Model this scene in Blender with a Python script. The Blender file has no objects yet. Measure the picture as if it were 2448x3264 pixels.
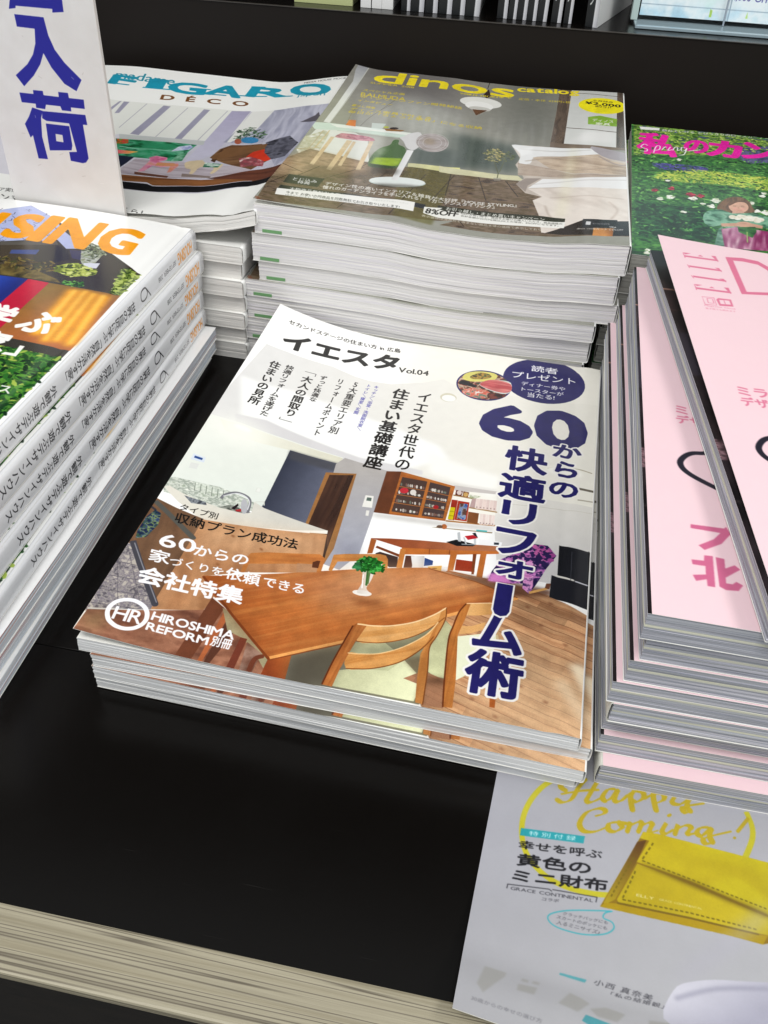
import bpy, math, random
import numpy as np
from mathutils import Matrix, Vector

S = 0.001            # the whole scene is written in millimetres
sc = bpy.context.scene
COL = sc.collection

# ------------------------------------------------------------------ camera
cam_d = bpy.data.cameras.new('camera'); cam = bpy.data.objects.new('camera', cam_d); COL.objects.link(cam)
cam_d.sensor_fit = 'VERTICAL'; cam_d.sensor_height = 36.0; cam_d.lens = 30.882
cam_d.clip_start = 0.01; cam_d.clip_end = 60
cam.matrix_world = Matrix(((0.976206, -0.166871, 0.138475, 0.167788), (0.213046, 0.619090, -0.755870, -0.217312),
                           (0.040404, 0.767387, 0.639910, 0.311141), (0, 0, 0, 1)))
sc.camera = cam

# ------------------------------------------------------------------ shop light: dim room bounce and ceiling lamps
sc.view_settings.view_transform = 'Standard'; sc.view_settings.look = 'None'
sc.view_settings.exposure = 0.0; sc.view_settings.gamma = 1.0
world = bpy.data.worlds.new('World'); sc.world = world; world.use_nodes = True
bg = world.node_tree.nodes['Background']; bg.inputs[0].default_value = (0.95, 0.98, 1.0, 1); bg.inputs[1].default_value = 0.74
sc.cycles.use_denoising = True
sc.cycles.max_bounces = 8; sc.cycles.glossy_bounces = 4

def lamp(name, loc, size, power, color, target):
    d = bpy.data.lights.new(name, 'AREA'); d.shape = 'RECTANGLE'; d.size, d.size_y = size; d.energy = power; d.color = color
    o = bpy.data.objects.new(name, d); COL.objects.link(o); o.location = loc
    o.rotation_euler = (Vector(target) - Vector(loc)).to_track_quat('-Z', 'Y').to_euler()
    return o
lamp('ceiling_lamp', (-0.25, -0.75, 2.0), (1.3, 0.5), 27, (1, 0.985, 0.95), (0.05, 0.15, 0))
lamp('ceiling_lamp', (1.5, 0.0, 1.9), (1.3, 0.5), 22, (1, 0.985, 0.95), (0.1, 0.2, 0))

# ------------------------------------------------------------------ small helpers
def link(o, parent=None):
    COL.objects.link(o)
    if parent is not None: o.parent = parent
    return o
def tag(o, label, cat, group=None, kind=None):
    if label: o['label'] = label
    if cat: o['category'] = cat
    if group: o['group'] = group
    if kind: o['kind'] = kind
    return o
def mesh_obj(name, verts, faces, mats, parent=None, uvs=None, midx=None, smooth=False):
    me = bpy.data.meshes.new(name)
    me.from_pydata([(x*S, y*S, z*S) for x, y, z in verts], [], faces)
    for m in (mats if isinstance(mats, (list, tuple)) else [mats]): me.materials.append(m)
    if uvs is not None:
        lay = me.uv_layers.new(name='UVMap')
        flat = np.array([uvs[i] for f in faces for i in f], dtype=np.float32).ravel() if len(uvs) == len(verts) else np.array(uvs, dtype=np.float32).ravel()
        lay.data.foreach_set('uv', flat)
    if midx is not None: me.polygons.foreach_set('material_index', midx)
    if smooth: me.polygons.foreach_set('use_smooth', [True]*len(me.polygons))
    me.update()
    return link(bpy.data.objects.new(name, me), parent)
def box_vf(x0, x1, y0, y1, z0, z1):
    v = [(x0,y0,z0),(x1,y0,z0),(x1,y1,z0),(x0,y1,z0),(x0,y0,z1),(x1,y0,z1),(x1,y1,z1),(x0,y1,z1)]
    f = [(0,3,2,1),(4,5,6,7),(0,1,5,4),(1,2,6,5),(2,3,7,6),(3,0,4,7)]
    return v, f
def bevel(o, w, seg=2):
    m = o.modifiers.new('bevel', 'BEVEL'); m.width = w*S; m.segments = seg; m.limit_method = 'ANGLE'; return o
def empty(name, loc, rz=0.0):
    o = bpy.data.objects.new(name, None); o.empty_display_size = 0.01; COL.objects.link(o)
    o.location = [c*S for c in loc]; o.rotation_euler = (0, 0, rz); return o

# ------------------------------------------------------------------ materials
def srgb(h):
    if isinstance(h, str): h = [int(h[i:i+2], 16)/255 for i in (0, 2, 4)]
    return tuple(c/12.92 if c <= 0.04045 else ((c+0.055)/1.055)**2.4 for c in h)
def mat(name, color=(0.8,0.8,0.8), rough=0.5, spec=0.5, coat=0.0):
    m = bpy.data.materials.new(name); m.use_nodes = True; b = m.node_tree.nodes['Principled BSDF']
    b.inputs['Base Color'].default_value = (*color[:3], 1); b.inputs['Roughness'].default_value = rough
    b.inputs['Specular IOR Level'].default_value = spec; b.inputs['Coat Weight'].default_value = coat; b.inputs['Coat Roughness'].default_value = 0.12
    return m
def N(m, t, **kw):
    n = m.node_tree.nodes.new(t)
    for k, v in kw.items():
        if k in n.inputs: n.inputs[k].default_value = v
        else: setattr(n, k, v)
    return n
def L(m, a, b): m.node_tree.links.new(a, b)
def bsdf(m): return m.node_tree.nodes['Principled BSDF']

def paper_edge(name, stops, sx=0.004, sv=2.4, streak=None, rough=0.75, contrast=1.0, insert=None):
    """Trimmed page edges: UV is (millimetres along the edge, millimetres up the block)."""
    m = mat(name, rough=rough, spec=0.25); b = bsdf(m)
    uv = N(m, 'ShaderNodeUVMap'); oi = N(m, 'ShaderNodeObjectInfo')
    mp = N(m, 'ShaderNodeMapping'); mp.inputs['Scale'].default_value = (sx, sv, 1)
    cmb = N(m, 'ShaderNodeCombineXYZ'); mul = N(m, 'ShaderNodeMath', operation='MULTIPLY'); mul.inputs[1].default_value = 37.0
    L(m, oi.outputs['Random'], mul.inputs[0]); L(m, mul.outputs[0], cmb.inputs[2]); L(m, cmb.outputs[0], mp.inputs['Location'])
    L(m, uv.outputs[0], mp.inputs['Vector'])
    n = N(m, 'ShaderNodeTexNoise'); n.inputs['Scale'].default_value = 1.0; n.inputs['Detail'].default_value = 5; n.inputs['Roughness'].default_value = 0.72
    L(m, mp.outputs[0], n.inputs['Vector'])
    r = N(m, 'ShaderNodeValToRGB'); L(m, n.outputs['Fac'], r.inputs[0])
    e = r.color_ramp.elements
    while len(e) > 2: e.remove(e[-1])
    for i, (p, c) in enumerate(stops):
        el = e[i] if i < 2 else e.new(p)
        el.position = p; el.color = (*srgb(c), 1)
    out = r.outputs[0]
    if streak:
        mp2 = N(m, 'ShaderNodeMapping'); mp2.inputs['Scale'].default_value = (0.0009, 1.1, 1); L(m, cmb.outputs[0], mp2.inputs['Location']); L(m, uv.outputs[0], mp2.inputs['Vector'])
        n2 = N(m, 'ShaderNodeTexNoise'); n2.inputs['Scale'].default_value = 1.0; n2.inputs['Detail'].default_value = 3; n2.inputs['Roughness'].default_value = 0.8
        L(m, mp2.outputs[0], n2.inputs['Vector'])
        gt = N(m, 'ShaderNodeMapRange'); gt.inputs['From Min'].default_value = streak[1]; gt.inputs['From Max'].default_value = streak[1]+0.03; L(m, n2.outputs['Fac'], gt.inputs['Value'])
        sep = N(m, 'ShaderNodeMath', operation='MULTIPLY'); sep.inputs[1].default_value = streak[2]; L(m, gt.outputs[0], sep.inputs[0])
        mx = N(m, 'ShaderNodeMix', data_type='RGBA'); L(m, sep.outputs[0], mx.inputs[0]); L(m, out, mx.inputs[6]); mx.inputs[7].default_value = (*srgb(streak[0]), 1)
        out = mx.outputs[2]
    if insert:      # a section on heavier cream paper part way up the block: (colour, centre, half height)
        sp = N(m, 'ShaderNodeSeparateXYZ'); L(m, uv.outputs[0], sp.inputs[0]); cp = N(m, 'ShaderNodeMath', operation='COMPARE'); L(m, sp.outputs[1], cp.inputs[0]); cp.inputs[1].default_value = insert[1]; cp.inputs[2].default_value = insert[2]
        f = N(m, 'ShaderNodeMath', operation='MULTIPLY'); f.inputs[1].default_value = 0.75; L(m, cp.outputs[0], f.inputs[0])
        mx = N(m, 'ShaderNodeMix', data_type='RGBA'); L(m, f.outputs[0], mx.inputs[0]); L(m, out, mx.inputs[6]); mx.inputs[7].default_value = (*srgb(insert[0]), 1); out = mx.outputs[2]
    L(m, out, b.inputs['Base Color'])
    bp = N(m, 'ShaderNodeBump'); bp.inputs['Strength'].default_value = 0.5*contrast; bp.inputs['Distance'].default_value = 0.0003
    L(m, n.outputs['Fac'], bp.inputs['Height']); L(m, bp.outputs[0], b.inputs['Normal'])
    return m
# ------------------------------------------------------------------ where every magazine lies (millimetres; x right, y back, z up)
def tab(xs, ys, x):
    """Smooth interpolation of a small table."""
    if x <= xs[0]: return ys[0]
    for i in range(len(xs)-1):
        if x <= xs[i+1]:
            t = (x-xs[i])/(xs[i+1]-xs[i]); t = t*t*(3-2*t)
            return ys[i]*(1-t)+ys[i+1]*t
    return ys[-1]
def flat(u, v): return 0.0
class Mag:
    """A bound magazine lying on its back: u runs right, v runs back, w up through the block."""
    def __init__(s, x, y, z, yaw, W, D, T, spine='R', bend=flat, base=flat, lift=lambda u, v: 0.25, inset=0.0):
        s.x, s.y, s.z, s.W, s.D, s.T, s.spine = x, y, z, W, D, T, spine
        a = math.radians(yaw); s.c, s.s = math.cos(a), math.sin(a)
        s.bend, s.base, s.lift, s.inset = bend, base, lift, inset
    def p(s, u, v, w):
        k = w/s.T
        z = s.z + w + s.base(u, v)*(1-k) + s.bend(u, v)*k
        return (s.x + s.c*u - s.s*v, s.y + s.s*u + s.c*v, z)
    def top(s, u, v, dz=0.0):
        X = s.p(u, v, s.T); return (X[0], X[1], X[2] + dz + s.lift(u, v))

def main_lift(u, v):
    v = max(v, 0.0)
    return 0.25 + (5.5+9.5*(v/285.0)**1.3)*max(0.0, 1-u/85.0)**2.0 + 0.5*math.exp(-((u-202)/5.0)**2) - 0.3*math.exp(-((u-195.5)/1.6)**2)
MAIN = [Mag(4.4, -0.2, 0.66, -0.2, 208.5, 285, 7.1), Mag(4.8, -1.0, 8.0, -0.6, 210, 285, 7.4),
        Mag(5.5, -1.0, 15.6, 0.9, 210, 285, 7.5), Mag(0, 0, 23.4, 0, 210, 285, 7.6, lift=main_lift)]

DU = [0, .1, .2, .35, .5, .62, .78, .92, 1.0]
def dino_wave(k):
    def f(u, v):
        a = tab(DU, [0, -0.2, -0.5, -1.6, -4.8, -5.6, -4.6, -1.6, -0.6], u/228.0)
        return k*a*(1-0.55*v/297.0) + k*10.0*(v/297.0)*(0.7+0.3*v/297.0)
    return f
def dino_lift(u, v):
    a = 2.6*max(0.0, 1-u/70.0)**1.5*max(0.0, 1-v/120.0) + 3.0*max(0.0, 1-u/30.0)**2*max(0.0, (v-200)/97.0)
    return 0.3 + a
# (right edge x, front y, bottom z, thickness, yaw)
DINO = []
for k, (x, y, z, t, yaw) in enumerate([(-26, 290, 0.3, 15.2, .4), (-27, 289, 15.8, 15.2, .1), (-25, 289.5, 31.2, 15.6, .6), (-24.6, 289, 47.0, 11.6, .1),
                                       (-15.5, 290, 58.8, 13.0, 1.0), (-18.6, 288.5, 72.2, 18.2, 1.0), (-15.9, 287.5, 91.0, 18.6, 1.6)]):
    DINO.append(Mag(x, y, z, yaw, 228 if k > 3 else 226, 297, t, spine='R', bend=dino_wave(((z+t)/110.0)**0.7), base=dino_wave(0.0 if k == 0 else (z/110.0)**0.7), lift=dino_lift if k == 6 else (lambda u, v: 0.25)))

def fig_base(u, v):      # the top book of the pile leans on its neighbour
    u = u-52.0
    f = tab([-50, 35, 120, 150, 190, 212], [1.0, 0.2, 0.6, 2.5, 8.5, 15.0], u)
    return f*(1-v/285.0) + (v/285.0)*tab([-50, 10, 60, 130, 212], [13, 15.5, 15, 14.5, 26], u)
def fig_bend(u, v): return fig_base(u, v)
def fig_lift(u, v): return 0.3 + 2.2*math.sin(math.pi*min(1.0, max(0.0, (u-72)/190.0)))*max(0.0, 1-v/60.0)
FIG = []
for k in range(7):
    zb = 0.2+11.55*k
    FIG.append(Mag([-25.2, -25.8, -25.0, -24.7, -24.6, -25.8, -23.6][k]-264, [286, 286.4, 286, 286.6, 286, 286.8, 285][k], zb, [0, .3, -.2, .1, -.3, .2, 0][k], 264, 285, 11.3, spine='R'))
FIG.append(Mag(-277.5, 285.5, 81.3, 0, 264, 285, 9.6, spine='R', bend=fig_bend, base=fig_base, lift=fig_lift))

def hou_bend(u, v): return -0.5*math.exp(-((u-216)/2.0)**2) + 5.2*math.sin(math.pi*min(1, max(0, u/225.0)))**0.8*(0.4+0.6*v/290.0)
HOU = []
HZ = [(25.4, -51.0, 281, 2.7), (37.4, -51.6, 281, 2.0), (50.6, -51.4, 281, 1.4), (62.8, -49.4, 281.5, 1.0), (76.9, -52.6, 281, 0.7)]
for k, (z, xr, yr, yaw) in enumerate(HZ):
    a = math.radians(yaw); W, D, T = 225, 290, [11.8, 13.0, 12.0, 13.8, 13.4][k]
    x = xr-math.cos(a)*W+math.sin(a)*D; y = yr-math.sin(a)*W-math.cos(a)*D
    HOU.append(Mag(x, y, z, yaw, W, D, T, spine='R', bend=hou_bend if k == 4 else flat, lift=lambda u, v: 0.3))
THIN = []
for k, (z, T, xr, yaw) in enumerate([(0.3, 7.2, -49.6, 3.2), (7.8, 8.4, -45.4, 2.0), (16.5, 7.8, -44.4, 2.0)]):
    a = math.radians(yaw); W, D = 215, 297
    THIN.append(Mag(xr-math.cos(a)*W+math.sin(a)*D, 280.5-math.sin(a)*W-math.cos(a)*D, z, yaw, W, D, T, spine='L', lift=lambda u, v: 0.3))

# pink design magazines, front-left corner and yaw; cover falls short of the block on the fore edge
ELLE = []
for k, (x, y, z, t, yaw, sp) in enumerate([(219.8, 3.5, 0.7, 12.1, 1.6, 'L'), (217.9, 9.5, 13.2, 11.2, 1.5, 'R'), (218.0, 12.0, 24.8, 11.4, 1.6, 'R'), (217.6, 6.5, 36.6, 10.8, 1.6, 'L'),
                                           (215.6, 6.8, 47.8, 11.6, 1.5, 'R'), (219.3, 7.6, 59.8, 11.6, 1.3, 'R'), (222.4, 8.2, 71.8, 11.8, 1.3, 'R'), (219.8, 6.8, 84.0, 12.6, .8, 'R')]):
    ELLE.append(Mag(x, y, z, yaw, 220, 288, t, spine=sp, inset=1.5 if sp == 'R' else 0.0))
def elle_lift(u, v): return 0.4 + 9.0*max(0.0, 1-u/120.0)**1.5*max(0.0, (v-20)/268.0)**1.2
ELLE.append(Mag(257.6, 2.3, 97.4, 6.9, 220, 294, 10.8, spine='R', lift=elle_lift, inset=2.4))

GAR = []
for k in range(8):
    GAR.append(Mag([205, 204.4, 205.2, 204.6, 206, 208, 210, 213.5][k], [305, 304, 306, 305, 303, 303.5, 303, 303][k], 0.3+12.6*k, [0, .3, -.2, .2, .1, -.1, .2, 0][k], 214, 270, 12.2, spine='R' if k % 2 else 'L'))

def hap_base(u, v): return tab([0, 8, 26, 60], [11.5, 9.5, 3.0, 0.0], v) + 5.0*max(0.0, 1-u/60.0)**1.6*max(0.0, 1-v/45.0)
HAPPY = Mag(176.5, -101.0, 0.05, -2.6, 230, 290, 0.55, spine='R', bend=hap_base, base=hap_base, lift=lambda u, v: 0.03)
# ------------------------------------------------------------------ printing press: paints cover prints into generated images
def hexc(c): return np.array([int(c[i:i+2], 16)/255 for i in (0, 2, 4)], dtype=np.float32)
def smooth_pts(P, closed, n=6):
    P = np.array(P, float); m = len(P); out = []
    idx = range(m) if closed else range(m-1)
    for i in idx:
        p0 = P[(i-1) % m] if closed or i > 0 else P[0]; p1 = P[i]; p2 = P[(i+1) % m]; p3 = P[(i+2) % m] if closed or i+2 < m else P[-1]
        for k in range(n):
            t = k/n; out.append(0.5*((2*p1)+(-p0+p2)*t+(2*p0-5*p1+4*p2-p3)*t*t+(-p0+3*p1-3*p2+p3)*t**3))
    if not closed: out.append(P[-1])
    return np.array(out)
def raster(edges, w, h):
    """Non-zero winding coverage of directed edges (x0,y0,x1,y1) on a w x h grid of samples."""
    acc = np.zeros((h, w+1), np.int32); E = np.asarray(edges, float)
    if len(E) == 0: return acc[:, :w] > 0
    x0, y0, x1, y1 = E.T; up = y1 > y0; sgn = np.where(up, 1, -1)
    ya = np.minimum(y0, y1); yb = np.maximum(y0, y1)
    r0 = np.clip(np.ceil(ya-0.5), 0, h).astype(int); r1 = np.clip(np.ceil(yb-0.5), 0, h).astype(int)
    cnt = np.maximum(r1-r0, 0); tot = cnt.sum()
    if tot == 0: return acc[:, :w] > 0
    rep = np.repeat(np.arange(len(E)), cnt); start = np.repeat(np.cumsum(cnt)-cnt, cnt); rows = np.arange(tot)-start+r0[rep]
    t = (rows+0.5-y0[rep])/(y1[rep]-y0[rep]); xs = x0[rep]+t*(x1[rep]-x0[rep])
    c = np.clip(np.ceil(xs-0.5), 0, w).astype(int)
    np.add.at(acc, (rows, c), sgn[rep])
    return np.cumsum(acc[:, :w], axis=1) != 0
def dilate(M, r):
    for i in range(int(round(r))):
        A = M.copy(); A[1:] |= M[:-1]; A[:-1] |= M[1:]; B = A.copy()
        B[:, 1:] |= (A if i % 2 else M)[:, :-1]; B[:, :-1] |= (A if i % 2 else M)[:, 1:]; M = B
    return M
def vnoise(X, Y, seed):
    xi = np.floor(X).astype(np.int64); yi = np.floor(Y).astype(np.int64); fx = X-xi; fy = Y-yi
    fx = fx*fx*(3-2*fx); fy = fy*fy*(3-2*fy)
    def h(a, b):
        n = (a*374761393+b*668265263+seed*1442695041) & 0x7fffffff; n = ((n ^ (n >> 13))*1274126177) & 0x7fffffff
        return ((n ^ (n >> 16)) & 0xffff)/65535.0
    return (h(xi, yi)*(1-fx)+h(xi+1, yi)*fx)*(1-fy)+(h(xi, yi+1)*(1-fx)+h(xi+1, yi+1)*fx)*fy
def fbm(X, Y, seed, o=3): return sum(vnoise(X*2**k, Y*2**k, seed+k)*0.5**k for k in range(o))/sum(0.5**k for k in range(o))
_G = {}
def glyph(ch):
    if ch not in _G:
        cu = bpy.data.curves.new('g', 'FONT'); cu.body = ch; cu.resolution_u = 3
        o = bpy.data.objects.new('g', cu); COL.objects.link(o)
        me = o.evaluated_get(bpy.context.evaluated_depsgraph_get()).to_mesh(); me.calc_loop_triangles()
        V = np.array([v.co[:2] for v in me.vertices]).reshape(-1, 2); Tt = np.array([t.vertices[:] for t in me.loop_triangles]).reshape(-1, 3)
        o.to_mesh_clear(); bpy.data.objects.remove(o); bpy.data.curves.remove(cu)
        tri = V[Tt] if len(Tt) else np.zeros((0, 3, 2))
        if len(tri):
            a = tri[:, 0]; b = tri[:, 1]; c = tri[:, 2]; s = (b[:, 0]-a[:, 0])*(c[:, 1]-a[:, 1])-(b[:, 1]-a[:, 1])*(c[:, 0]-a[:, 0])
            tri[s < 0] = tri[s < 0][:, ::-1]
        _G[ch] = tri
    return _G[ch]
SMALL = set('っゃゅょァィゥェォッャュョヵ。、')
def layout(s, vertical=False, gap=0.0):
    out = []; pen = 0.0
    for ch in s:
        if ch == ' ': pen += 0.4; continue
        g = glyph(ch).copy(); cjk = ord(ch) > 0x2e7f
        if not len(g): continue
        if vertical:
            if not cjk: g[..., 0] -= (g[..., 0].min()+g[..., 0].max())/2-0.5
            if ch in 'ー「」〜（）／':
                cx, cy = 0.5, 0.38; x = g[..., 0]-cx; y = g[..., 1]-cy; g = np.stack([cx+y, cy-x], -1)
                if ch == 'ー': g[..., 0] = 2*cx-g[..., 0]; g = g[:, ::-1]
            elif ch in SMALL: g = g+np.array([0.12, 0.1])
            g[..., 1] -= pen; pen += 1.0+gap
        elif cjk: g[..., 0] += pen; pen += 1.0+gap
        else: g[..., 0] += pen-g[..., 0].min()+0.03; pen = g[..., 0].max()+0.05+gap
        out.append(g)
    return np.concatenate(out)
class Press:
    """A sheet of W x H mm printed at q pixels per mm; origin bottom left."""
    def __init__(s, W, H, q, base, gr=1.0):
        s.gr = gr
        s.W, s.H, s.q = W, H, q; s.w, s.h = int(W*q), int(H*q); s.a = np.empty((s.h, s.w, 3), np.float32); s.a[:] = hexc(base)
    def px(s, P): P = np.asarray(P, float); return np.stack([P[..., 0]*s.q, (s.H-P[..., 1])*s.q], -1)
    def put(s, E, col, grow=0, k=None, ss=3):
        k = k or {}; E = np.asarray(E, float)
        pad = 3+int(grow*s.q+1)+int(k.get('soft', 0)*s.q*2)
        bx0 = max(0, int(min(E[:, 0].min(), E[:, 2].min()))-pad); bx1 = min(s.w, int(max(E[:, 0].max(), E[:, 2].max()))+pad+1)
        by0 = max(0, int(min(E[:, 1].min(), E[:, 3].min()))-pad); by1 = min(s.h, int(max(E[:, 1].max(), E[:, 3].max()))+pad+1)
        if bx1 <= bx0 or by1 <= by0: return
        w, h = bx1-bx0, by1-by0
        M = raster((E-np.array([bx0, by0, bx0, by0]))*ss, w*ss, h*ss)
        if grow: M = dilate(M, grow*s.q*ss)
        A = M.reshape(h, ss, w, ss).mean((1, 3)).astype(np.float32)
        if k.get('soft'):
            r = max(1, int(k['soft']*s.q))
            for _ in range(2):
                for ax in (0, 1):
                    c = np.cumsum(np.pad(A, [(r+1, r) if i == ax else (0, 0) for i in (0, 1)], mode='edge'), axis=ax)
                    A = (np.take(c, range(2*r+1, c.shape[ax]), ax)-np.take(c, range(0, c.shape[ax]-2*r-1), ax))/(2*r+1)
        A = A*k.get('al', 1.0); R = s.a[by0:by1, bx0:bx1]; C = np.empty((h, w, 3), np.float32); C[:] = hexc(col)
        if len(k) and ('g' in k or 'w' in k or 'n' in k or 'd' in k):
            yy, xx = np.mgrid[by0:by1, bx0:bx1].astype(np.float32); X = xx/s.q; Y = s.H-yy/s.q
            if 'g' in k:
                c2, p0, p1 = k['g']; dx, dy = p1[0]-p0[0], p1[1]-p0[1]
                t = np.clip(((X-p0[0])*dx+(Y-p0[1])*dy)/(dx*dx+dy*dy), 0, 1)[..., None]; C = C*(1-t)+hexc(c2)*t
            if 'w' in k:      # wood figure: colour, direction, length, width, strength
                c2, p0, p1, ln, wd, st = k['w']; d = math.hypot(p1[0]-p0[0], p1[1]-p0[1]); ux, uy = (p1[0]-p0[0])/d, (p1[1]-p0[1])/d
                a = (X*ux+Y*uy); b = (-X*uy+Y*ux); b = b+1.5*wd*vnoise(a/ln*1.3, b/ln*2, 5)
                n = 0.6*vnoise(a/ln, b/wd, 11)+0.4*vnoise(a/ln*2.2, b/wd*2.7, 12); t = (np.clip((n-0.35)*2.2, 0, 1)*st)[..., None]; C = C*(1-t)+hexc(c2)*t
            if 'd' in k:      # boards: direction, width, line colour, strength
                p0, p1, wd, c2, st = k['d']; d = math.hypot(p1[0]-p0[0], p1[1]-p0[1]); ux, uy = (p1[0]-p0[0])/d, (p1[1]-p0[1])/d
                b = (-X*uy+Y*ux)/wd; a = X*ux+Y*uy; row = np.floor(b); fr = b-row; tone = vnoise(row*7.3+np.floor(a/(wd*9)+row*0.37)*3.1, row*0+0.5, 3)[..., None]
                C = C*(0.82+0.36*tone); t = ((fr < 0.07)*st)[..., None]; C = C*(1-t)+hexc(c2)*t
            if 'n' in k:      # mottle: cell size, [colours], seed, contrast
                sz, cols, sd, ct = k['n'][:4]; ay = k['n'][4] if len(k['n']) > 4 else 1.0
                n = fbm(X/sz, Y/sz/ay, sd, 4); n = np.clip((n-0.5)*ct+0.5, 0, 0.9999)*(len(cols)-1)
                i = n.astype(int); f = (n-i)[..., None]; pal = np.array([hexc(c) for c in cols]); mx = pal[i]*(1-f)+pal[np.minimum(i+1, len(cols)-1)]*f; C = mx.astype(np.float32)
        s.a[by0:by1, bx0:bx1] = R*(1-A[..., None])+C*A[..., None]
    def poly(s, P, col, **k):
        if k.get('sm'): P = smooth_pts(P, True, k['sm'])
        Q = s.px(P); R = np.roll(Q, -1, 0); E = np.concatenate([Q, R], 1)
        s.put(E, col, 0, k)
    def stroke(s, P, wd, col, **k):
        """Pen stroke; 'pen' = (angle, thin ratio) for a broad nib."""
        if k.get('sm'): P = smooth_pts(P, False, k['sm'])
        Q = s.px(P); E = []; wd = wd*s.q
        for i in range(len(Q)-1):
            a, b = Q[i], Q[i+1]; d = b-a; l = math.hypot(*d) or 1e-6; u = d/l; w = wd
            if 'pen' in k: an, th = k['pen']; w = wd*(th+(1-th)*abs(math.sin(math.atan2(-u[1], u[0])-math.radians(an))))
            nrm = np.array([-u[1], u[0]])*w/2; q = [a-nrm, b-nrm, b+nrm, a+nrm]
            E += [(*q[j], *q[(j+1) % 4]) for j in range(4)]
            if w > 1.2:
                m = 8; c = [b+np.array([math.cos(2*math.pi*j/m), math.sin(2*math.pi*j/m)])*w/2 for j in range(m)]; E += [(*c[j], *c[(j+1) % m]) for j in range(m)]
        s.put(E, col, 0, k)
    def scatter(s, P, n, sz, cols, seed=1, asp=0.45, **k):
        """Leaves or petals strewn inside a polygon, far ones first."""
        P = np.array(P, float); r = np.random.default_rng(seed); mn, mx = P.min(0), P.max(0); c = mn+r.random((n*3, 2))*(mx-mn)
        ins = np.zeros(len(c), bool)
        for a, b in zip(P, np.roll(P, -1, 0)):
            if a[1] != b[1]: ins ^= ((a[1] > c[:, 1]) != (b[1] > c[:, 1])) & (c[:, 0] < (b[0]-a[0])*(c[:, 1]-a[1])/(b[1]-a[1])+a[0])
        c = c[ins][:n]; m = len(c)
        if not m: return
        t = np.linspace(0, 2*np.pi, 8)[:-1]; rad = sz*(0.5+r.random(m)); an = r.random(m)*np.pi if 'an' not in k else math.radians(k['an'])+r.normal(0, .35, m)
        x = np.cos(t)[None]*rad[:, None]; y = np.sin(t)[None]*rad[:, None]*asp
        L_ = np.stack([c[:, :1]+x*np.cos(an)[:, None]-y*np.sin(an)[:, None], c[:, 1:]+x*np.sin(an)[:, None]+y*np.cos(an)[:, None]], -1)
        Q = s.px(L_)[:, ::-1]; E = np.concatenate([Q, np.roll(Q, -1, 1)], -1); g = max(1, m//(len(cols)*5)); i = 0; q = 0
        while i < m: s.put(E[i:i+g].reshape(-1, 4), cols[q % len(cols)], 0, {kk: v for kk, v in k.items() if kk != 'an'}); i += g; q += 1
    def text(s, t, tl, tr, bl, col, bold=0.0, out=None, vert=False, gap=0.0, **k):
        """Set t so that its ink fills the parallelogram tl, tr, bl (mm)."""
        g = layout(t, vert, gap); mn = g.reshape(-1, 2).min(0); mxx = g.reshape(-1, 2).max(0); d = mxx-mn
        tl, tr, bl = map(lambda p: np.array(p, float), (tl, tr, bl)); ex = tr-tl; ey = tl-bl
        em = min(math.hypot(*(ex/d[0])), math.hypot(*(ey/d[1]))); bold = bold*0.55; bm = bold*em*0.8
        ux, uy = ex/math.hypot(*ex), ey/math.hypot(*ey); bl = bl+(ux+uy)*bm; ex = ex-2*ux*bm; ey = ey-2*uy*bm
        f = (g-mn)/d; P = bl+f[..., :1]*ex+f[..., 1:]*ey; Q = s.px(P)
        n = Q.shape[1]; E = np.concatenate([np.concatenate([Q[:, i], Q[:, (i+1) % n]], 1) for i in range(n)], 0)
        if out: s.put(E, out[1], out[0]+bold*em, k)
        s.put(E, col, bold*em, k)
    def image(s, name):
        # press grain and slight ink variation, strongest in the mid tones
        r = np.random.default_rng(len(name)*7+s.w); lum = s.a.mean(2); mid = np.clip(4*lum*(1-lum), 0.04, 1)[..., None]; sat = np.clip((s.a.max(2)-s.a.min(2))*4+0.25, 0, 1)[..., None]
        g1 = r.normal(0, 1, (s.h, s.w, 1)).astype(np.float32); g1 = (g1+np.roll(g1, 1, 0)+np.roll(g1, 1, 1)+np.roll(g1, (1, 1), (0, 1)))/2
        yy, xx = np.mgrid[0:s.h, 0:s.w].astype(np.float32)/s.q; lo = (fbm(xx/4.5, yy/4.5, 91, 4)-0.5)[..., None].astype(np.float32); l2 = (fbm(xx/26, yy/26, 92, 2)-0.5)[..., None].astype(np.float32)
        s.a = s.a*(1+mid*sat*(s.gr*(0.03*g1+0.2*lo+0.12*l2))); s.a[1:-1, 1:-1] = s.a[1:-1, 1:-1]*0.5+(s.a[:-2, 1:-1]+s.a[2:, 1:-1]+s.a[1:-1, :-2]+s.a[1:-1, 2:])*0.125
        im = bpy.data.images.new(name, s.w, s.h, alpha=False); px = np.ones((s.h, s.w, 4), np.float32); px[..., :3] = np.clip(s.a[::-1]*0.955, 0, 1)
        im.pixels.foreach_set(px.ravel()); im.update(); im.pack(); return im
def print_sheet(name, W, H, q, base, ops):
    p = Press(W, H, q, base, {'elle_print': 0.12, 'sign_print': 0.12, 'hap_print': 0.35, 'spine_print': 0.1, 'hou_print': 0.6, 'fig_print': 0.7}.get(name, 1.0))
    for op in ops:
        op = list(op); k = op.pop() if isinstance(op[-1], dict) else {}
        q = 1 if op[0] in 'PSK' else 2; n = [int(c)/10 for c in op[q].split()]; n = list(zip(n[::2], n[1::2]))   # points are tenths of a millimetre
        op[q:q+1] = [n] if q == 1 else n
        {'P': p.poly, 'S': p.stroke, 'T': p.text, 'K': p.scatter}[op[0]](*op[1:], **k)
    return p.image(name)
TEX = {}
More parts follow.
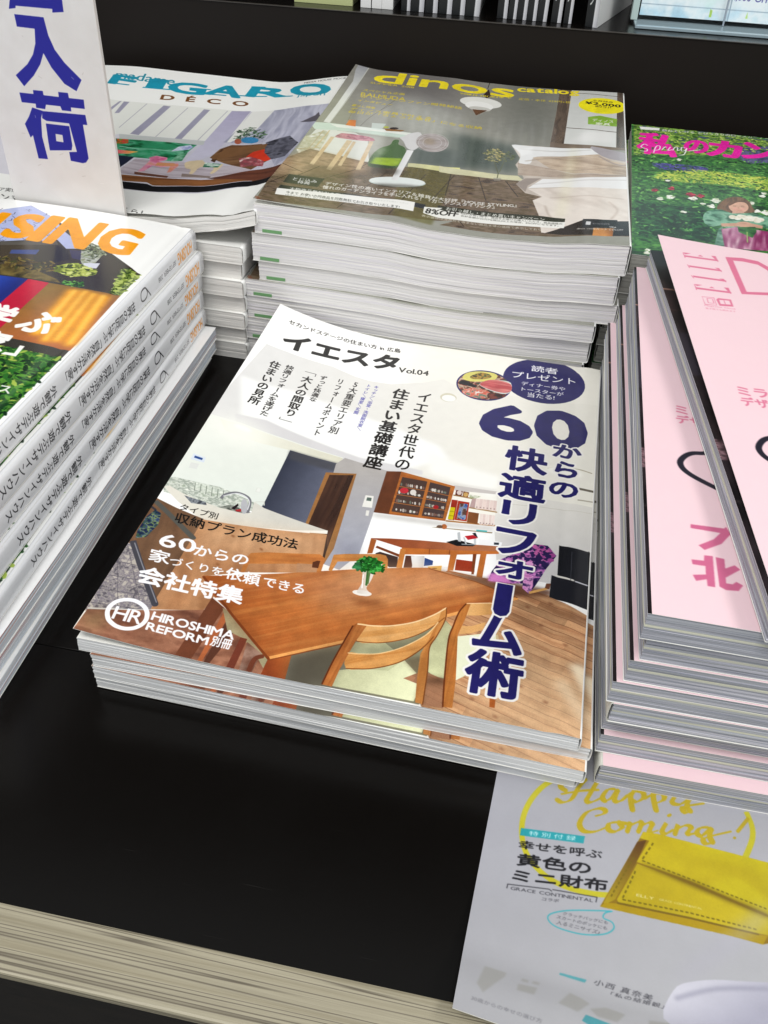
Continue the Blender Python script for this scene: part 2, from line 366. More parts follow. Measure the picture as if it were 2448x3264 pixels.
# ------------------------------------------------------------------ cover prints: (P)olygons, pen (S)trokes and (T)ext in millimetres on the sheet
TEX['main'] = print_sheet('main_print', 210, 285, 8, 'fbfbf9', [
('P','846 2900 2161 2991 2194 1034 1218 1005','f5f2e8',{'soft': 12}),
('P','57 2385 322 2381 481 2379 630 2332 731 2316 859 2320 1038 2390 1154 2467 1245 2410 1582 2391 1860 2400 2095 2425 2159 2426 2177 1478 1634 1375 1362 1437 1018 1466 776 1513 779 1503 406 1568 178 1597 -31 1541','e5e4e2',{'g': ('f1eee4',(10.8,222.6),(167,211.8))}),
('P','24 2003 180 2003 362 2023 624 1979 951 1885 1245 1768 1315 1658 1091 1491 857 1522 545 1605 295 1650 144 1656','fbfbf9',{'soft': 1.5}),
('P','1200 1693 1440 1613 1611 1576 1591 1372 1348 1485 1232 1509','fbfaf5',{'soft': 2}),
('P','113 1659 283 1686 540 1624 852 1544 1197 1520 1204 1484 874 1450 571 1516 314 1553 152 1549','dcdadb',{'soft': 0.6}),
('P','-109 1578 52 1591 178 1597 457 1568 763 1520 783 1391 718 1360 750 1026 502 981 10 915 -21 990','eff1e9',{'g': ('e2e8e0',(21.6,156.2),(35.7,98))}),
('P','58 1573 181 1588 460 1559 764 1515 761 1458 479 1486 308 1479 112 1495','dedbc8',{'g': ('efeee0',(74.7,148.3),(29.2,152.5))}),
('P','239 1556 238 1551 235 1547 230 1544 223 1541 214 1539 204 1538 194 1539 183 1540 173 1542 163 1545 155 1549 149 1553 145 1558 143 1563 144 1568 147 1572 152 1576 159 1579 168 1581 178 1582 189 1581 199 1580 210 1578 219 1574 227 1570 233 1566 237 1561','ffffff',{'soft': 0.8}),
('P','344 1512 342 1488 333 1468 317 1450 294 1436 267 1427 236 1422 202 1423 168 1428 136 1437 106 1451 80 1469 59 1489 45 1511 38 1534 39 1557 47 1579 62 1599 84 1615 112 1627 143 1633 177 1634 212 1629 246 1618 276 1603 303 1583 324 1560 337 1536','fbfbf2',{'soft': 6,'al': 0.8}),
('P','479 1486 762 1459 804 1356 723 1362 726 948 718 937 481 984 484 1028','2f3342',{'g': ('666a7c',(44.8,120.4),(76.2,119.7))}),
('P','479 1486 762 1459 747 1390 492 1412','4a4a50',{'soft': 1,'al': 0.8}),
('P','774 1520 1022 1467 1028 1118 1026 802 961 673 837 703 777 1025 741 1454','b3aeab',{'g': ('a5a7b4',(87.7,143.8),(91.9,83.4))}),
('P','709 1368 866 1402 900 809 883 691 721 946','9b6b3e'),
('P','733 1353 855 1386 858 1148 874 721 841 744 839 911 736 944','382620',{'w': ('6a4634',(81.7,133),(81.1,86.9),40,3,0.6)}),
('P','839 902 869 801 880 691 833 742 819 884','2c1f1c'),
('P','1023 1119 1099 1127 1242 1142 1379 1142 1630 1174 1690 1038 1688 802 1423 784 1190 733 1028 690 1025 807','fcfcfb'),
('P','1603 1443 1833 1448 2140 1442 2155 843 1950 832 1797 830 1660 921 1620 1169','e9e6df',{'g': ('cfcdcc',(172,140.4),(191.1,88.1))}),
('P','1378 1441 1605 1446 1608 1423 1388 1398','c9c2bf'),
('S','1640 1357 1838 1379 2141 1393',0.5,'d6d2c8'),
('P','1025 1111 1101 1116 1380 1133 1617 1161 1616 1133 1370 1102 1099 1089 1023 1086','b9b4b0',{'soft': 1.6,'al': 0.75}),
('P','908 875 1013 859 1026 802 961 673','8a8a98',{'soft': 3,'al': 0.5}),
('P','1022 1467 1378 1441 1603 1443 1601 1459 1359 1455 1019 1482','cfcac4',{'soft': 1.2,'al': 0.7}),
('P','1632 1161 1821 1119 1932 1103 1955 864 1809 854 1667 923','bfbcbf',{'soft': 8,'al': 0.5}),
('P','1014 1465 1090 1483 1100 1123 1023 1117','6a3c26',{'w': ('54301f',(103.4,146.7),(105.3,112.5),20,4,0.6)}),
('P','1090 1483 1385 1432 1380 1144 1098 1122','a55c2b',{'w': ('c07838',(109.9,147.1),(136.4,142.4),30,2,0.7)}),
('P','1104 1438 1239 1434 1243 1152 1107 1147','4d3a34'),
('P','1253 1433 1363 1418 1365 1160 1259 1154','4a3b39'),
('S','1105 1356 1240 1355',0.55,'a8683a'),
('S','1105 1288 1241 1290',0.55,'a8683a'),
('S','1106 1219 1242 1223',0.55,'a8683a'),
('P','1116 1378 1117 1370 1116 1365 1113 1364 1109 1368 1107 1375 1106 1383 1108 1388 1111 1389 1114 1385','6d7468'),
('P','1142 1377 1143 1368 1142 1362 1140 1361 1137 1366 1134 1375 1133 1384 1134 1391 1136 1391 1140 1386','7a5a50'),
('P','1153 1377 1154 1368 1152 1363 1149 1362 1146 1366 1143 1375 1143 1383 1144 1389 1147 1390 1150 1385','8d8078'),
('P','1165 1377 1166 1369 1164 1364 1161 1363 1157 1367 1155 1374 1154 1383 1156 1388 1159 1389 1163 1385','b9aea4'),
('P','1172 1377 1173 1368 1173 1363 1170 1362 1168 1367 1166 1375 1165 1383 1165 1389 1167 1389 1170 1385','d9d2ca'),
('P','1189 1377 1189 1369 1187 1364 1183 1363 1178 1366 1176 1374 1175 1382 1178 1388 1182 1389 1186 1385','7a5a50'),
('P','1198 1377 1199 1368 1198 1362 1194 1361 1191 1366 1188 1374 1188 1383 1189 1390 1192 1390 1196 1386','d9d2ca'),
('P','1220 1377 1221 1369 1219 1364 1216 1363 1213 1367 1210 1374 1210 1382 1212 1387 1215 1388 1218 1384','d9d2ca'),
('P','1233 1377 1234 1370 1232 1365 1228 1364 1225 1367 1223 1374 1222 1381 1224 1386 1228 1387 1231 1384','7a5a50'),
('P','1120 1310 1121 1301 1119 1295 1116 1294 1112 1298 1109 1307 1108 1316 1110 1322 1113 1323 1117 1318','d9d2ca'),
('P','1132 1309 1133 1301 1132 1295 1130 1295 1127 1299 1124 1307 1124 1316 1124 1322 1127 1322 1130 1318','6d7468'),
('P','1145 1310 1145 1304 1143 1300 1139 1299 1136 1302 1133 1307 1134 1313 1136 1317 1139 1318 1143 1315','6d7468'),
('P','1165 1310 1165 1304 1164 1299 1161 1299 1157 1302 1155 1307 1155 1314 1157 1318 1160 1319 1163 1316','b9aea4'),
('P','1189 1311 1188 1306 1186 1302 1182 1301 1178 1303 1176 1307 1176 1312 1179 1316 1183 1317 1187 1315','6d7468'),
('P','1202 1310 1202 1303 1200 1298 1197 1297 1193 1301 1191 1307 1191 1315 1192 1320 1196 1321 1199 1317','d9d2ca'),
('P','1211 1310 1211 1305 1209 1302 1207 1301 1204 1303 1202 1308 1202 1313 1204 1316 1206 1317 1209 1315','6d7468'),
('P','1225 1311 1225 1305 1222 1300 1218 1299 1213 1302 1211 1307 1211 1313 1214 1318 1218 1319 1222 1316','d9d2ca'),
('P','1124 1241 1124 1232 1122 1226 1117 1225 1113 1229 1110 1237 1110 1246 1112 1252 1116 1253 1121 1249','7a5a50'),
('P','1130 1240 1131 1232 1130 1226 1127 1226 1124 1230 1121 1238 1120 1246 1122 1252 1124 1253 1128 1248','6d7468'),
('P','1142 1241 1142 1235 1140 1231 1136 1230 1132 1232 1130 1238 1130 1244 1132 1248 1136 1249 1140 1246','8d8078'),
('P','1156 1241 1156 1235 1155 1231 1152 1230 1150 1233 1148 1239 1147 1245 1149 1249 1151 1249 1154 1246','d9d2ca'),
('P','1164 1241 1164 1237 1162 1233 1158 1232 1155 1234 1153 1238 1153 1243 1155 1247 1159 1247 1162 1245','6d7468'),
('P','1189 1242 1190 1233 1189 1227 1186 1227 1183 1231 1180 1239 1180 1248 1181 1254 1184 1254 1187 1250','6d7468'),
('P','1200 1241 1200 1237 1199 1233 1197 1233 1195 1235 1194 1240 1193 1244 1194 1248 1196 1248 1198 1246','b9aea4'),
('P','1214 1242 1215 1235 1213 1230 1210 1229 1207 1233 1205 1240 1204 1247 1206 1252 1209 1253 1212 1249','d9d2ca'),
('P','1236 1243 1236 1235 1235 1229 1233 1229 1230 1233 1228 1240 1227 1248 1228 1254 1231 1254 1234 1250','b9aea4'),
('P','1132 1170 1132 1165 1131 1161 1128 1160 1125 1163 1123 1168 1123 1173 1124 1177 1127 1178 1130 1175','d9d2ca'),
('P','1153 1171 1154 1165 1153 1161 1151 1160 1148 1163 1147 1169 1146 1175 1147 1178 1149 1179 1152 1176','d9d2ca'),
('P','1169 1172 1169 1163 1167 1157 1164 1156 1160 1160 1157 1168 1156 1177 1158 1183 1162 1184 1166 1180','b9aea4'),
('P','1179 1172 1179 1166 1177 1161 1173 1160 1169 1163 1166 1169 1166 1175 1169 1180 1173 1181 1177 1178','8d8078'),
('P','1205 1173 1205 1166 1203 1161 1199 1160 1195 1163 1193 1170 1193 1177 1195 1182 1199 1183 1203 1179','d9d2ca'),
('P','1211 1173 1211 1166 1211 1161 1208 1160 1206 1164 1204 1171 1203 1178 1204 1183 1206 1183 1209 1179','6d7468'),
('P','1224 1174 1224 1168 1221 1164 1217 1163 1214 1165 1212 1170 1212 1176 1214 1180 1218 1181 1222 1179','d9d2ca'),
('P','1237 1174 1237 1169 1235 1166 1232 1165 1229 1167 1227 1171 1227 1176 1229 1179 1232 1180 1235 1178','7a5a50'),
('S','1255 1355 1364 1346',0.55,'a8683a'),
('S','1256 1290 1364 1286',0.55,'a8683a'),
('S','1258 1224 1364 1225',0.55,'a8683a'),
('P','1279 1375 1279 1368 1276 1363 1272 1362 1268 1365 1265 1371 1266 1378 1268 1383 1273 1384 1277 1381','8d8078'),
('P','1284 1374 1284 1366 1282 1360 1278 1359 1274 1363 1272 1371 1271 1379 1274 1385 1277 1386 1281 1382','d9d2ca'),
('P','1296 1373 1296 1365 1294 1359 1290 1357 1285 1362 1283 1370 1283 1379 1285 1385 1289 1386 1293 1381','d9d2ca'),
('P','1300 1372 1301 1363 1300 1358 1298 1357 1296 1362 1293 1370 1293 1378 1293 1384 1296 1384 1298 1380','6d7468'),
('P','1316 1372 1316 1364 1314 1359 1309 1358 1305 1361 1303 1368 1303 1376 1306 1381 1310 1382 1314 1378','b9aea4'),
('P','1330 1369 1330 1362 1329 1357 1327 1357 1325 1361 1323 1367 1323 1375 1324 1379 1326 1380 1328 1376','b9aea4'),
('P','1342 1368 1342 1363 1340 1358 1338 1358 1335 1361 1333 1366 1333 1372 1335 1376 1337 1377 1340 1374','6d7468'),
('P','1349 1368 1349 1362 1348 1358 1345 1358 1342 1360 1340 1366 1340 1371 1342 1375 1345 1376 1348 1373','6d7468'),
('P','1268 1311 1268 1305 1265 1301 1261 1300 1257 1302 1255 1307 1255 1312 1258 1316 1262 1318 1266 1315','b9aea4'),
('P','1276 1310 1277 1302 1275 1296 1273 1296 1269 1300 1267 1307 1267 1315 1268 1321 1271 1322 1274 1317','8d8078'),
('P','1285 1310 1285 1303 1283 1298 1280 1297 1277 1301 1275 1307 1275 1314 1277 1319 1280 1319 1283 1316','b9aea4'),
('P','1295 1309 1295 1304 1294 1301 1292 1300 1290 1302 1288 1307 1288 1312 1289 1315 1291 1316 1294 1313','7a5a50'),
('P','1305 1308 1306 1301 1305 1297 1302 1296 1300 1300 1298 1306 1298 1313 1299 1318 1301 1318 1303 1315','d9d2ca'),
('P','1322 1308 1322 1302 1320 1298 1318 1297 1315 1300 1313 1306 1313 1312 1315 1316 1317 1316 1320 1313','d9d2ca'),
('P','1340 1308 1340 1301 1338 1295 1334 1294 1330 1298 1328 1304 1328 1312 1330 1317 1334 1318 1338 1314','b9aea4'),
('P','1351 1307 1351 1301 1348 1296 1345 1295 1341 1298 1339 1304 1339 1310 1341 1315 1345 1316 1349 1313','b9aea4'),
('P','1360 1307 1360 1300 1358 1295 1355 1294 1353 1298 1351 1304 1350 1311 1352 1316 1355 1316 1358 1313','d9d2ca'),
('P','1269 1244 1269 1238 1267 1234 1264 1234 1261 1236 1259 1241 1259 1247 1261 1251 1264 1252 1267 1249','6d7468'),
('P','1278 1244 1278 1239 1276 1235 1272 1233 1268 1236 1266 1241 1266 1247 1269 1251 1273 1252 1276 1249','8d8078'),
('P','1288 1244 1289 1235 1288 1230 1285 1229 1282 1233 1279 1241 1279 1250 1280 1256 1283 1256 1286 1252','d9d2ca'),
('P','1297 1245 1297 1237 1294 1231 1290 1230 1286 1234 1283 1241 1283 1249 1286 1254 1290 1255 1294 1252','6d7468'),
('P','1308 1244 1308 1237 1306 1232 1302 1231 1298 1235 1296 1241 1296 1248 1298 1253 1302 1254 1306 1251','b9aea4'),
('P','1316 1244 1316 1239 1314 1235 1311 1234 1308 1237 1306 1242 1306 1247 1308 1251 1311 1252 1314 1249','7a5a50'),
('P','1330 1244 1330 1239 1329 1236 1326 1236 1324 1238 1322 1242 1322 1247 1324 1250 1326 1251 1328 1248','b9aea4'),
('P','1350 1244 1350 1239 1349 1234 1346 1234 1344 1237 1342 1242 1342 1248 1343 1252 1346 1253 1348 1250','b9aea4'),
('P','1358 1245 1358 1237 1357 1232 1354 1231 1350 1235 1348 1242 1348 1250 1350 1255 1353 1256 1356 1252','b9aea4'),
('P','1281 1177 1281 1172 1278 1168 1274 1167 1271 1169 1268 1174 1269 1179 1271 1183 1275 1184 1279 1182','b9aea4'),
('P','1298 1178 1297 1172 1295 1168 1292 1167 1288 1170 1286 1175 1286 1181 1288 1186 1292 1187 1295 1184','d9d2ca'),
('P','1307 1179 1308 1170 1306 1164 1303 1163 1300 1168 1297 1176 1297 1185 1298 1190 1301 1191 1305 1187','7a5a50'),
('P','1315 1179 1316 1171 1314 1166 1311 1165 1308 1169 1306 1176 1306 1184 1307 1189 1310 1190 1313 1186','8d8078'),
('P','1325 1180 1325 1171 1323 1165 1320 1165 1317 1169 1314 1177 1314 1185 1315 1191 1319 1192 1322 1187','7a5a50'),
('P','1334 1180 1333 1175 1331 1171 1327 1170 1323 1172 1321 1177 1321 1182 1324 1186 1328 1187 1332 1185','7a5a50'),
('P','1344 1181 1344 1174 1342 1170 1339 1169 1336 1172 1334 1178 1334 1184 1336 1189 1339 1190 1342 1187','8d8078'),
('P','1349 1181 1349 1174 1348 1170 1346 1169 1343 1172 1342 1179 1341 1185 1342 1190 1345 1190 1347 1187','8d8078'),
('P','1363 1182 1363 1175 1361 1169 1357 1168 1354 1172 1351 1179 1351 1186 1353 1191 1357 1192 1361 1189','7a5a50'),
('P','1157 1334 1158 1328 1157 1323 1155 1318 1153 1313 1149 1310 1145 1307 1140 1305 1135 1304 1130 1304 1126 1306 1121 1309 1118 1312 1115 1317 1114 1322 1113 1327 1114 1332 1116 1337 1118 1342 1122 1346 1126 1349 1131 1351 1136 1351 1141 1351 1146 1349 1150 1347 1153 1343 1156 1338','c0303a'),
('P','1199 1329 1200 1324 1199 1319 1198 1314 1197 1310 1194 1306 1191 1304 1188 1302 1184 1302 1181 1303 1177 1305 1174 1308 1171 1311 1169 1316 1168 1321 1167 1326 1168 1331 1169 1336 1170 1340 1173 1344 1176 1347 1179 1348 1183 1348 1186 1348 1190 1346 1193 1343 1196 1339 1198 1334','ddd6d0'),
('P','1330 1242 1330 1239 1330 1236 1329 1232 1327 1229 1325 1227 1322 1225 1319 1224 1316 1223 1313 1224 1310 1225 1307 1227 1305 1229 1304 1232 1303 1235 1302 1238 1303 1242 1304 1245 1306 1248 1308 1250 1311 1252 1314 1253 1317 1254 1320 1254 1323 1252 1326 1251 1328 1248 1329 1246','a02428'),
('P','1238 1440 1253 1436 1260 1139 1243 1142','b86e34'),
('S','1387 1358 1493 1355',1,'9a7448'),
('S','1480 1279 1618 1279',1,'a08058'),
('S','1382 1146 1624 1173',1.1,'a36f3c'),
('P','1395 1403 1430 1402 1429 1361 1396 1362','5b2620'),
('P','1433 1403 1463 1401 1462 1360 1434 1362','6b3a24'),
('P','1426 1389 1427 1385 1426 1381 1425 1377 1424 1373 1422 1371 1419 1369 1417 1367 1414 1367 1411 1368 1408 1369 1406 1372 1404 1374 1402 1378 1401 1382 1401 1386 1401 1390 1402 1394 1404 1397 1406 1400 1408 1402 1411 1403 1414 1404 1417 1403 1420 1402 1422 1399 1424 1396 1426 1393','d8c8c0'),
('P','1461 1383 1461 1379 1461 1375 1460 1371 1458 1367 1456 1365 1454 1363 1451 1361 1448 1361 1445 1362 1443 1363 1440 1365 1438 1368 1437 1372 1436 1376 1436 1380 1436 1384 1437 1388 1439 1391 1441 1394 1443 1396 1446 1397 1449 1398 1452 1397 1454 1395 1457 1393 1459 1390 1460 1387','c8a060'),
('P','1385 1320 1416 1322 1421 1161 1393 1158','9c2e20'),
('P','1418 1320 1476 1320 1483 1168 1422 1164','a8321f'),
('P','1430 1303 1470 1304 1476 1178 1432 1176','7c8088',{'n': (2,['5a4038','9aa4b8','3a5a9a'],3,2.5)}),
('P','1388 1258 1412 1261 1415 1162 1389 1162','d6c71c'),
('S','1388 1225 1412 1226',0.6,'a89a10'),
('S','1390 1191 1413 1193',0.6,'a89a10'),
('P','1506 1361 1522 1362 1528 1280 1511 1280','e3cfc8'),
('P','1520 1294 1521 1293 1520 1291 1520 1290 1520 1290 1519 1289 1519 1288 1518 1288 1517 1288 1517 1288 1516 1288 1515 1289 1515 1290 1515 1291 1514 1292 1514 1293 1514 1294 1515 1295 1515 1296 1515 1297 1516 1298 1517 1298 1517 1298 1518 1298 1519 1297 1519 1297 1520 1296 1520 1295','8f7a76'),
('P','1523 1363 1540 1364 1545 1281 1528 1281','dcc6c0'),
('P','1538 1295 1538 1294 1538 1293 1538 1292 1537 1291 1537 1290 1536 1290 1536 1290 1535 1289 1534 1290 1533 1290 1533 1291 1532 1292 1532 1293 1532 1294 1532 1295 1532 1296 1532 1297 1532 1298 1533 1299 1534 1299 1534 1299 1535 1300 1536 1299 1536 1299 1537 1298 1537 1297 1538 1296','8f7a76'),
('P','1541 1364 1558 1365 1563 1283 1546 1283','e3cfc8'),
('P','1556 1297 1556 1296 1555 1295 1555 1293 1555 1293 1554 1292 1554 1291 1553 1291 1552 1291 1552 1291 1551 1292 1550 1292 1550 1293 1550 1294 1549 1295 1549 1296 1549 1297 1550 1298 1550 1299 1551 1300 1551 1301 1552 1301 1552 1301 1553 1301 1554 1300 1554 1300 1555 1299 1555 1298','8f7a76'),
('P','1559 1366 1575 1367 1580 1284 1563 1284','dcc6c0'),
('P','1573 1298 1573 1297 1573 1296 1573 1295 1572 1294 1572 1293 1571 1293 1571 1293 1570 1293 1569 1293 1568 1293 1568 1294 1567 1295 1567 1296 1567 1297 1567 1298 1567 1299 1567 1300 1568 1301 1568 1302 1569 1302 1569 1303 1570 1303 1571 1302 1571 1302 1572 1301 1572 1300 1573 1299','8f7a76'),
('P','1577 1367 1593 1368 1597 1286 1581 1286','e3cfc8'),
('P','1591 1300 1591 1299 1590 1298 1590 1296 1590 1296 1589 1295 1589 1294 1588 1294 1587 1294 1587 1294 1586 1295 1585 1295 1585 1296 1585 1297 1584 1298 1584 1299 1584 1300 1585 1301 1585 1302 1586 1303 1586 1304 1587 1304 1588 1304 1588 1304 1589 1303 1589 1303 1590 1302 1590 1301','8f7a76'),
('P','1594 1369 1611 1370 1615 1287 1598 1287','dcc6c0'),
('P','1608 1301 1608 1300 1608 1299 1608 1298 1607 1297 1607 1296 1606 1296 1605 1296 1605 1296 1604 1296 1603 1296 1603 1297 1602 1298 1602 1299 1602 1300 1602 1301 1602 1302 1602 1303 1602 1304 1603 1305 1603 1305 1604 1306 1605 1306 1606 1305 1606 1305 1607 1304 1607 1303 1608 1302','8f7a76'),
('P','1485 1353 1505 1365 1508 1284 1481 1283','b59a98'),
('P','1540 1246 1554 1247 1560 1163 1546 1163','eadad4'),
('P','1554 1175 1555 1174 1554 1173 1554 1172 1554 1171 1553 1171 1553 1170 1552 1170 1551 1170 1551 1170 1550 1170 1549 1171 1549 1172 1549 1173 1548 1174 1548 1175 1548 1176 1549 1177 1549 1178 1550 1178 1550 1179 1551 1179 1551 1179 1552 1179 1553 1179 1553 1178 1554 1177 1554 1176','8f7a76'),
('P','1555 1247 1569 1248 1575 1165 1561 1165','e0ccc6'),
('P','1569 1177 1569 1176 1569 1175 1569 1174 1569 1173 1568 1172 1567 1172 1567 1171 1566 1171 1565 1171 1565 1172 1564 1172 1564 1173 1563 1174 1563 1175 1563 1176 1563 1177 1563 1178 1564 1179 1564 1180 1565 1181 1566 1181 1566 1181 1567 1181 1568 1180 1568 1180 1569 1179 1569 1178','8f7a76'),
('P','1571 1248 1584 1249 1589 1167 1576 1167','eadad4'),
('P','1584 1179 1584 1178 1584 1177 1584 1176 1583 1175 1583 1174 1582 1173 1582 1173 1581 1173 1580 1173 1580 1174 1579 1174 1579 1175 1578 1176 1578 1177 1578 1178 1578 1179 1578 1180 1579 1181 1579 1182 1580 1182 1581 1183 1581 1183 1582 1182 1583 1182 1583 1181 1584 1181 1584 1180','8f7a76'),
('P','1586 1249 1599 1250 1604 1169 1591 1169','e0ccc6'),
('P','1599 1180 1599 1179 1599 1178 1599 1177 1598 1176 1598 1175 1597 1175 1597 1175 1596 1175 1595 1175 1595 1175 1594 1176 1593 1177 1593 1177 1593 1179 1593 1180 1593 1181 1593 1182 1594 1183 1594 1183 1595 1184 1595 1184 1596 1184 1597 1184 1597 1184 1598 1183 1598 1182 1599 1181','8f7a76'),
('P','1601 1250 1615 1251 1619 1171 1605 1171','eadad4'),
('P','1614 1182 1614 1181 1614 1180 1613 1179 1613 1178 1613 1177 1612 1177 1611 1176 1611 1176 1610 1176 1609 1177 1609 1177 1608 1178 1608 1179 1608 1180 1608 1181 1608 1182 1608 1183 1608 1184 1609 1185 1609 1186 1610 1186 1611 1186 1611 1186 1612 1185 1613 1185 1613 1184 1614 1183','8f7a76'),
('P','1481 1246 1534 1247 1538 1162 1485 1163','7a4a2a'),
('P','1465 1386 1528 1384 1500 1358 1474 1350','6a7a4a',{'n': (1.5,['e8e6e0','7a8a5a'],3,2),'al': 0.7}),
('P','1321 1079 1343 1086 1618 1120 1615 1111','8c7858'),
('P','1395 1104 1395 1100 1395 1096 1394 1092 1392 1088 1390 1085 1387 1083 1385 1082 1381 1082 1378 1082 1375 1084 1373 1086 1371 1089 1369 1093 1368 1097 1368 1101 1368 1105 1369 1109 1371 1113 1373 1116 1375 1118 1378 1119 1381 1120 1385 1119 1387 1117 1390 1115 1392 1112 1394 1108','b5683a'),
('P','1375 1099 1375 1096 1374 1093 1373 1091 1371 1088 1368 1086 1365 1084 1362 1083 1359 1083 1355 1083 1352 1083 1350 1084 1347 1086 1346 1088 1345 1091 1345 1094 1346 1096 1347 1099 1349 1101 1352 1104 1355 1105 1358 1106 1361 1107 1365 1107 1368 1106 1370 1105 1373 1103 1374 1101','6a5040'),
('P','1538 1119 1591 1126 1591 1114 1539 1107','4aa8a8'),
('P','953 1239 995 1243 1007 1149 957 1145','eceae4'),
('P','965 1225 988 1226 991 1199 966 1198','5a6a62'),
('P','984 1123 1000 1125 1004 1083 989 1083','e6e4de'),
('P','1188 741 1423 784 1426 764 1180 715','6a4a38',{'soft': 1,'al': 0.6}),
('P','1054 926 1145 947 1288 971 1476 995 1687 1033 1667 988 1441 939 1213 896','94492a',{'g': ('a86a48',(115.1,91.8),(157.7,100.8))}),
('P','1211 897 1441 939 1666 990 1665 971 1446 907 1217 849','b9692f'),
('S','1341 923 1345 883',0.3,'7a3c20'),
('S','1435 940 1438 905',0.3,'7a3c20'),
('P','1054 926 1082 919 1084 822 1060 814','a35a2c'),
('P','1093 880 1214 846 1213 828 1089 865','7b3e22'),
('P','1116 842 1206 828 1217 759 1179 749 1097 826','40302c'),
('P','1206 888 1232 889 1239 759 1213 754','c67c3c'),
('P','1247 790 1452 823 1457 793 1244 747','e9e8ea'),
('P','1239 847 1281 855 1282 773 1245 763','56342a'),
('P','1264 850 1326 867 1334 787 1286 774','e9e7e6',{'g': ('c9c6c6',(129.4,82.4),(132.8,83.3))}),
('P','1329 855 1371 844 1373 815 1335 798','26407e'),
('P','1353 799 1416 822 1420 775 1364 779','d8a24c'),
('P','1398 798 1398 797 1397 796 1396 795 1394 794 1391 793 1389 792 1386 791 1383 790 1380 790 1378 790 1376 790 1374 790 1373 791 1373 792 1373 793 1373 794 1375 795 1377 796 1379 797 1382 798 1385 799 1387 800 1390 800 1393 800 1395 800 1396 800 1398 799','7a5020'),
('P','1442 912 1473 919 1473 802 1446 798','b76a30'),
('P','1475 883 1562 889 1570 817 1479 807','96351f'),
('P','1546 939 1563 944 1569 802 1558 799','7b3e20'),
('P','1449 799 1609 789 1587 773 1437 783','a65a2a'),
('P','1581 963 1609 970 1610 784 1582 782','b5682f'),
('P','1409 991 1454 1021 1551 1010 1539 994 1463 976','16181c'),
('P','1451 1073 1463 1081 1478 1010 1463 1012','b8bcc0'),
('P','1534 1054 1546 1059 1552 1009 1541 1006','c8ccd0'),
('P','1489 1057 1529 1076 1554 1059 1509 1033','b5222c'),
('P','1522 1087 1537 1096 1554 1061 1536 1071','20242a'),
('S','1487 1047 1505 1000',0.8,'c0c4c8'),
('S','1483 995 1541 1006',0.6,'90989c'),
('P','1560 1054 1672 1058 1671 1027 1562 1011','f1f1f3'),
('P','1634 1048 1658 1052 1658 1035 1635 1031','30343c'),
('P','1402 786 1628 790 1660 798 1919 752 2155 637 2217 444 2214 -148 2105 -37 1472 -4 1378 178 1450 555','cc9c72',{'w': ('a06c4a',(180.9,54.8),(210.7,45.5),22,1.6,0.7),'d': ((180.9,54.8),(210.7,45.5),4.4,'6e4430',0.75),'soft': 0.1}),
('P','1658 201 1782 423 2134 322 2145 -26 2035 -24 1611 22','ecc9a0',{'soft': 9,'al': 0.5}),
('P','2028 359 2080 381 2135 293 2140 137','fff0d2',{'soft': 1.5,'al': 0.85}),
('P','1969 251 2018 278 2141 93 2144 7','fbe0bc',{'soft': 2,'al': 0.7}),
('P','1842 650 1842 649 1841 648 1839 648 1837 647 1835 647 1832 648 1829 648 1827 649 1824 650 1822 652 1820 653 1819 655 1819 656 1819 658 1819 659 1820 660 1822 660 1824 661 1826 661 1829 661 1832 660 1834 659 1837 658 1839 656 1841 655 1842 653 1842 652','7a4a34',{'soft': 0.5,'al': 0.8}),
('P','1943 701 1942 699 1941 698 1939 697 1937 697 1935 696 1932 697 1929 697 1927 698 1924 699 1922 701 1921 702 1919 704 1919 705 1919 707 1919 708 1920 709 1922 710 1924 710 1927 710 1929 710 1932 709 1934 708 1937 707 1939 706 1941 705 1942 703 1943 702','7a4a34',{'soft': 0.5,'al': 0.8}),
('P','1909 554 1909 553 1908 552 1906 552 1904 551 1902 551 1899 551 1897 552 1894 553 1892 554 1890 555 1888 557 1887 558 1886 560 1886 561 1887 562 1888 563 1889 564 1891 564 1894 564 1896 564 1899 563 1901 562 1904 561 1906 560 1908 558 1909 557 1909 556','7a4a34',{'soft': 0.5,'al': 0.8}),
('P','2019 463 2018 462 2017 461 2015 460 2013 460 2011 460 2009 460 2006 461 2004 462 2001 463 1999 465 1998 466 1997 468 1996 469 1996 470 1997 471 1998 472 1999 473 2001 473 2003 473 2006 472 2008 472 2011 471 2013 470 2015 468 2017 467 2018 465 2018 464','7a4a34',{'soft': 0.5,'al': 0.8}),
('P','1670 86 1669 85 1668 84 1667 83 1665 83 1663 83 1661 83 1658 84 1656 84 1653 85 1651 86 1650 87 1649 89 1648 90 1648 91 1648 92 1649 93 1651 93 1653 94 1655 94 1657 93 1660 93 1662 92 1664 91 1666 90 1668 89 1669 88 1670 87','7a4a34',{'soft': 0.5,'al': 0.8}),
('P','1853 197 1852 196 1851 195 1850 195 1848 194 1846 194 1844 195 1841 195 1839 196 1836 197 1835 198 1833 199 1832 200 1831 202 1831 203 1832 204 1833 205 1834 205 1836 205 1838 205 1841 205 1843 205 1845 204 1848 203 1850 202 1851 201 1852 199 1853 198','7a4a34',{'soft': 0.5,'al': 0.8}),
('P','1771 21 1770 20 1769 19 1768 19 1766 18 1764 18 1762 19 1759 19 1757 20 1755 21 1753 22 1751 23 1750 24 1750 25 1750 26 1750 27 1751 28 1752 28 1754 29 1756 29 1759 29 1761 28 1763 27 1766 26 1768 25 1769 24 1770 23 1771 22','7a4a34',{'soft': 0.5,'al': 0.8}),
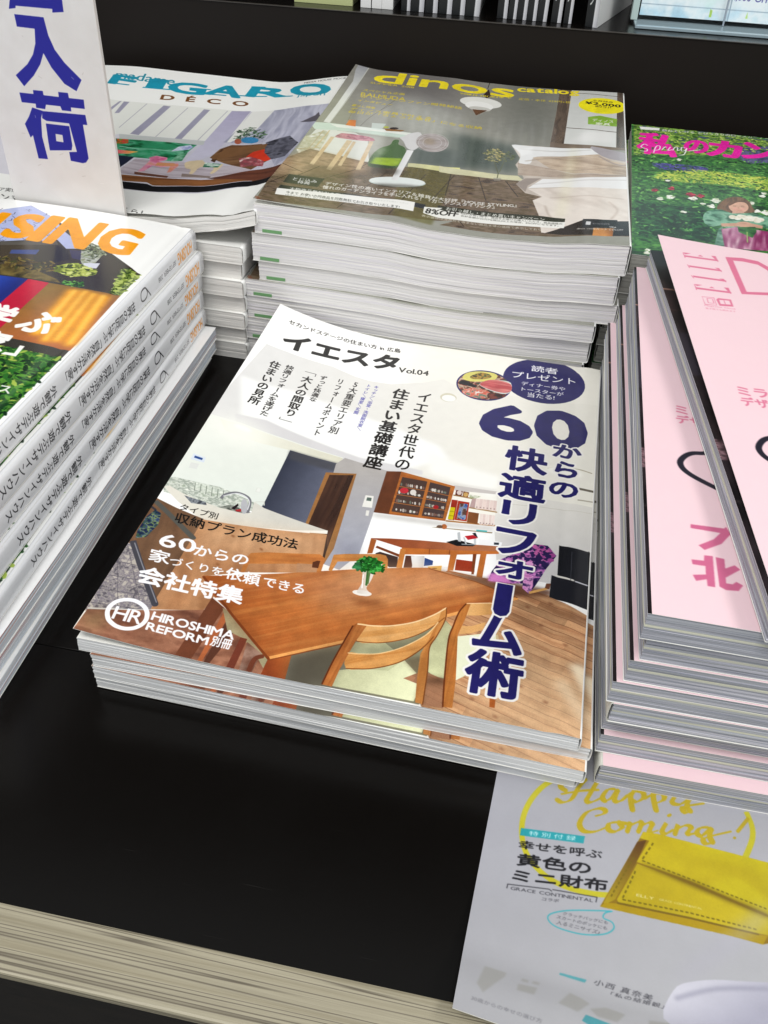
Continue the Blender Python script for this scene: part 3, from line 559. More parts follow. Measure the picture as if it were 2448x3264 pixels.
('P','1959 141 1958 140 1957 140 1956 139 1954 139 1952 139 1950 139 1947 139 1945 140 1943 141 1941 141 1939 143 1938 144 1938 145 1938 146 1938 147 1939 148 1941 149 1942 149 1945 149 1947 149 1949 149 1952 148 1954 148 1956 146 1957 145 1958 144 1959 142','7a4a34',{'soft': 0.5,'al': 0.8}),
('P','1832 182 1832 181 1831 181 1830 180 1828 180 1825 180 1823 180 1821 180 1818 181 1816 182 1814 183 1812 184 1811 186 1811 187 1811 188 1811 189 1812 190 1814 190 1816 191 1818 191 1820 191 1823 190 1825 189 1827 188 1829 187 1831 186 1832 185 1832 184','7a4a34',{'soft': 0.5,'al': 0.8}),
('P','1402 786 1628 790 1660 798 1933 788 1927 749 1753 703 1589 708 1471 725','5e3b2b',{'soft': 1.2,'al': 0.85}),
('P','1813 1085 1889 1091 1935 1029 1894 927 1877 872 1852 796 1829 740 1797 767 1798 800 1739 784 1638 779 1647 843 1680 937 1725 981','2b2050',{'n': (3,['231a45','2b2050','8a4f98','d88cc8','2b2050'],9,2.6)}),
('K','1701 942 1811 1071 1885 1046 1869 976 1820 878 1752 860',240,1.2,['c46bb0','2b2050','a860a4','2b2050','d898cc','2b2050'],8,0.8),
('K','1818 1072 1890 1080 1930 1027 1893 939 1841 969',60,1.4,['a04890','2b2050','c060a0','2b2050'],9,0.8),
('P','1793 871 1839 862 1842 791 1829 743 1797 767','d58cc6',{'n': (2.2,['2b2050','e4a0d4','c878b8'],19,2.2)}),
('P','1635 808 1668 849 1743 806 1739 784 1642 775','cf7dc0',{'soft': 0.8}),
('S','1829 746 1904 793',1.4,'cf9c5c'),
('P','1943 1109 2096 1092 2149 1085 2155 843 2089 853 1948 886','15161b',{'g': ('26282e',(195,105.4),(209.3,103.5))}),
('P','1921 889 2094 854 2155 848 2160 651 2097 702 1921 742','1c1d24'),
('S','1940 894 2021 874',1.1,'d9d6ce'),
('S','2029 870 2095 859',0.8,'c9c9d2'),
('S','2005 1072 2009 871',0.3,'3a3c44'),
('S','2085 1098 2095 690',0.4,'0a0a0c'),
('P','1901 827 1922 832 1918 791 1897 795','6a4230'),
('S','1842 1719 1901 1750 1984 1750 2076 1734',0.8,'b7ae98',{'sm': 5}),
('S','2013 1576 2100 1576',1.9,'6c655a'),
('S','2013 1480 2103 1489',1,'b0aa9c'),
('P','2034 1703 2031 1692 2023 1683 2011 1675 1995 1669 1977 1667 1956 1670 1934 1667 1913 1668 1892 1672 1874 1678 1858 1686 1847 1694 1840 1704 1837 1715 1840 1725 1848 1734 1860 1743 1876 1750 1895 1755 1916 1757 1939 1759 1961 1758 1981 1749 1999 1740 2014 1731 2026 1722 2032 1713','fbf9f0',{'soft': 1}),
('P','-28 1005 18 1037 245 1061 432 1018 469 960 276 884 107 917 10 915','c9cfc2',{'n': (2.6,['9aa594','dfe3d8','8c968a','eef0e6'],21,1.8,0.5),'al': 0.9}),
('P','111 1055 298 1047 309 1015 130 1008','dfe6da',{'al': 0.5}),
('S','122 1042 139 985',0.4,'7d867a'),
('S','152 1043 168 984',0.4,'7d867a'),
('S','181 1043 198 983',0.4,'7d867a'),
('S','210 1044 228 982',0.4,'7d867a'),
('S','240 1044 258 980',0.4,'7d867a'),
('S','269 1044 287 978',0.4,'7d867a'),
('P','-4 949 17 968 103 942 299 916 448 934 437 1020 496 992 839 924 841 904 445 828 265 793 247 803 100 878','e4e0d4',{'g': ('d2cfc6',(15.7,89.5),(66.3,92.9))}),
('P','107 933 218 930 231 910 157 895','5b6068',{'n': (1.6,['3a3e46','9aa0a6','5b6068'],5,2)}),
('P','286 919 336 957 447 938 413 919','6b6f66',{'n': (1.4,['40443f','a0a49a'],8,2)}),
('S','278 985 285 1018 331 1053 387 1046 417 1012 431 935',1.5,'74747a',{'sm': 6}),
('S','281 1003 333 1048 385 1041 415 1007 424 952',0.5,'e6e6ea',{'sm': 6}),
('P','347 935 365 978 374 968 364 928','241c20'),
('P','369 930 395 948 399 926 378 921','b02c30'),
('P','417 976 420 964 423 953 425 942 425 933 424 925 422 920 419 918 415 918 411 920 406 925 400 933 395 942 390 952 386 964 382 976 379 987 378 998 377 1008 378 1015 380 1020 383 1023 387 1023 391 1020 397 1015 402 1008 407 998 412 988','b7b7bc'),
('S','442 1022 481 1037 489 1012',0.6,'d8dad0'),
('P','213 793 262 799 464 839 678 881 839 925 843 901 626 863 413 821 275 796','f8f6ef'),
('P','35 1245 100 1242 106 1201 37 1197','dbe3ee'),
('P','46 1232 89 1231 91 1215 48 1215','2c4c8e'),
('P','47 1175 88 1182 92 1139 52 1132','dfe1dd'),
('P','412 1129 437 1132 441 1096 416 1093','dfe2da'),
('P','418 1125 434 1127 437 1101 420 1099','eceee8'),
('P','0 860 106 836 253 813 276 752 248 201 246 255 31 540 -14 530 -17 682','75563f',{'w': ('5e4433',(12,79.9),(20.2,38.3),22,4,0.6)}),
('P','251 809 394 828 843 896 866 726 880 635 551 540 384 459 475 357 462 268 246 200 248 487','bf8a60',{'w': ('9d6a45',(30.2,81.9),(42.3,26.9),34,7,0.75)}),
('P','251 809 843 896 863 738 464 631 286 619','e0b890',{'soft': 5,'al': 0.45}),
('P','431 748 430 746 430 745 428 745 427 744 425 744 423 744 421 745 419 746 417 747 415 749 414 750 413 752 412 753 412 755 412 756 413 757 414 758 416 758 417 758 419 758 421 757 424 756 425 755 427 754 429 752 430 751 430 749','8a5836',{'soft': 0.4}),
('P','585 704 584 703 584 702 583 701 581 701 579 701 577 701 575 702 573 703 571 704 570 706 568 707 567 709 567 710 566 712 567 713 567 714 569 715 570 715 572 715 574 715 576 714 578 713 580 712 582 710 583 709 584 707 585 706','8a5836',{'soft': 0.4}),
('P','430 547 430 546 429 545 428 544 427 544 425 544 423 544 421 545 419 545 417 547 415 548 414 549 413 551 412 552 412 554 412 555 413 556 414 556 416 557 417 557 419 556 421 556 423 555 425 554 427 553 428 551 429 550 430 548','8a5836',{'soft': 0.4}),
('P','327 398 327 397 326 396 325 395 324 395 322 395 320 395 318 395 316 396 314 397 313 398 311 400 310 401 310 402 309 404 310 405 310 406 311 406 313 407 315 407 316 407 318 406 320 405 322 404 324 403 325 402 326 400 327 399','8a5836',{'soft': 0.4}),
('P','-7 524 18 544 94 428 249 245 249 197 -10 98 -3 117 -4 297','8b8487',{'n': (1.7,['5f5a62','a39c98','77707a','b8b0a6'],31,2.6)}),
('S','-2 502 62 501',0.35,'4c4852',{'al': 0.7}),
('S','-3 411 111 422',0.35,'4c4852',{'al': 0.7}),
('S','-4 322 159 345',0.35,'4c4852',{'al': 0.7}),
('S','-4 236 206 269',0.35,'4c4852',{'al': 0.7}),
('S','-5 152 252 195',0.35,'4c4852',{'al': 0.7}),
('S','7 513 210 196',0.3,'4c4852',{'al': 0.6}),
('S','7 405 121 158',0.3,'4c4852',{'al': 0.6}),
('S','4 120 252 197',0.8,'d0ccc6'),
('S','12 554 102 431 255 235',3,'43424a'),
('S','24 546 109 434 256 247',0.5,'8a8a92'),
('S','0 838 88 785 255 674',2.6,'55544f'),
('S','-17 801 23 784',1.2,'35343a'),
('P','23 784 57 771 74 695 56 599 16 575 4 623 4 719','2c3c5c',{'n': (2.2,['1a2446','3c5c3c','2c3a78','8aa05a','1f2a4a'],41,2.8)}),
('P','1 -24 7 114 248 196 473 274 515 322 592 276 815 86 824 -14 541 -31 300 -35','8c5c46',{'n': (11,['6f4434','93614a','a9745a','845440'],51,1.9,0.6)}),
('P','6 98 103 141 108 26 22 16','a0845c',{'soft': 3,'al': 0.6}),
('P','470 349 542 307 509 -20 440 -11','6d3d29'),
('P','548 292 576 271 556 -19 537 -20','b2623a'),
('P','576 271 637 221 585 -19 564 -16','5a3426'),
('P','534 305 588 286 711 176 811 87 808 33 728 126 664 168 598 188','a59b78'),
('P','664 168 694 166 694 -8 662 -7','6e3526'),
('P','699 151 775 107 770 2 716 -2','7f5a48',{'n': (5,['6a4436','a08070'],3,2)}),
('S','788 95 759 71 756 9',2.2,'703a28',{'sm': 4}),
('P','812 90 905 151 913 -6 808 -3','b5602c',{'g': ('8a3f20',(90.4,8.8),(82.3,3.6))}),
('P','912 -13 898 137 1072 246 1188 309 1485 487 1524 451 1556 150 1457 8 1057 3','6f6c5e',{'g': ('8e8c70',(98.2,12.7),(138.4,31.5))}),
('P','1095 94 1197 135 1305 147 1354 222 1430 153 1445 92 1436 19 1097 14','c3c49c',{'g': ('eff1c6',(113.3,10.3),(139.2,2.9))}),
('P','1141 264 1257 294 1361 223 1305 147 1145 117 1122 194','a5a684',{'g': ('c9cba0',(115.4,24.5),(130.1,16.6))}),
('P','1454 333 1477 485 1524 451 1526 287 1536 165 1491 163 1441 202 1434 306','b4b48c',{'g': ('d2d4a6',(150.5,36.8),(148.9,17.3))}),
('P','1547 401 1657 446 1721 457 1735 405 1612 194 1581 164','e9ebce'),
('P','1373 123 1445 182 1539 156 1555 13 1468 10 1455 104','a37456',{'d': ((180.9,54.8),(210.7,45.5),3.1,'7a4f38',0.4)}),
('P','383 461 851 633 1086 715 1294 776 1363 794 1582 760 1779 701 1712 640 1476 493 1181 306 979 184 1026 227 814 84 592 276 475 357','a85c2c',{'w': ('c98448',(81.1,28.4),(145.8,66.9),45,2.6,0.8)}),
('P','383 461 851 633 1086 715 1294 776 1363 794 1582 760 1779 701 1712 640 1476 493 1181 306 979 184 1026 227 814 84 592 276 475 357','8f451c',{'w': ('c06c30',(81.1,28.4),(145.8,66.9),70,1.1,0.9),'al': 0.33}),
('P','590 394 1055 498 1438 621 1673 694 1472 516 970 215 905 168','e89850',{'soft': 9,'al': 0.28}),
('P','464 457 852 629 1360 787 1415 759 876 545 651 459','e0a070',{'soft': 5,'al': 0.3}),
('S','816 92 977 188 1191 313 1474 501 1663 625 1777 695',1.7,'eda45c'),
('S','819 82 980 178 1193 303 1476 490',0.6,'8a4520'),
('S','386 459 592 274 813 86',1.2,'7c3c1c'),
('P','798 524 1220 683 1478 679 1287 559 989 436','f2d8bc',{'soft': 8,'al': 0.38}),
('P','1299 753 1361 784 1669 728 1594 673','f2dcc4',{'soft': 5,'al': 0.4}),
('P','538 669 607 697 847 753 880 730 884 636 864 631 859 684 714 649 553 600 553 540 535 534 526 625','c27a40',{'w': ('a86030',(55.5,63.4),(84.7,72.1),20,2,0.7)}),
('P','763 665 859 684 865 631 776 607','b98a66'),
('P','847 707 862 709 865 659 836 657 830 692','5b3220'),
('P','911 766 961 785 1119 826 1149 823 1164 800 1175 738 1151 731 1143 771 1109 775 940 725 930 654 914 660','c98648',{'w': ('b06c34',(96.5,76.9),(110.4,79.5),20,2,0.7)}),
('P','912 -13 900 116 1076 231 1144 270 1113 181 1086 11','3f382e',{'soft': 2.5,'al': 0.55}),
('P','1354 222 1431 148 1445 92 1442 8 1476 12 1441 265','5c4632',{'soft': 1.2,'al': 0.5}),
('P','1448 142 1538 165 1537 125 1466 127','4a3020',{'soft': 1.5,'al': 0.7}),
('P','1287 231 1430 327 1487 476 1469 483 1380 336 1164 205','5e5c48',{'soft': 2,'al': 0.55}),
('P','1560 607 1666 637 1700 640 1692 574 1627 549 1569 534 1559 495','e2ae70',{'g': ('cf9656',(157.2,58),(169.1,57.5))}),
('P','1555 468 1603 477 1660 517 1658 472 1609 437 1558 417','d9a468'),
('P','1561 607 1581 609 1570 509 1553 414 1581 176 1590 24 1552 20 1536 165 1519 372 1527 463 1539 548','bd7638',{'w': ('965426',(156.2,59),(156.1,7.2),30,2,0.7)}),
('P','1722 172 1750 177 1753 65 1732 65','a85a28'),
('P','1708 482 1724 486 1743 353 1729 349','c9a070',{'al': 0.6}),
('P','1120 368 1190 374 1269 395 1360 441 1432 503 1479 558 1482 498 1437 429 1375 362 1302 314 1227 283 1144 270','dfa768',{'w': ('c8853f',(115.2,32.2),(143.9,46.4),34,2.4,0.75),'sm': 3}),
('P','1121 198 1180 207 1255 230 1340 288 1421 378 1459 463 1454 377 1419 302 1361 223 1299 174 1220 136 1134 116','d79a58',{'w': ('bd7a3a',(115.8,16.1),(141.5,32.3),34,2,0.7),'sm': 3}),
('P','1105 349 1119 372 1164 370 1137 263 1124 184 1110 97 1103 10 1060 12 1070 128 1084 216','b8713a',{'w': ('8f4c22',(112.9,34.9),(108.1,3),30,2.2,0.75)}),
('P','1463 550 1481 559 1487 488 1466 380 1448 310 1462 187 1473 13 1442 15 1427 137 1417 269 1435 350 1457 457','c88748',{'w': ('a0602c',(146.8,54.1),(145.1,4.4),30,2,0.7)}),
('S','1122 367 1190 373 1269 394 1360 440 1433 502 1479 557',0.7,'f4d2a0',{'sm': 5}),
('S','1144 270 1227 282 1303 313 1375 361 1437 428 1482 497',0.45,'8a5024',{'sm': 5}),
('S','1121 198 1180 207 1255 230 1340 288 1421 378 1459 463',0.5,'f0c890',{'sm': 5}),
('S','1134 115 1221 135 1300 173 1361 222 1419 301 1454 376',0.5,'84491f',{'sm': 5}),
('S','1106 353 1085 219 1072 129 1061 15',0.7,'5e2c14',{'sm': 4}),
('S','1481 558 1487 488 1466 380 1448 310 1462 187 1473 13',0.5,'7a4420',{'sm': 4}),
('S','1562 606 1539 548 1527 463 1519 372 1536 165 1552 22',0.7,'6a3418',{'sm': 4}),
('S','1564 608 1666 637 1698 640',0.5,'f2d0a0'),
('S','1360 787 1583 756 1779 701',0.5,'7c4422'),
('P','1101 652 1363 770 1570 726 1360 601','e9b888',{'soft': 6,'al': 0.35}),
('P','1052 512 1185 527 1226 498 1113 468','7a3c1c',{'soft': 2,'al': 0.6}),
('P','970 666 1182 741 1180 672 996 600','f0c49a',{'soft': 4,'al': 0.35}),
('P','387 456 683 257 813 88 725 136 561 267','6f3517',{'soft': 3,'al': 0.3}),
('P','1141 557 1141 553 1138 549 1133 545 1127 542 1119 539 1110 538 1100 537 1090 536 1081 537 1072 539 1065 541 1059 544 1056 548 1054 551 1055 555 1057 559 1062 563 1069 566 1077 569 1086 571 1095 572 1105 572 1115 571 1123 569 1131 567 1136 564 1140 561','eee8e0'),
('P','1061 708 1116 712 1119 643 1109 590 1130 560 1077 549 1079 592 1084 643','d8cfc6',{'g': ('f4f0ea',(106.4,65.9),(111.8,67.3)),'al': 0.85,'sm': 3}),
('S','1089 706 1105 608',1,'3f6a34'),
('S','1099 709 1109 620',0.8,'5a7a44'),
('S','1075 672 1090 585',0.5,'ffffff'),
('K','1029 717 1031 765 1069 791 1114 787 1151 765 1158 714 1134 713 1122 684 1099 709 1056 693',230,1.25,['0f3c14','175018','1f6a24','2c8a30','48b04c','1a5a20'],5,0.45),
('K','1021 720 1032 734 1046 706 1027 695',14,1.5,['2c6a40','3a8a50'],6,0.45),
('P','2006 2598 2001 2558 1991 2521 1975 2488 1954 2462 1928 2429 1899 2405 1866 2386 1831 2372 1794 2363 1756 2361 1718 2365 1680 2374 1645 2389 1612 2410 1582 2436 1556 2466 1535 2500 1518 2537 1508 2577 1504 2617 1506 2658 1514 2699 1528 2737 1549 2773 1574 2805 1605 2832 1640 2854 1677 2869 1717 2878 1758 2881 1799 2876 1838 2864 1876 2847 1909 2823 1939 2796 1964 2763 1983 2720 1997 2679 2004 2638','221f60'),
('P','1570 2476 1570 2448 1565 2421 1556 2396 1544 2372 1528 2350 1510 2332 1489 2316 1466 2304 1441 2296 1416 2292 1390 2292 1365 2296 1340 2304 1317 2316 1296 2331 1277 2350 1262 2372 1249 2396 1241 2421 1236 2448 1235 2476 1239 2503 1247 2530 1258 2555 1274 2578 1293 2598 1314 2615 1338 2628 1364 2637 1390 2641 1417 2641 1444 2636 1470 2627 1493 2614 1515 2597 1533 2577 1548 2554 1559 2529 1567 2503','221f60'),
('P','1562 2475 1561 2450 1557 2425 1548 2402 1537 2380 1522 2360 1504 2343 1484 2328 1462 2317 1439 2310 1415 2306 1390 2306 1366 2309 1343 2316 1321 2327 1301 2342 1283 2359 1269 2379 1257 2401 1249 2424 1244 2449 1244 2474 1248 2500 1255 2524 1266 2547 1281 2568 1299 2586 1319 2602 1342 2614 1366 2622 1392 2626 1417 2626 1442 2621 1466 2613 1489 2601 1509 2586 1527 2568 1541 2547 1552 2524 1559 2500','5a4038',{'n': (4,['2a2420','6b3a2c','c9b8a0','8a3028','3a4a38'],61,2.4)}),
('P','1266 2510 1279 2577 1351 2621 1441 2625 1471 2594 1452 2538 1391 2508 1317 2489','d8cf70',{'sm': 4}),
('P','1309 2548 1365 2609 1418 2605 1435 2571 1388 2533 1325 2521','6a5a3a',{'n': (2,['3a3020','8a7a3a','c09040','4a5a30'],5,2.4),'sm': 3}),
('P','1250 2467 1263 2484 1367 2451 1358 2424 1250 2442','1c1a1e'),
('P','1374 2472 1427 2531 1501 2553 1560 2538 1570 2436 1519 2398 1420 2430','d5dcd8',{'sm': 3}),
('P','1377 2473 1426 2537 1502 2547 1562 2520 1568 2438 1511 2410 1420 2436','b84a4e',{'w': ('e29088',(138.2,248.1),(156,248.2),12,1.4,0.9),'sm': 3}),
('P','1281 2365 1346 2421 1443 2400 1461 2357 1404 2311 1328 2319','c86a4a',{'n': (2.4,['e8e4dc','c8503a','d89080','5a7a6a'],77,2.4),'sm': 3}),
('P','1444 2388 1519 2398 1546 2381 1501 2335 1446 2329','5a2c28',{'n': (2.4,['2a1c1c','7a3a30'],7,2.4),'sm': 3}),
('P','1264 2273 1264 2262 1261 2252 1256 2242 1249 2234 1241 2227 1231 2223 1221 2221 1210 2221 1199 2224 1190 2229 1181 2236 1174 2244 1170 2254 1167 2265 1167 2276 1170 2286 1175 2296 1182 2304 1190 2311 1200 2316 1211 2318 1222 2317 1232 2315 1242 2309 1250 2302 1257 2294 1262 2284','d2ccb6'),
('P','1261 2265 1261 2257 1258 2249 1254 2242 1248 2235 1241 2230 1232 2227 1223 2225 1214 2225 1205 2227 1196 2231 1189 2236 1183 2243 1180 2250 1178 2258 1178 2266 1180 2274 1184 2281 1190 2288 1198 2293 1206 2296 1216 2298 1225 2298 1234 2296 1242 2292 1250 2287 1255 2280 1259 2273','f6f6f2'),
('T','セカンドステージの住まい方 in 広島','98 2732 828 2756 106 2680','2a2622',{'bold': 0.03}),
('T','イエスタ','121 2594 844 2665 135 2416','1b1917',{'bold': 0.075}),
('T','Vol.04','864 2530 1052 2537 869 2471','1b1917',{'bold': 0.03}),
('T','イエスタ世代の','1034 2282 1123 2277 1039 1503','1b1917',{'vert': True,'bold': 0.035}),
('T','住まい基礎講座','884 2287 987 2281 880 1469','1b1917',{'vert': True,'bold': 0.05}),
('T','キッチン／浴室・洗面脱衣室／','765 2276 793 2275 767 1791','4846a0',{'vert': True,'bold': 0.02}),
('T','トイレ／寝室／玄関','719 2276 746 2276 714 1943','4846a0',{'vert': True,'bold': 0.02}),
('T','5大重要エリア別','627 2271 681 2270 624 1716','1b1917',{'vert': True,'bold': 0.03}),
('T','リフォームポイント','542 2267 583 2266 551 1667','1b1917',{'vert': True,'bold': 0.03}),
('T','ずっと快適な','437 2256 479 2258 441 1972','1b1917',{'vert': True,'bold': 0.03}),
('T','大人の間取り','342 2204 407 2209 353 1777','1b1917',{'vert': True,'bold': 0.04}),
('S','340 2248 408 2252 409 2225',0.35,'1b1917'),
('S','342 1750 341 1731 413 1730',0.35,'1b1917'),
('T','快適リフォームを遂げた','224 2258 274 2261 228 1716','1b1917',{'vert': True,'bold': 0.035}),
('T','住まいの見所','131 2250 196 2250 135 1788','1b1917',{'vert': True,'bold': 0.045}),
('T','読者','1665 2792 1831 2793 1668 2717','f6f5f8',{'bold': 0.03}),
('T','プレゼント','1555 2686 1944 2704 1559 2610','f6f5f8',{'bold': 0.02}),
('T','ディナー券や','1623 2579 1888 2582 1625 2532','f6f5f8',{'bold': 0.015}),
('T','トースターが','1630 2512 1883 2519 1631 2468','f6f5f8',{'bold': 0.015}),
('T','当たる!','1670 2462 1832 2468 1671 2408','f6f5f8',{'bold': 0.02}),
('T','6','1405 2282 1702 2283 1448 1925','221f60',{'bold': 0.07}),
('T','0','1729 2310 2023 2297 1755 1925','221f60',{'bold': 0.07}),
('T','か','1861 1968 2017 1957 1858 1841','221f60',{'out': (1,'f2efec'),'bold': 0.06}),
('T','ら','1885 1806 2002 1798 1882 1665','221f60',{'out': (1,'f2efec'),'bold': 0.06}),
('T','の','1865 1621 2013 1613 1862 1494','221f60',{'out': (1,'f2efec'),'bold': 0.06}),
('T','快','1607 1883 1837 1878 1611 1653','221f60',{'out': (1,'f2efec'),'bold': 0.055}),
('T','適','1605 1625 1846 1622 1609 1409','221f60',{'out': (1,'f2efec'),'bold': 0.06}),
('T','リ','1643 1394 1814 1388 1645 1211','221f60',{'out': (1,'f2efec'),'bold': 0.055}),
('T','フ','1634 1171 1829 1166 1637 984','221f60',{'out': (1,'f2efec'),'bold': 0.055}),
('T','ォ','1665 947 1833 943 1666 822','221f60',{'out': (1,'f2efec'),'bold': 0.055}),
('T','ム','1613 584 1825 582 1618 359','221f60',{'out': (1,'f2efec'),'bold': 0.055}),
('T','術','1609 358 1846 358 1614 119','221f60',{'out': (1,'f2efec'),'bold': 0.06}),
('S','1719 779 1718 601',8.9,'f2efec'),
('S','1719 775 1718 604',7.3,'221f60'),
('T','タイプ別','117 875 306 877 122 829','1b1917',{'bold': 0.02}),
('T','収納プラン成功法','121 811 723 825 133 740','1b1917',{'bold': 0.03}),
('T','60','108 652 279 665 127 569','f6f5f8',{'bold': 0.03}),
('T','からの','284 639 538 653 294 572','f6f5f8',{'bold': 0.035}),
('T','家','105 545 200 549 122 467','f6f5f8',{'bold': 0.035}),
('T','づくりを','206 527 457 538 217 473','f6f5f8',{'bold': 0.03}),
('T','依頼','467 552 630 547 479 478','f6f5f8',{'bold': 0.035}),
('T','できる','646 542 837 541 655 482','f6f5f8',{'bold': 0.03}),
('T','会社特集','109 432 589 448 125 327','f6f5f8',{'bold': 0.055}),
('S','248 170 252 158 255 146 255 133 253 121 249 110 243 100 235 90 226 82 215 76 203 71 191 68 178 67 165 68 152 70 139 75 127 81 116 88 107 97 99 108 93 119 88 131 86 143 85 155 87 167 91 179 96 190 104 200 113 208 124 215 136 220 148 223 162 225 175 224 189 221 202 216 214 210 225 202 234 192 242 182 248 170',2,'f6f5f8'),
('T','HR','111 172 234 179 118 102','f6f5f8',{'bold': 0.02}),
('T','HIROSHIMA','267 196 635 193 272 148','f6f5f8',{'bold': 0.045}),
('T','REFORM','268 134 541 131 273 91','f6f5f8',{'bold': 0.045}),
('T','別冊','553 145 642 145 555 90','f6f5f8',{'bold': 0.05})])
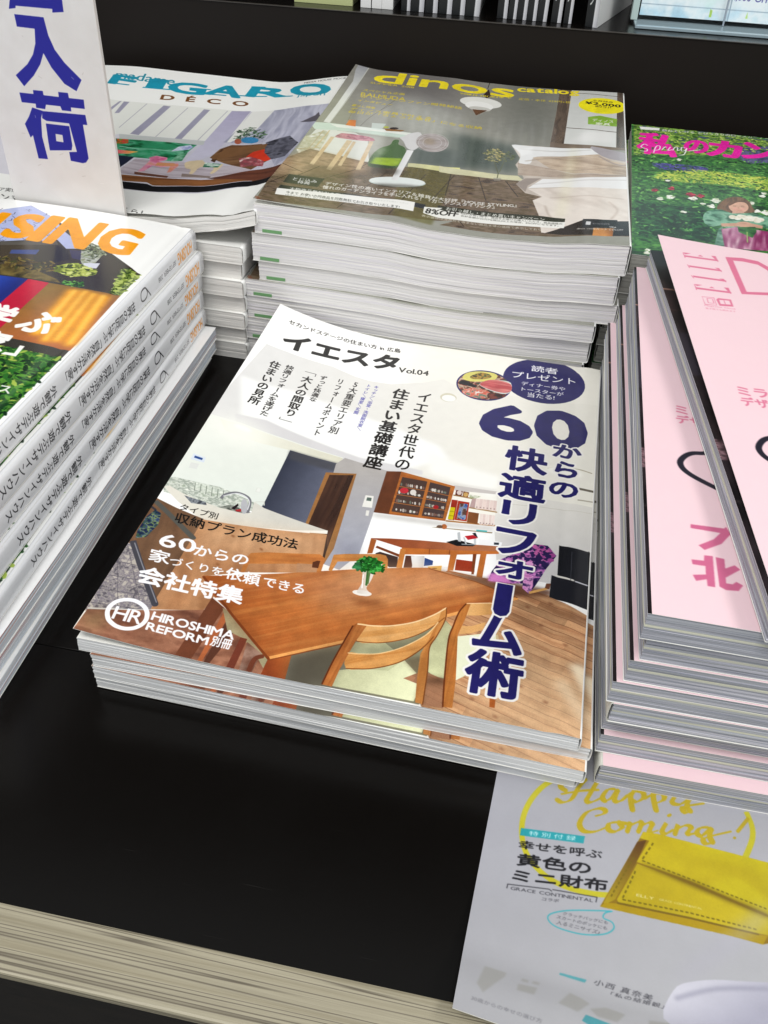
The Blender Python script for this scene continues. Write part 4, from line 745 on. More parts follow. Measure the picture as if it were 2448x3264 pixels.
TEX['dino'] = print_sheet('dino_print', 228, 297, 5.5, '8b8980', [
('P','-600 2489 2606 3570 2431 -26 84 -307','8f8c84',{'g': ('9a9a90',(45.9,309.9),(50.1,126.3))}),
('P','41 3019 878 3180 995 2255 844 1939 516 2174','75716f',{'soft': 14}),
('P','426 2399 957 2233 1117 1288 726 1508 474 1631','b9bab2',{'soft': 14,'al': 0.8}),
('P','1178 3202 1763 3100 1772 1745 1465 1625','6f7069',{'soft': 16,'al': 0.8}),
('P','1000 1713 1559 1570 1544 1066 1054 1043','4b5650',{'soft': 7,'al': 0.9}),
('P','758 1261 1070 1366 1186 1073 805 935','56605c',{'soft': 4,'al': 0.9}),
('P','17 3132 115 2978 106 1566 56 1578 63 2572 26 2838','e6e7e2',{'g': ('8f9096',(6.1,226),(6.2,307.3))}),
('P','21 3142 104 3111 113 2960 29 3025','6a6a70',{'al': 0.8}),
('S','116 2972 116 2192 106 1566',0.7,'c7c8c0'),
('P','49 1492 333 1420 449 1299 543 882 227 914 83 1070 22 1102','e3e5de'),
('P','5 1234 109 1401 155 1362 172 996 69 855 21 940','e8e6da',{'n': (5,['f0efe8','b9b79a','dcd8c4'],8,1.8)}),
('S','143 1412 128 1033',1,'cbb68a'),
('S','100 1398 90 940',0.8,'bfb090'),
('S','14 965 152 1042',1,'c9b58c'),
('P','-29 714 102 997 527 876 812 891 1124 950 1019 932 1553 935 1781 626 2313 467 2334 139 1588 76 1139 90 1218 172 814 74 21 -3','6d5c4c',{'w': ('4f4034',(11.2,38.9),(33.8,80.7),40,3,0.8),'n': (9,['4d4036','7d6a58','63543f','8b7866'],14,1.6,0.5)}),
('P','-29 714 102 997 547 860 571 662 238 532 16 440','b39676',{'soft': 3,'al': 0.75,'n': (8,['9a8064','c4a684','b08f6c'],15,1.6,0.5)}),
('P','808 913 1122 972 1098 972 1117 589 1096 74 849 88 786 657','5e5a26',{'soft': 1,'al': 0.65}),
('S','112 389 246 699',0.55,'2e241c',{'al': 0.8}),
('S','167 550 -16 669',0.55,'2e241c',{'al': 0.8}),
('S','303 467 529 782',0.55,'2e241c',{'al': 0.8}),
('S','509 69 697 783',0.55,'2e241c',{'al': 0.8}),
('S','492 721 569 964',0.55,'2e241c',{'al': 0.8}),
('S','8 274 89 471',0.55,'2e241c',{'al': 0.8}),
('S','825 97 942 820',0.55,'2e241c',{'al': 0.8}),
('S','1037 411 1129 918',0.55,'2e241c',{'al': 0.8}),
('S','1101 951 1114 547',0.55,'241c18',{'al': 0.8}),
('S','1289 926 1377 556',0.55,'241c18',{'al': 0.8}),
('S','1472 918 1574 663',0.55,'241c18',{'al': 0.8}),
('S','1082 492 1286 122',0.55,'241c18',{'al': 0.8}),
('P','800 962 1147 1048 1159 950 806 900','d3d0a4',{'g': ('e6e49a',(82.1,94.1),(112,98.3))}),
('P','1006 1021 1547 1022 1594 943 1021 915','d8d4ae'),
('P','-48 1546 106 1566 534 1555 745 1556 721 1428 561 1417 194 1429 34 1404','cfe0d4'),
('P','109 1554 718 1554 700 1499 179 1493','eef2ea'),
('S','195 1424 720 1433',0.5,'9aa088'),
('P','230 1677 280 1685 305 1547 229 1556','e0813a'),
('P','406 1665 511 1677 502 1530 428 1533','d8e6e0',{'al': 0.7}),
('S','337 1572 363 1765 410 1957 481 2256',0.4,'6b6458',{'sm': 4}),
('S','410 1957 475 2129',0.3,'6b6458'),
('S','224 1662 212 1891 239 2082',0.3,'8a7a5a'),
('P','512 1574 666 1593 645 1553 539 1530','9a6a38'),
('P','616 1615 616 1609 615 1604 612 1598 608 1592 603 1587 596 1583 590 1579 583 1577 576 1576 570 1577 564 1579 560 1581 556 1585 555 1590 555 1596 556 1601 559 1607 563 1613 568 1618 575 1622 581 1625 588 1627 595 1628 601 1628 607 1626 611 1623 615 1620','2a1c18'),
('P','545 1614 545 1609 544 1605 543 1600 540 1596 537 1592 533 1589 529 1587 524 1585 520 1585 515 1586 512 1588 508 1591 506 1595 505 1599 505 1604 505 1609 507 1613 509 1617 513 1621 517 1624 521 1626 526 1627 530 1627 534 1627 538 1625 541 1622 543 1618','b8c040'),
('P','181 1290 209 1286 202 707 171 719','cfae82',{'g': ('e2c9a2',(18.1,129),(20.2,70.7))}),
('P','306 1252 347 1252 333 651 299 660','cfae82',{'g': ('e2c9a2',(30.6,125.2),(33.3,65.1))}),
('P','353 1242 377 1237 380 752 355 754','cfae82',{'g': ('e2c9a2',(35.3,124.2),(38,75.2))}),
('P','466 1279 496 1275 515 730 484 718','cfae82',{'g': ('e2c9a2',(46.6,127.9),(51.5,73))}),
('S','182 1285 483 1284',1,'d8bb90'),
('P','228 1359 268 1384 453 1366 483 1284 229 1279','a8405a',{'n': (3,['8a2c48','c86a80','b04a64'],4,2.2),'sm': 3}),
('P','625 1364 662 1379 673 1293 725 1249 757 1112 748 917 720 838 591 808 544 835 535 1024 563 1172 617 1257','48683a',{'sm': 3}),
('P','564 987 745 1035 742 904 685 847 555 863','96b428',{'soft': 1.0}),
('P','547 860 730 876 721 833 585 801','2c4420',{'soft': 0.8}),
('P','562 1134 604 1188 603 1052 569 964','7f9a70',{'soft': 1.5,'al': 0.7}),
('P','966 672 964 653 953 631 934 607 908 582 875 560 839 542 799 531 758 526 719 524 683 525 653 530 629 538 613 551 605 567 607 585 617 605 636 626 662 647 695 665 733 680 774 690 815 694 855 699 890 702 921 702 944 697 959 687','c9d6d4'),
('P','960 681 958 664 947 643 929 620 903 597 871 575 835 558 796 548 756 543 718 541 683 541 653 545 630 553 614 565 607 579 608 597 618 616 637 636 663 655 695 673 732 687 772 697 813 701 852 706 887 709 916 709 939 705 954 695','e6ecea'),
('P','750 1208 797 1211 782 634 740 642','dfdfdf',{'g': ('f4f4f4',(72.9,98.1),(80.5,98.3))}),
('P','658 1429 679 1464 719 1546 787 1583 827 1385 800 1224 744 1243 696 1366','dcdada',{'sm': 3}),
('P','1013 1447 1014 1406 1009 1367 999 1330 984 1298 965 1271 942 1252 918 1240 893 1238 867 1246 843 1263 822 1289 804 1323 790 1361 782 1402 780 1443 784 1482 794 1518 809 1548 829 1572 853 1589 878 1598 905 1599 931 1591 956 1576 977 1552 994 1521 1006 1486','aaa09c'),
('P','1013 1447 1014 1406 1009 1367 999 1330 984 1298 965 1271 942 1252 918 1240 893 1238 867 1246 843 1263 822 1289 804 1323 790 1361 782 1402 780 1443 784 1482 794 1518 809 1548 829 1572 853 1589 878 1598 905 1599 931 1591 956 1576 977 1552 994 1521 1006 1486','b3aaa8',{'w': ('948884',(83.5,138.9),(96.4,143.2),10,2,0.8)}),
('P','913 1442 914 1427 913 1411 909 1397 904 1385 898 1375 890 1368 881 1365 872 1365 863 1368 855 1375 847 1385 841 1397 836 1411 833 1427 832 1442 834 1457 837 1471 842 1483 849 1492 857 1499 866 1502 875 1502 884 1498 892 1492 900 1482 906 1470 911 1457','a39484',{'soft': 1.5}),
('S','1009 1480 1012 1432 1006 1384 994 1338 975 1297 951 1265 924 1242 896 1232 867 1235 840 1252 817 1282 799 1322 787 1367 783 1416 787 1464 799 1509 818 1546 843 1576 872 1596 902 1605 932 1603 959 1587 982 1560 999 1524 1009 1480',0.35,'e0dcda',{'al': 0.7}),
('S','992 1470 994 1429 990 1388 979 1349 964 1315 943 1287 921 1268 896 1260 872 1263 849 1277 829 1301 814 1334 805 1373 801 1414 805 1455 815 1492 831 1525 852 1550 876 1568 901 1576 926 1573 950 1560 969 1538 984 1507 992 1470',0.35,'e0dcda',{'al': 0.7}),
('S','962 1452 964 1425 961 1397 954 1370 943 1346 929 1327 914 1314 897 1309 880 1311 865 1320 851 1336 841 1358 835 1384 833 1412 835 1440 842 1466 853 1488 867 1506 883 1519 900 1524 917 1522 933 1514 946 1498 956 1477 962 1452',0.35,'e0dcda',{'al': 0.7}),
('S','1158 3127 1158 2824',0.5,'2a2622'),
('P','1140 2650 1169 2812 1203 2631 1173 2573','3a2c24'),
('P','1308 2450 1305 2421 1294 2395 1275 2371 1250 2351 1219 2336 1185 2327 1148 2326 1110 2331 1074 2339 1042 2351 1014 2367 992 2388 978 2412 971 2440 973 2469 983 2499 1001 2527 1026 2551 1057 2570 1092 2582 1130 2585 1169 2579 1205 2568 1239 2551 1267 2531 1288 2506 1302 2478','e9e8e2'),
('P','1248 2367 1246 2344 1239 2322 1227 2302 1210 2286 1190 2274 1167 2268 1142 2267 1117 2270 1093 2278 1071 2288 1052 2303 1038 2321 1028 2341 1023 2364 1024 2388 1031 2411 1042 2433 1059 2451 1079 2466 1103 2474 1128 2477 1154 2472 1178 2463 1200 2449 1219 2432 1234 2412 1244 2390','f4f3ef'),
('P','1234 2302 1233 2291 1227 2280 1217 2271 1204 2263 1188 2257 1170 2254 1151 2254 1131 2256 1113 2261 1096 2266 1082 2274 1071 2283 1063 2293 1060 2304 1062 2316 1067 2327 1077 2338 1090 2347 1106 2354 1124 2357 1144 2357 1163 2355 1182 2350 1199 2343 1213 2335 1224 2325 1231 2314','cbc9c2'),
('P','1092 2277 1208 2287 1136 2146','6a4a34'),
('P','1756 3125 2343 3014 2330 1671 1732 1632 1752 2405','c9cac6',{'g': ('dfe0dd',(197.1,293.4),(199.3,176.4))}),
('P','1971 1977 2188 2011 2187 1769 1896 1762','ecebe9',{'soft': 3}),
('P','1752 3123 1850 3120 1829 1655 1732 1627 1747 2404','6d5d50',{'w': ('4f443c',(180.4,311.1),(177.4,169.4),20,2,0.9)}),
('P','2222 3030 2333 3011 2325 1639 2203 1642','65564a',{'w': ('463c34',(227.2,299.3),(225.6,170.2),20,2,0.9)}),
('P','1732 1722 2212 1669 2308 1664 2307 1614 1733 1620','7a6a5c'),
('S','1862 2907 2221 2867',1.1,'5e5046'),
('S','1837 2058 2206 1999',1.2,'5e5046'),
('S','2261 2106 2325 2083',1,'2a241f'),
('K','1276 1364 1301 1460 1369 1497 1427 1440 1421 1317 1386 1224 1305 1255',150,1.3,['4a5240','6a6f4a','8a8a5a','c8b878','a8a070'],3,0.45),
('K','1395 1407 1443 1469 1500 1409 1492 1287 1444 1252',60,1.1,['4a5240','5a6a48','6a6f4a'],4,0.45),
('S','1362 1251 1412 1036 1412 947',0.6,'5a5e40'),
('S','1433 1273 1418 1060',0.5,'5a5e40'),
('P','1386 950 1440 959 1436 905 1396 898','8f8c84',{'al': 0.6}),
('P','1458 1603 1556 1615 2030 1611 2065 1566 2318 1517 2334 1281 2318 354 2200 349 2001 351 1888 234 1775 141 1752 144 1723 396 1671 621 1722 692 1616 733 1545 879 1591 986 1515 1221 1540 1345','cbbfb4'),
('P','1458 1603 1610 1606 2056 1615 2074 1505 1742 1436 1632 1387 1614 1264 1537 1261 1533 1441','efefef',{'sm': 3}),
('P','2029 1663 2318 1529 2319 1395 2185 1416 2083 1507','aaa3a8',{'sm': 3}),
('P','1623 1385 2074 1505 2168 1390 2326 1326 2313 1136 1922 1130 1753 1202','cdb9a4',{'w': ('a8937f',(166.2,132.2),(224.9,121.1),40,4,0.8)}),
('P','1529 1259 1753 1202 1923 1107 2322 1139 2321 1105 1843 1050 1546 1033','b8a798',{'w': ('8f7f72',(158.5,118.9),(224.8,109.7),50,3,0.7)}),
('P','1545 879 1599 988 1705 1009 1624 862 1615 754','a0948c'),
('P','1714 1000 2085 1071 2330 1118 2324 896 2087 852 1849 886 1627 820','f1f0f0'),
('P','1627 809 1850 875 2324 886 2318 354 2200 349 2001 351 1775 141 1752 144 1723 396 1671 621 1730 694','e9dfd6',{'w': ('d0c2b8',(177.8,68.6),(216.3,32.7),40,9,0.6)}),
('S','1809 1079 2004 1118 2288 1107',0.5,'8a7a70',{'sm': 4}),
('S','1720 1194 2002 1198 2301 1342',0.5,'8f7f74',{'sm': 4}),
('P','1775 141 2001 351 2060 336 2055 125 1877 126','2c241e'),
('P','2193 348 2311 367 2314 148 2170 130','25262a'),
('P','2058 224 2174 244 2170 124 2052 115','c8884a',{'g': ('8a5226',(211.2,22.7),(217.4,23.6))}),
('P','1994 360 2200 368 2196 246 1989 230','1d1f24'),
('P','2013 323 2042 321 2039 272 2010 274','d8d8da'),
('P','143 1412 565 1392 603 1101 499 1011 192 1056','f0f0ea',{'soft': 4,'al': 0.35}),
('P','188 726 578 710 579 621 178 509','4a3a2c',{'soft': 3,'al': 0.35}),
('P','591 808 756 827 755 737 582 689','2a2418',{'soft': 2,'al': 0.6}),
('P','645 539 958 611 986 586 694 496','2c241c',{'soft': 2,'al': 0.6}),
('P','1043 1738 1055 1744 1112 932 1091 924','e8e8dc',{'soft': 1.6,'al': 0.16}),  # glossy sheen painted into the cover colour as pale see-through streaks
('P','1158 1784 1170 1788 1217 967 1196 959','e8e8dc',{'soft': 1.6,'al': 0.16}),
('P','1327 1845 1340 1850 1371 1023 1350 1016','e8e8dc',{'soft': 1.6,'al': 0.16}),
('P','1408 1872 1421 1876 1445 1045 1423 1039','e8e8dc',{'soft': 1.6,'al': 0.16}),
('P','1535 1904 1548 1906 1560 1070 1538 1065','e8e8dc',{'soft': 1.6,'al': 0.16}),
('P','1899 1976 1911 1976 1889 1130 1868 1130','e8e8dc',{'soft': 1.6,'al': 0.16}),
('P','1890 1659 1933 1660 1883 383 1823 380','f6f2c8',{'soft': 3,'al': 0.35}),  # broader sheen streak, painted into the print as well
('S','1508 1534 1737 1533 2021 1586',1.3,'c2bdba',{'sm': 5,'soft': 0.7,'al': 0.8}),
('S','1577 1305 1744 1388 1981 1435',1.3,'a8998a',{'sm': 5,'soft': 0.7,'al': 0.8}),
('S','2083 1470 2209 1323 2327 1350',1.3,'8e868a',{'sm': 5,'soft': 0.7,'al': 0.8}),
('S','1655 889 1926 996 2320 1049',1.3,'cfcac8',{'sm': 5,'soft': 0.7,'al': 0.8}),
('S','1778 686 2010 737 2242 708',1.3,'cbbbb0',{'sm': 5,'soft': 0.7,'al': 0.8}),
('S','2150 657 2202 522 2164 383',1.3,'cbbbb0',{'sm': 5,'soft': 0.7,'al': 0.8}),
('S','1753 558 1792 393 1870 308',1.3,'bfb0a4',{'sm': 5,'soft': 0.7,'al': 0.8}),
('P','1467 1600 1526 1538 1611 1581 1601 1454 1536 1392','ffffff',{'soft': 1.5,'al': 0.7}),
('T','dinos','203 2938 1378 2961 210 2638','f6e02c',{'bold': 0.035}),
('T','catalog','1398 2967 1909 3001 1404 2793','f6e02c',{'bold': 0.05}),
('T','想うように、くらそう。','674 3027 1291 3063 676 2971','d8c840',{'bold': 0.0}),
('T','SUMMER 2018','201 2633 569 2626 203 2590','d9c437',{'bold': 0.0}),
('T','定価・本体 429円+税','1429 2680 1849 2687 1429 2624','d9c437',{'bold': 0.0}),
('T','2018.12.28(金)まで','949 2632 1371 2675 951 2581','e6d22e',{'bold': 0.02}),
('T','スペシャル企画','185 2436 525 2438 185 2378','dcc63a',{'bold': 0.02}),
('T','BALMUDA','184 2345 549 2328 192 2259','dcc63a',{'bold': 0.02}),
('T','ザ・グリーンファン開発秘話','192 2259 1011 2291 193 2197','dcc63a',{'bold': 0.02}),
('T','インタビュー','199 2177 482 2147 193 2122','dcc63a',{'bold': 0.02}),
('T','暮らし特集','179 2044 367 2027 175 1994','dcc63a',{'bold': 0.02}),
('T','ディノス家具で叶える','181 1966 814 1950 182 1905','dcc63a',{'bold': 0.02}),
('T','毎日が「ちょっと幸せ」になる収納','182 1894 1209 1910 182 1829','dcc63a',{'bold': 0.02}),
('P','2289 2597 2283 2553 2268 2511 2244 2474 2214 2444 2179 2424 2140 2412 2098 2406 2057 2410 2018 2427 1983 2455 1954 2490 1931 2530 1917 2573 1912 2618 1917 2661 1931 2700 1954 2735 1984 2762 2021 2782 2062 2794 2105 2801 2148 2796 2188 2779 2223 2752 2252 2720 2274 2682 2286 2641','f2e41c'),
('T','全員特典','2024 2752 2189 2730 2019 2708','4a4420',{'bold': 0.0}),
('T','¥2,000','1966 2703 2247 2659 1963 2622','2c2a18',{'bold': 0.04}),
('T','割引!','2045 2608 2171 2596 2041 2562','4a4420',{'bold': 0.0}),
('P','1994 2317 2086 2360 2215 2304 2211 2125 1995 2145','8cb83a'),
('T','ディノス','2030 2285 2189 2270 2026 2216','f2f4ea',{'bold': 0.03}),
('T','家具','2054 2197 2166 2198 2050 2139','f2f4ea',{'bold': 0.04}),
('P','94 484 330 490 319 337 96 336','25282a'),
('T','とじ込み','139 446 295 450 142 392','efeeea',{'bold': 0.02}),
('T','特典','179 395 260 396 181 351','efeeea',{'bold': 0.02}),
('T','デザイン性の高いインテリア＆雑貨が大好評『HOUSE STYLING』','350 447 1575 546 354 392','efeeea',{'bold': 0.02}),
('T','憧れのガーデンライフを手に入れる！『ガーデンスタイリング』','348 384 1438 494 353 326','efeeea',{'bold': 0.02}),
('P','93 285 658 314 1015 348 1021 283 94 224','23262a'),
('P','88 226 948 347 959 211 103 125','f3f2ee'),
('T','大物商品無料引き取りサービス','160 275 663 300 164 225','efeeea',{'bold': 0.02}),
('T','（注意点を必ずお読みください）','683 288 911 311 684 264','c8c8c4',{'bold': 0.0}),
('T','今まで お使いの同商品を同数無料でお引き取りいたします!','155 204 867 247 160 163','2c2c2c',{'bold': 0.01}),
('T','※条件がございます。詳しくはカタログ内ページをご覧ください。','161 155 680 210 165 131','8a8a86',{'bold': 0.0}),
('P','1091 376 1762 386 1887 368 1885 308 1094 299','2c2e1e'),
('P','1012 313 1125 348 1107 314 1889 315 1884 225 1125 192 1019 220','f1f0ea'),
('T','お引っ越し・まとめ買いキャンペーン','1148 372 1763 363 1147 321','efeeea',{'bold': 0.02}),
('T','8%OFF','1030 304 1234 323 1028 225','222018',{'bold': 0.04}),
('T','1回のお買い物で、商品をお届けの購入いただき、商品価格の','1246 320 1871 304 1247 290','4a4a44',{'bold': 0.0}),
('T','合計金額が20万円(税込)以上の場合、8%OFFになります。','1248 282 1850 274 1249 252','4a4a44',{'bold': 0.0}),
('T','表示価格は消費税を含まない商品本体の価格で表示しており','1016 199 1750 197 1017 166','d8d4c8',{'bold': 0.0}),
('T','dinos cecileカードで5%OFF','1962 231 2235 238 1959 202','efeeea',{'bold': 0.01}),
('T','VISA','2152 270 2194 266 2150 251','efeeea',{'bold': 0.03}),
('T','dinos cecile 1234 5678 9012','2053 310 2156 315 2052 284','b0b0b4',{'bold': 0.0}),
('P','-3 49 20 49 48 9 23 -12','8a4a34',{'al': 0.5})])
TEX['fig'] = print_sheet('fig_print', 264, 285, 5, 'f6f6f3', [
('P','-109 1540 201 1936 686 1991 724 1988 1226 1999 1596 2017 1912 2057 2091 2077 2536 2122 2579 946 2513 491 2209 394 1894 372 1588 364 1522 334 775 392 615 400','d8d6de',{'g': ('c2c0cf',(105.5,192.3),(249.4,185.1))}),
('P','-109 1540 653 1999 801 1989 1896 2069 1970 1383 1114 1312 1024 1224 -12 1465','e7e8e2'),
('P','809 1972 825 1989 836 1767 805 1775','9c9aae'),
('P','846 1981 892 1986 921 1729 890 1709','9c9aae'),
('P','1184 1993 1246 1989 1262 1331 1190 1335','9c9aae'),
('P','1521 2012 1573 2010 1597 1333 1546 1317','9c9aae'),
('P','1745 2043 1896 2069 1945 1281 1938 1101 1811 841 1778 835 1777 1362','a9a4bf',{'g': ('cfccdf',(181.8,198.8),(182.7,102.8))}),
('S','1040 1992 1057 1435',0.6,'a4a2b0'),
('S','1387 2002 1396 1338',0.6,'a4a2b0'),
('S','1712 2032 1720 1364',0.6,'a4a2b0'),
('P','1114 1312 1546 1343 1777 1362 1795 1282 1156 1222','c2c6c4'),
('P','906 1212 1156 1222 1576 1268 1749 1272 1740 1171 1738 963 1685 917 1507 924 1301 909 1033 956','1d6b46',{'n': (9,['12502f','2a8a5c','58a883','1a5c3c'],22,1.9,0.5)}),
('S','1220 1084 1374 1074 1472 1104 1705 1104',1.6,'7fbfa0'),
('P','1362 1184 1376 1222 1594 1224 1639 1205 1576 1120 1394 1096','2f8a60',{'soft': 1}),
('P','990 1171 1156 1222 1229 1228 1257 1153 1045 1057','c86a2a',{'n': (3,['2c5a24','d8642a','c03a34','6a8a2c'],4,2.4)}),
('P','1080 986 1249 1020 1398 1025 1347 970 1114 916','e8c04a',{'g': ('d8666a',(139.8,102.5),(126.2,99.2))}),
('P','1114 916 1409 926 1404 816 1393 723 1218 701','20263a'),
('P','1430 893 1749 936 2088 893 2314 853 2371 687 2004 654 1446 621 1405 711','c6bcc4',{'w': ('9a8c94',(142.8,76.3),(208.4,74.7),30,3,0.7)}),
('P','1634 1203 1705 1259 1739 1219 1728 1168 1615 1100','aab4d0',{'n': (3,['8a96c8','dfe4f0'],2,2)}),
('P','1685 917 1687 1074 1741 1106 1760 953','6aa888',{'n': (4,['2f7a50','a8d4bc'],3,2)}),
('P','1951 1215 2011 1302 2253 1280 2421 951 2346 760 2107 921 1938 1037','6b4a32',{'w': ('8f6a48',(197.3,104),(223.3,108.7),20,3,0.8)}),
('P','1967 1055 1962 1216 1986 1201 2007 950 1967 977','4f3524'),
('P','1512 941 1550 992 1640 980 1652 937 1610 894 1701 876 1750 905 1772 864 1763 743 1742 723 1718 836 1661 803 1597 814 1579 704 1541 685 1543 828 1540 903','d47a9a',{'n': (6,['c85a86','e49ab4','d8906a'],6,1.8)}),
('P','1605 877 1728 899 1745 843 1613 818','d8946a'),
('P','1520 679 1775 672 1778 637 1540 634','6b4436'),
('P','1796 937 1897 987 1938 944 2064 925 2088 893 2078 761 2049 747 2039 849 1938 852 1932 732 1903 731 1886 804 1837 829','dcc8a6',{'sm': 3}),
('P','1938 944 2070 925 2066 858 1955 854','3f7a5c',{'n': (3,['2f6a4c','dce8e0'],6,2.4)}),
('P','1852 727 2074 697 2078 668 1869 670','8a7a74'),
('P','2219 1046 2261 1151 2371 1127 2424 981 2390 914 2245 972','d43a24',{'sm': 3}),
('P','2167 1013 2254 1019 2390 914 2409 821 2245 828','b87a80',{'n': (4,['e4d4cc','a04a54','6a4a4a'],7,2)}),
('P','1912 2057 2091 2077 2536 2122 2564 953 2502 799 2261 1306 1926 1352 1940 1691','9fa0b4',{'w': ('c8c8d8',(219.5,193),(231.1,115.4),30,4,0.9)}),
('P','1912 2057 2091 2077 2093 1648 1979 1354 1952 1353','e8e8e4'),
('P','2275 1301 2421 1421 2541 1236 2518 980 2428 949 2335 1082','3c3c48',{'n': (5,['24242c','6a6a78','44444f'],9,2)}),
('P','2412 1715 2494 1851 2500 1929 2552 1789 2537 1697','5a5560'),
('K','1973 1427 1954 1614 2023 1693 2166 1591 2236 1421 2137 1398 2044 1358',150,1.8,['2c4430','3c5a40','5a7a5a','708a70','24382a'],4,0.35),
('P','2195 1370 2199 1354 2199 1340 2194 1329 2186 1322 2174 1318 2160 1317 2144 1320 2127 1326 2109 1335 2092 1345 2077 1358 2064 1372 2054 1386 2047 1401 2043 1416 2043 1430 2047 1443 2055 1453 2065 1461 2079 1464 2095 1463 2112 1458 2130 1449 2147 1436 2163 1421 2177 1404 2188 1387','3a84b4'),
('P','2058 1376 2062 1362 2065 1350 2066 1338 2065 1329 2062 1322 2058 1318 2052 1317 2046 1318 2038 1323 2031 1329 2023 1338 2016 1349 2010 1361 2005 1374 2001 1387 1998 1400 1997 1411 1998 1421 2001 1428 2005 1433 2010 1435 2017 1434 2024 1430 2031 1423 2039 1414 2046 1402 2053 1389','a85a44'),
('P','2004 1249 2300 1267 2311 1154 1977 1006 1939 1037','7a5638'),
('P','947 531 1442 605 1781 630 2014 627 2375 673 2516 658 2564 514 2413 564 2223 531 2002 513 1740 484 1681 526 1002 428','8f5c36',{'w': ('6a3f22',(146.8,55.1),(214,59.7),50,3,0.8)}),
('P','2058 661 2351 745 2577 823 2647 597 2413 564','6b3f30',{'w': ('4f2c22',(210.6,68.7),(249.3,72.8),40,4,0.8)}),
('P','1030 377 1524 491 1693 499 1746 470 2005 506 2226 522 2415 557 2692 626 2781 512 2445 470 2211 413 2048 400 1832 377 1579 374 1064 313','16161a'),
('T','madame','460 2698 1017 2672 509 2508','2b93ab',{'bold': 0.02}),
('T','F','471 2599 709 2577 523 2358','1c97b3',{'bold': 0.07}),
('T','I','821 2580 967 2586 867 2352','1c97b3',{'bold': 0.07}),
('T','G','1004 2590 1339 2589 1066 2312','1c97b3',{'bold': 0.07}),
('T','A','1352 2628 1674 2623 1380 2353','1c97b3',{'bold': 0.07}),
('T','R','1704 2671 2055 2688 1726 2410','1c97b3',{'bold': 0.07}),
('T','O','2041 2787 2419 2642 2085 2468','1c97b3',{'bold': 0.07}),
('S','510 2374 706 2368',2.6,'1c97b3'),
('S','467 2588 531 2581',2.6,'1c97b3'),
('S','844 2352 1086 2374',2.6,'1c97b3'),
('S','837 2581 1004 2590',2.6,'1c97b3'),
('S','1377 2361 1564 2381',2.6,'1c97b3'),
('S','1604 2395 1804 2443',2.6,'1c97b3'),
('S','1715 2419 1897 2452',2.6,'1c97b3'),
('S','1984 2459 2127 2429',2.6,'1c97b3'),
('S','1698 2665 1806 2686',2.6,'1c97b3'),
('S','1217 2463 1394 2477',2.6,'1c97b3'),
('T','DÉCO','1059 2264 1795 2323 1097 2117','7a4c28',{'gap': 0.55,'bold': 0.05}),
('T','MEDIA HOUSE MOOK','2128 2807 2496 2824 2140 2755','4a4a4c',{'bold': 0.0}),
('T','japon','2173 2470 2422 2426 2188 2361','2b93ab',{'bold': 0.0}),
('T','なくらし。','1631 105 1941 29 1656 29','222222',{'bold': 0.02}),
('T','インテリア実例','608 172 913 195 632 112','222222',{'bold': 0.0}),
('T','パリジェンヌ','524 117 985 84 570 25','222222',{'bold': 0.02})])
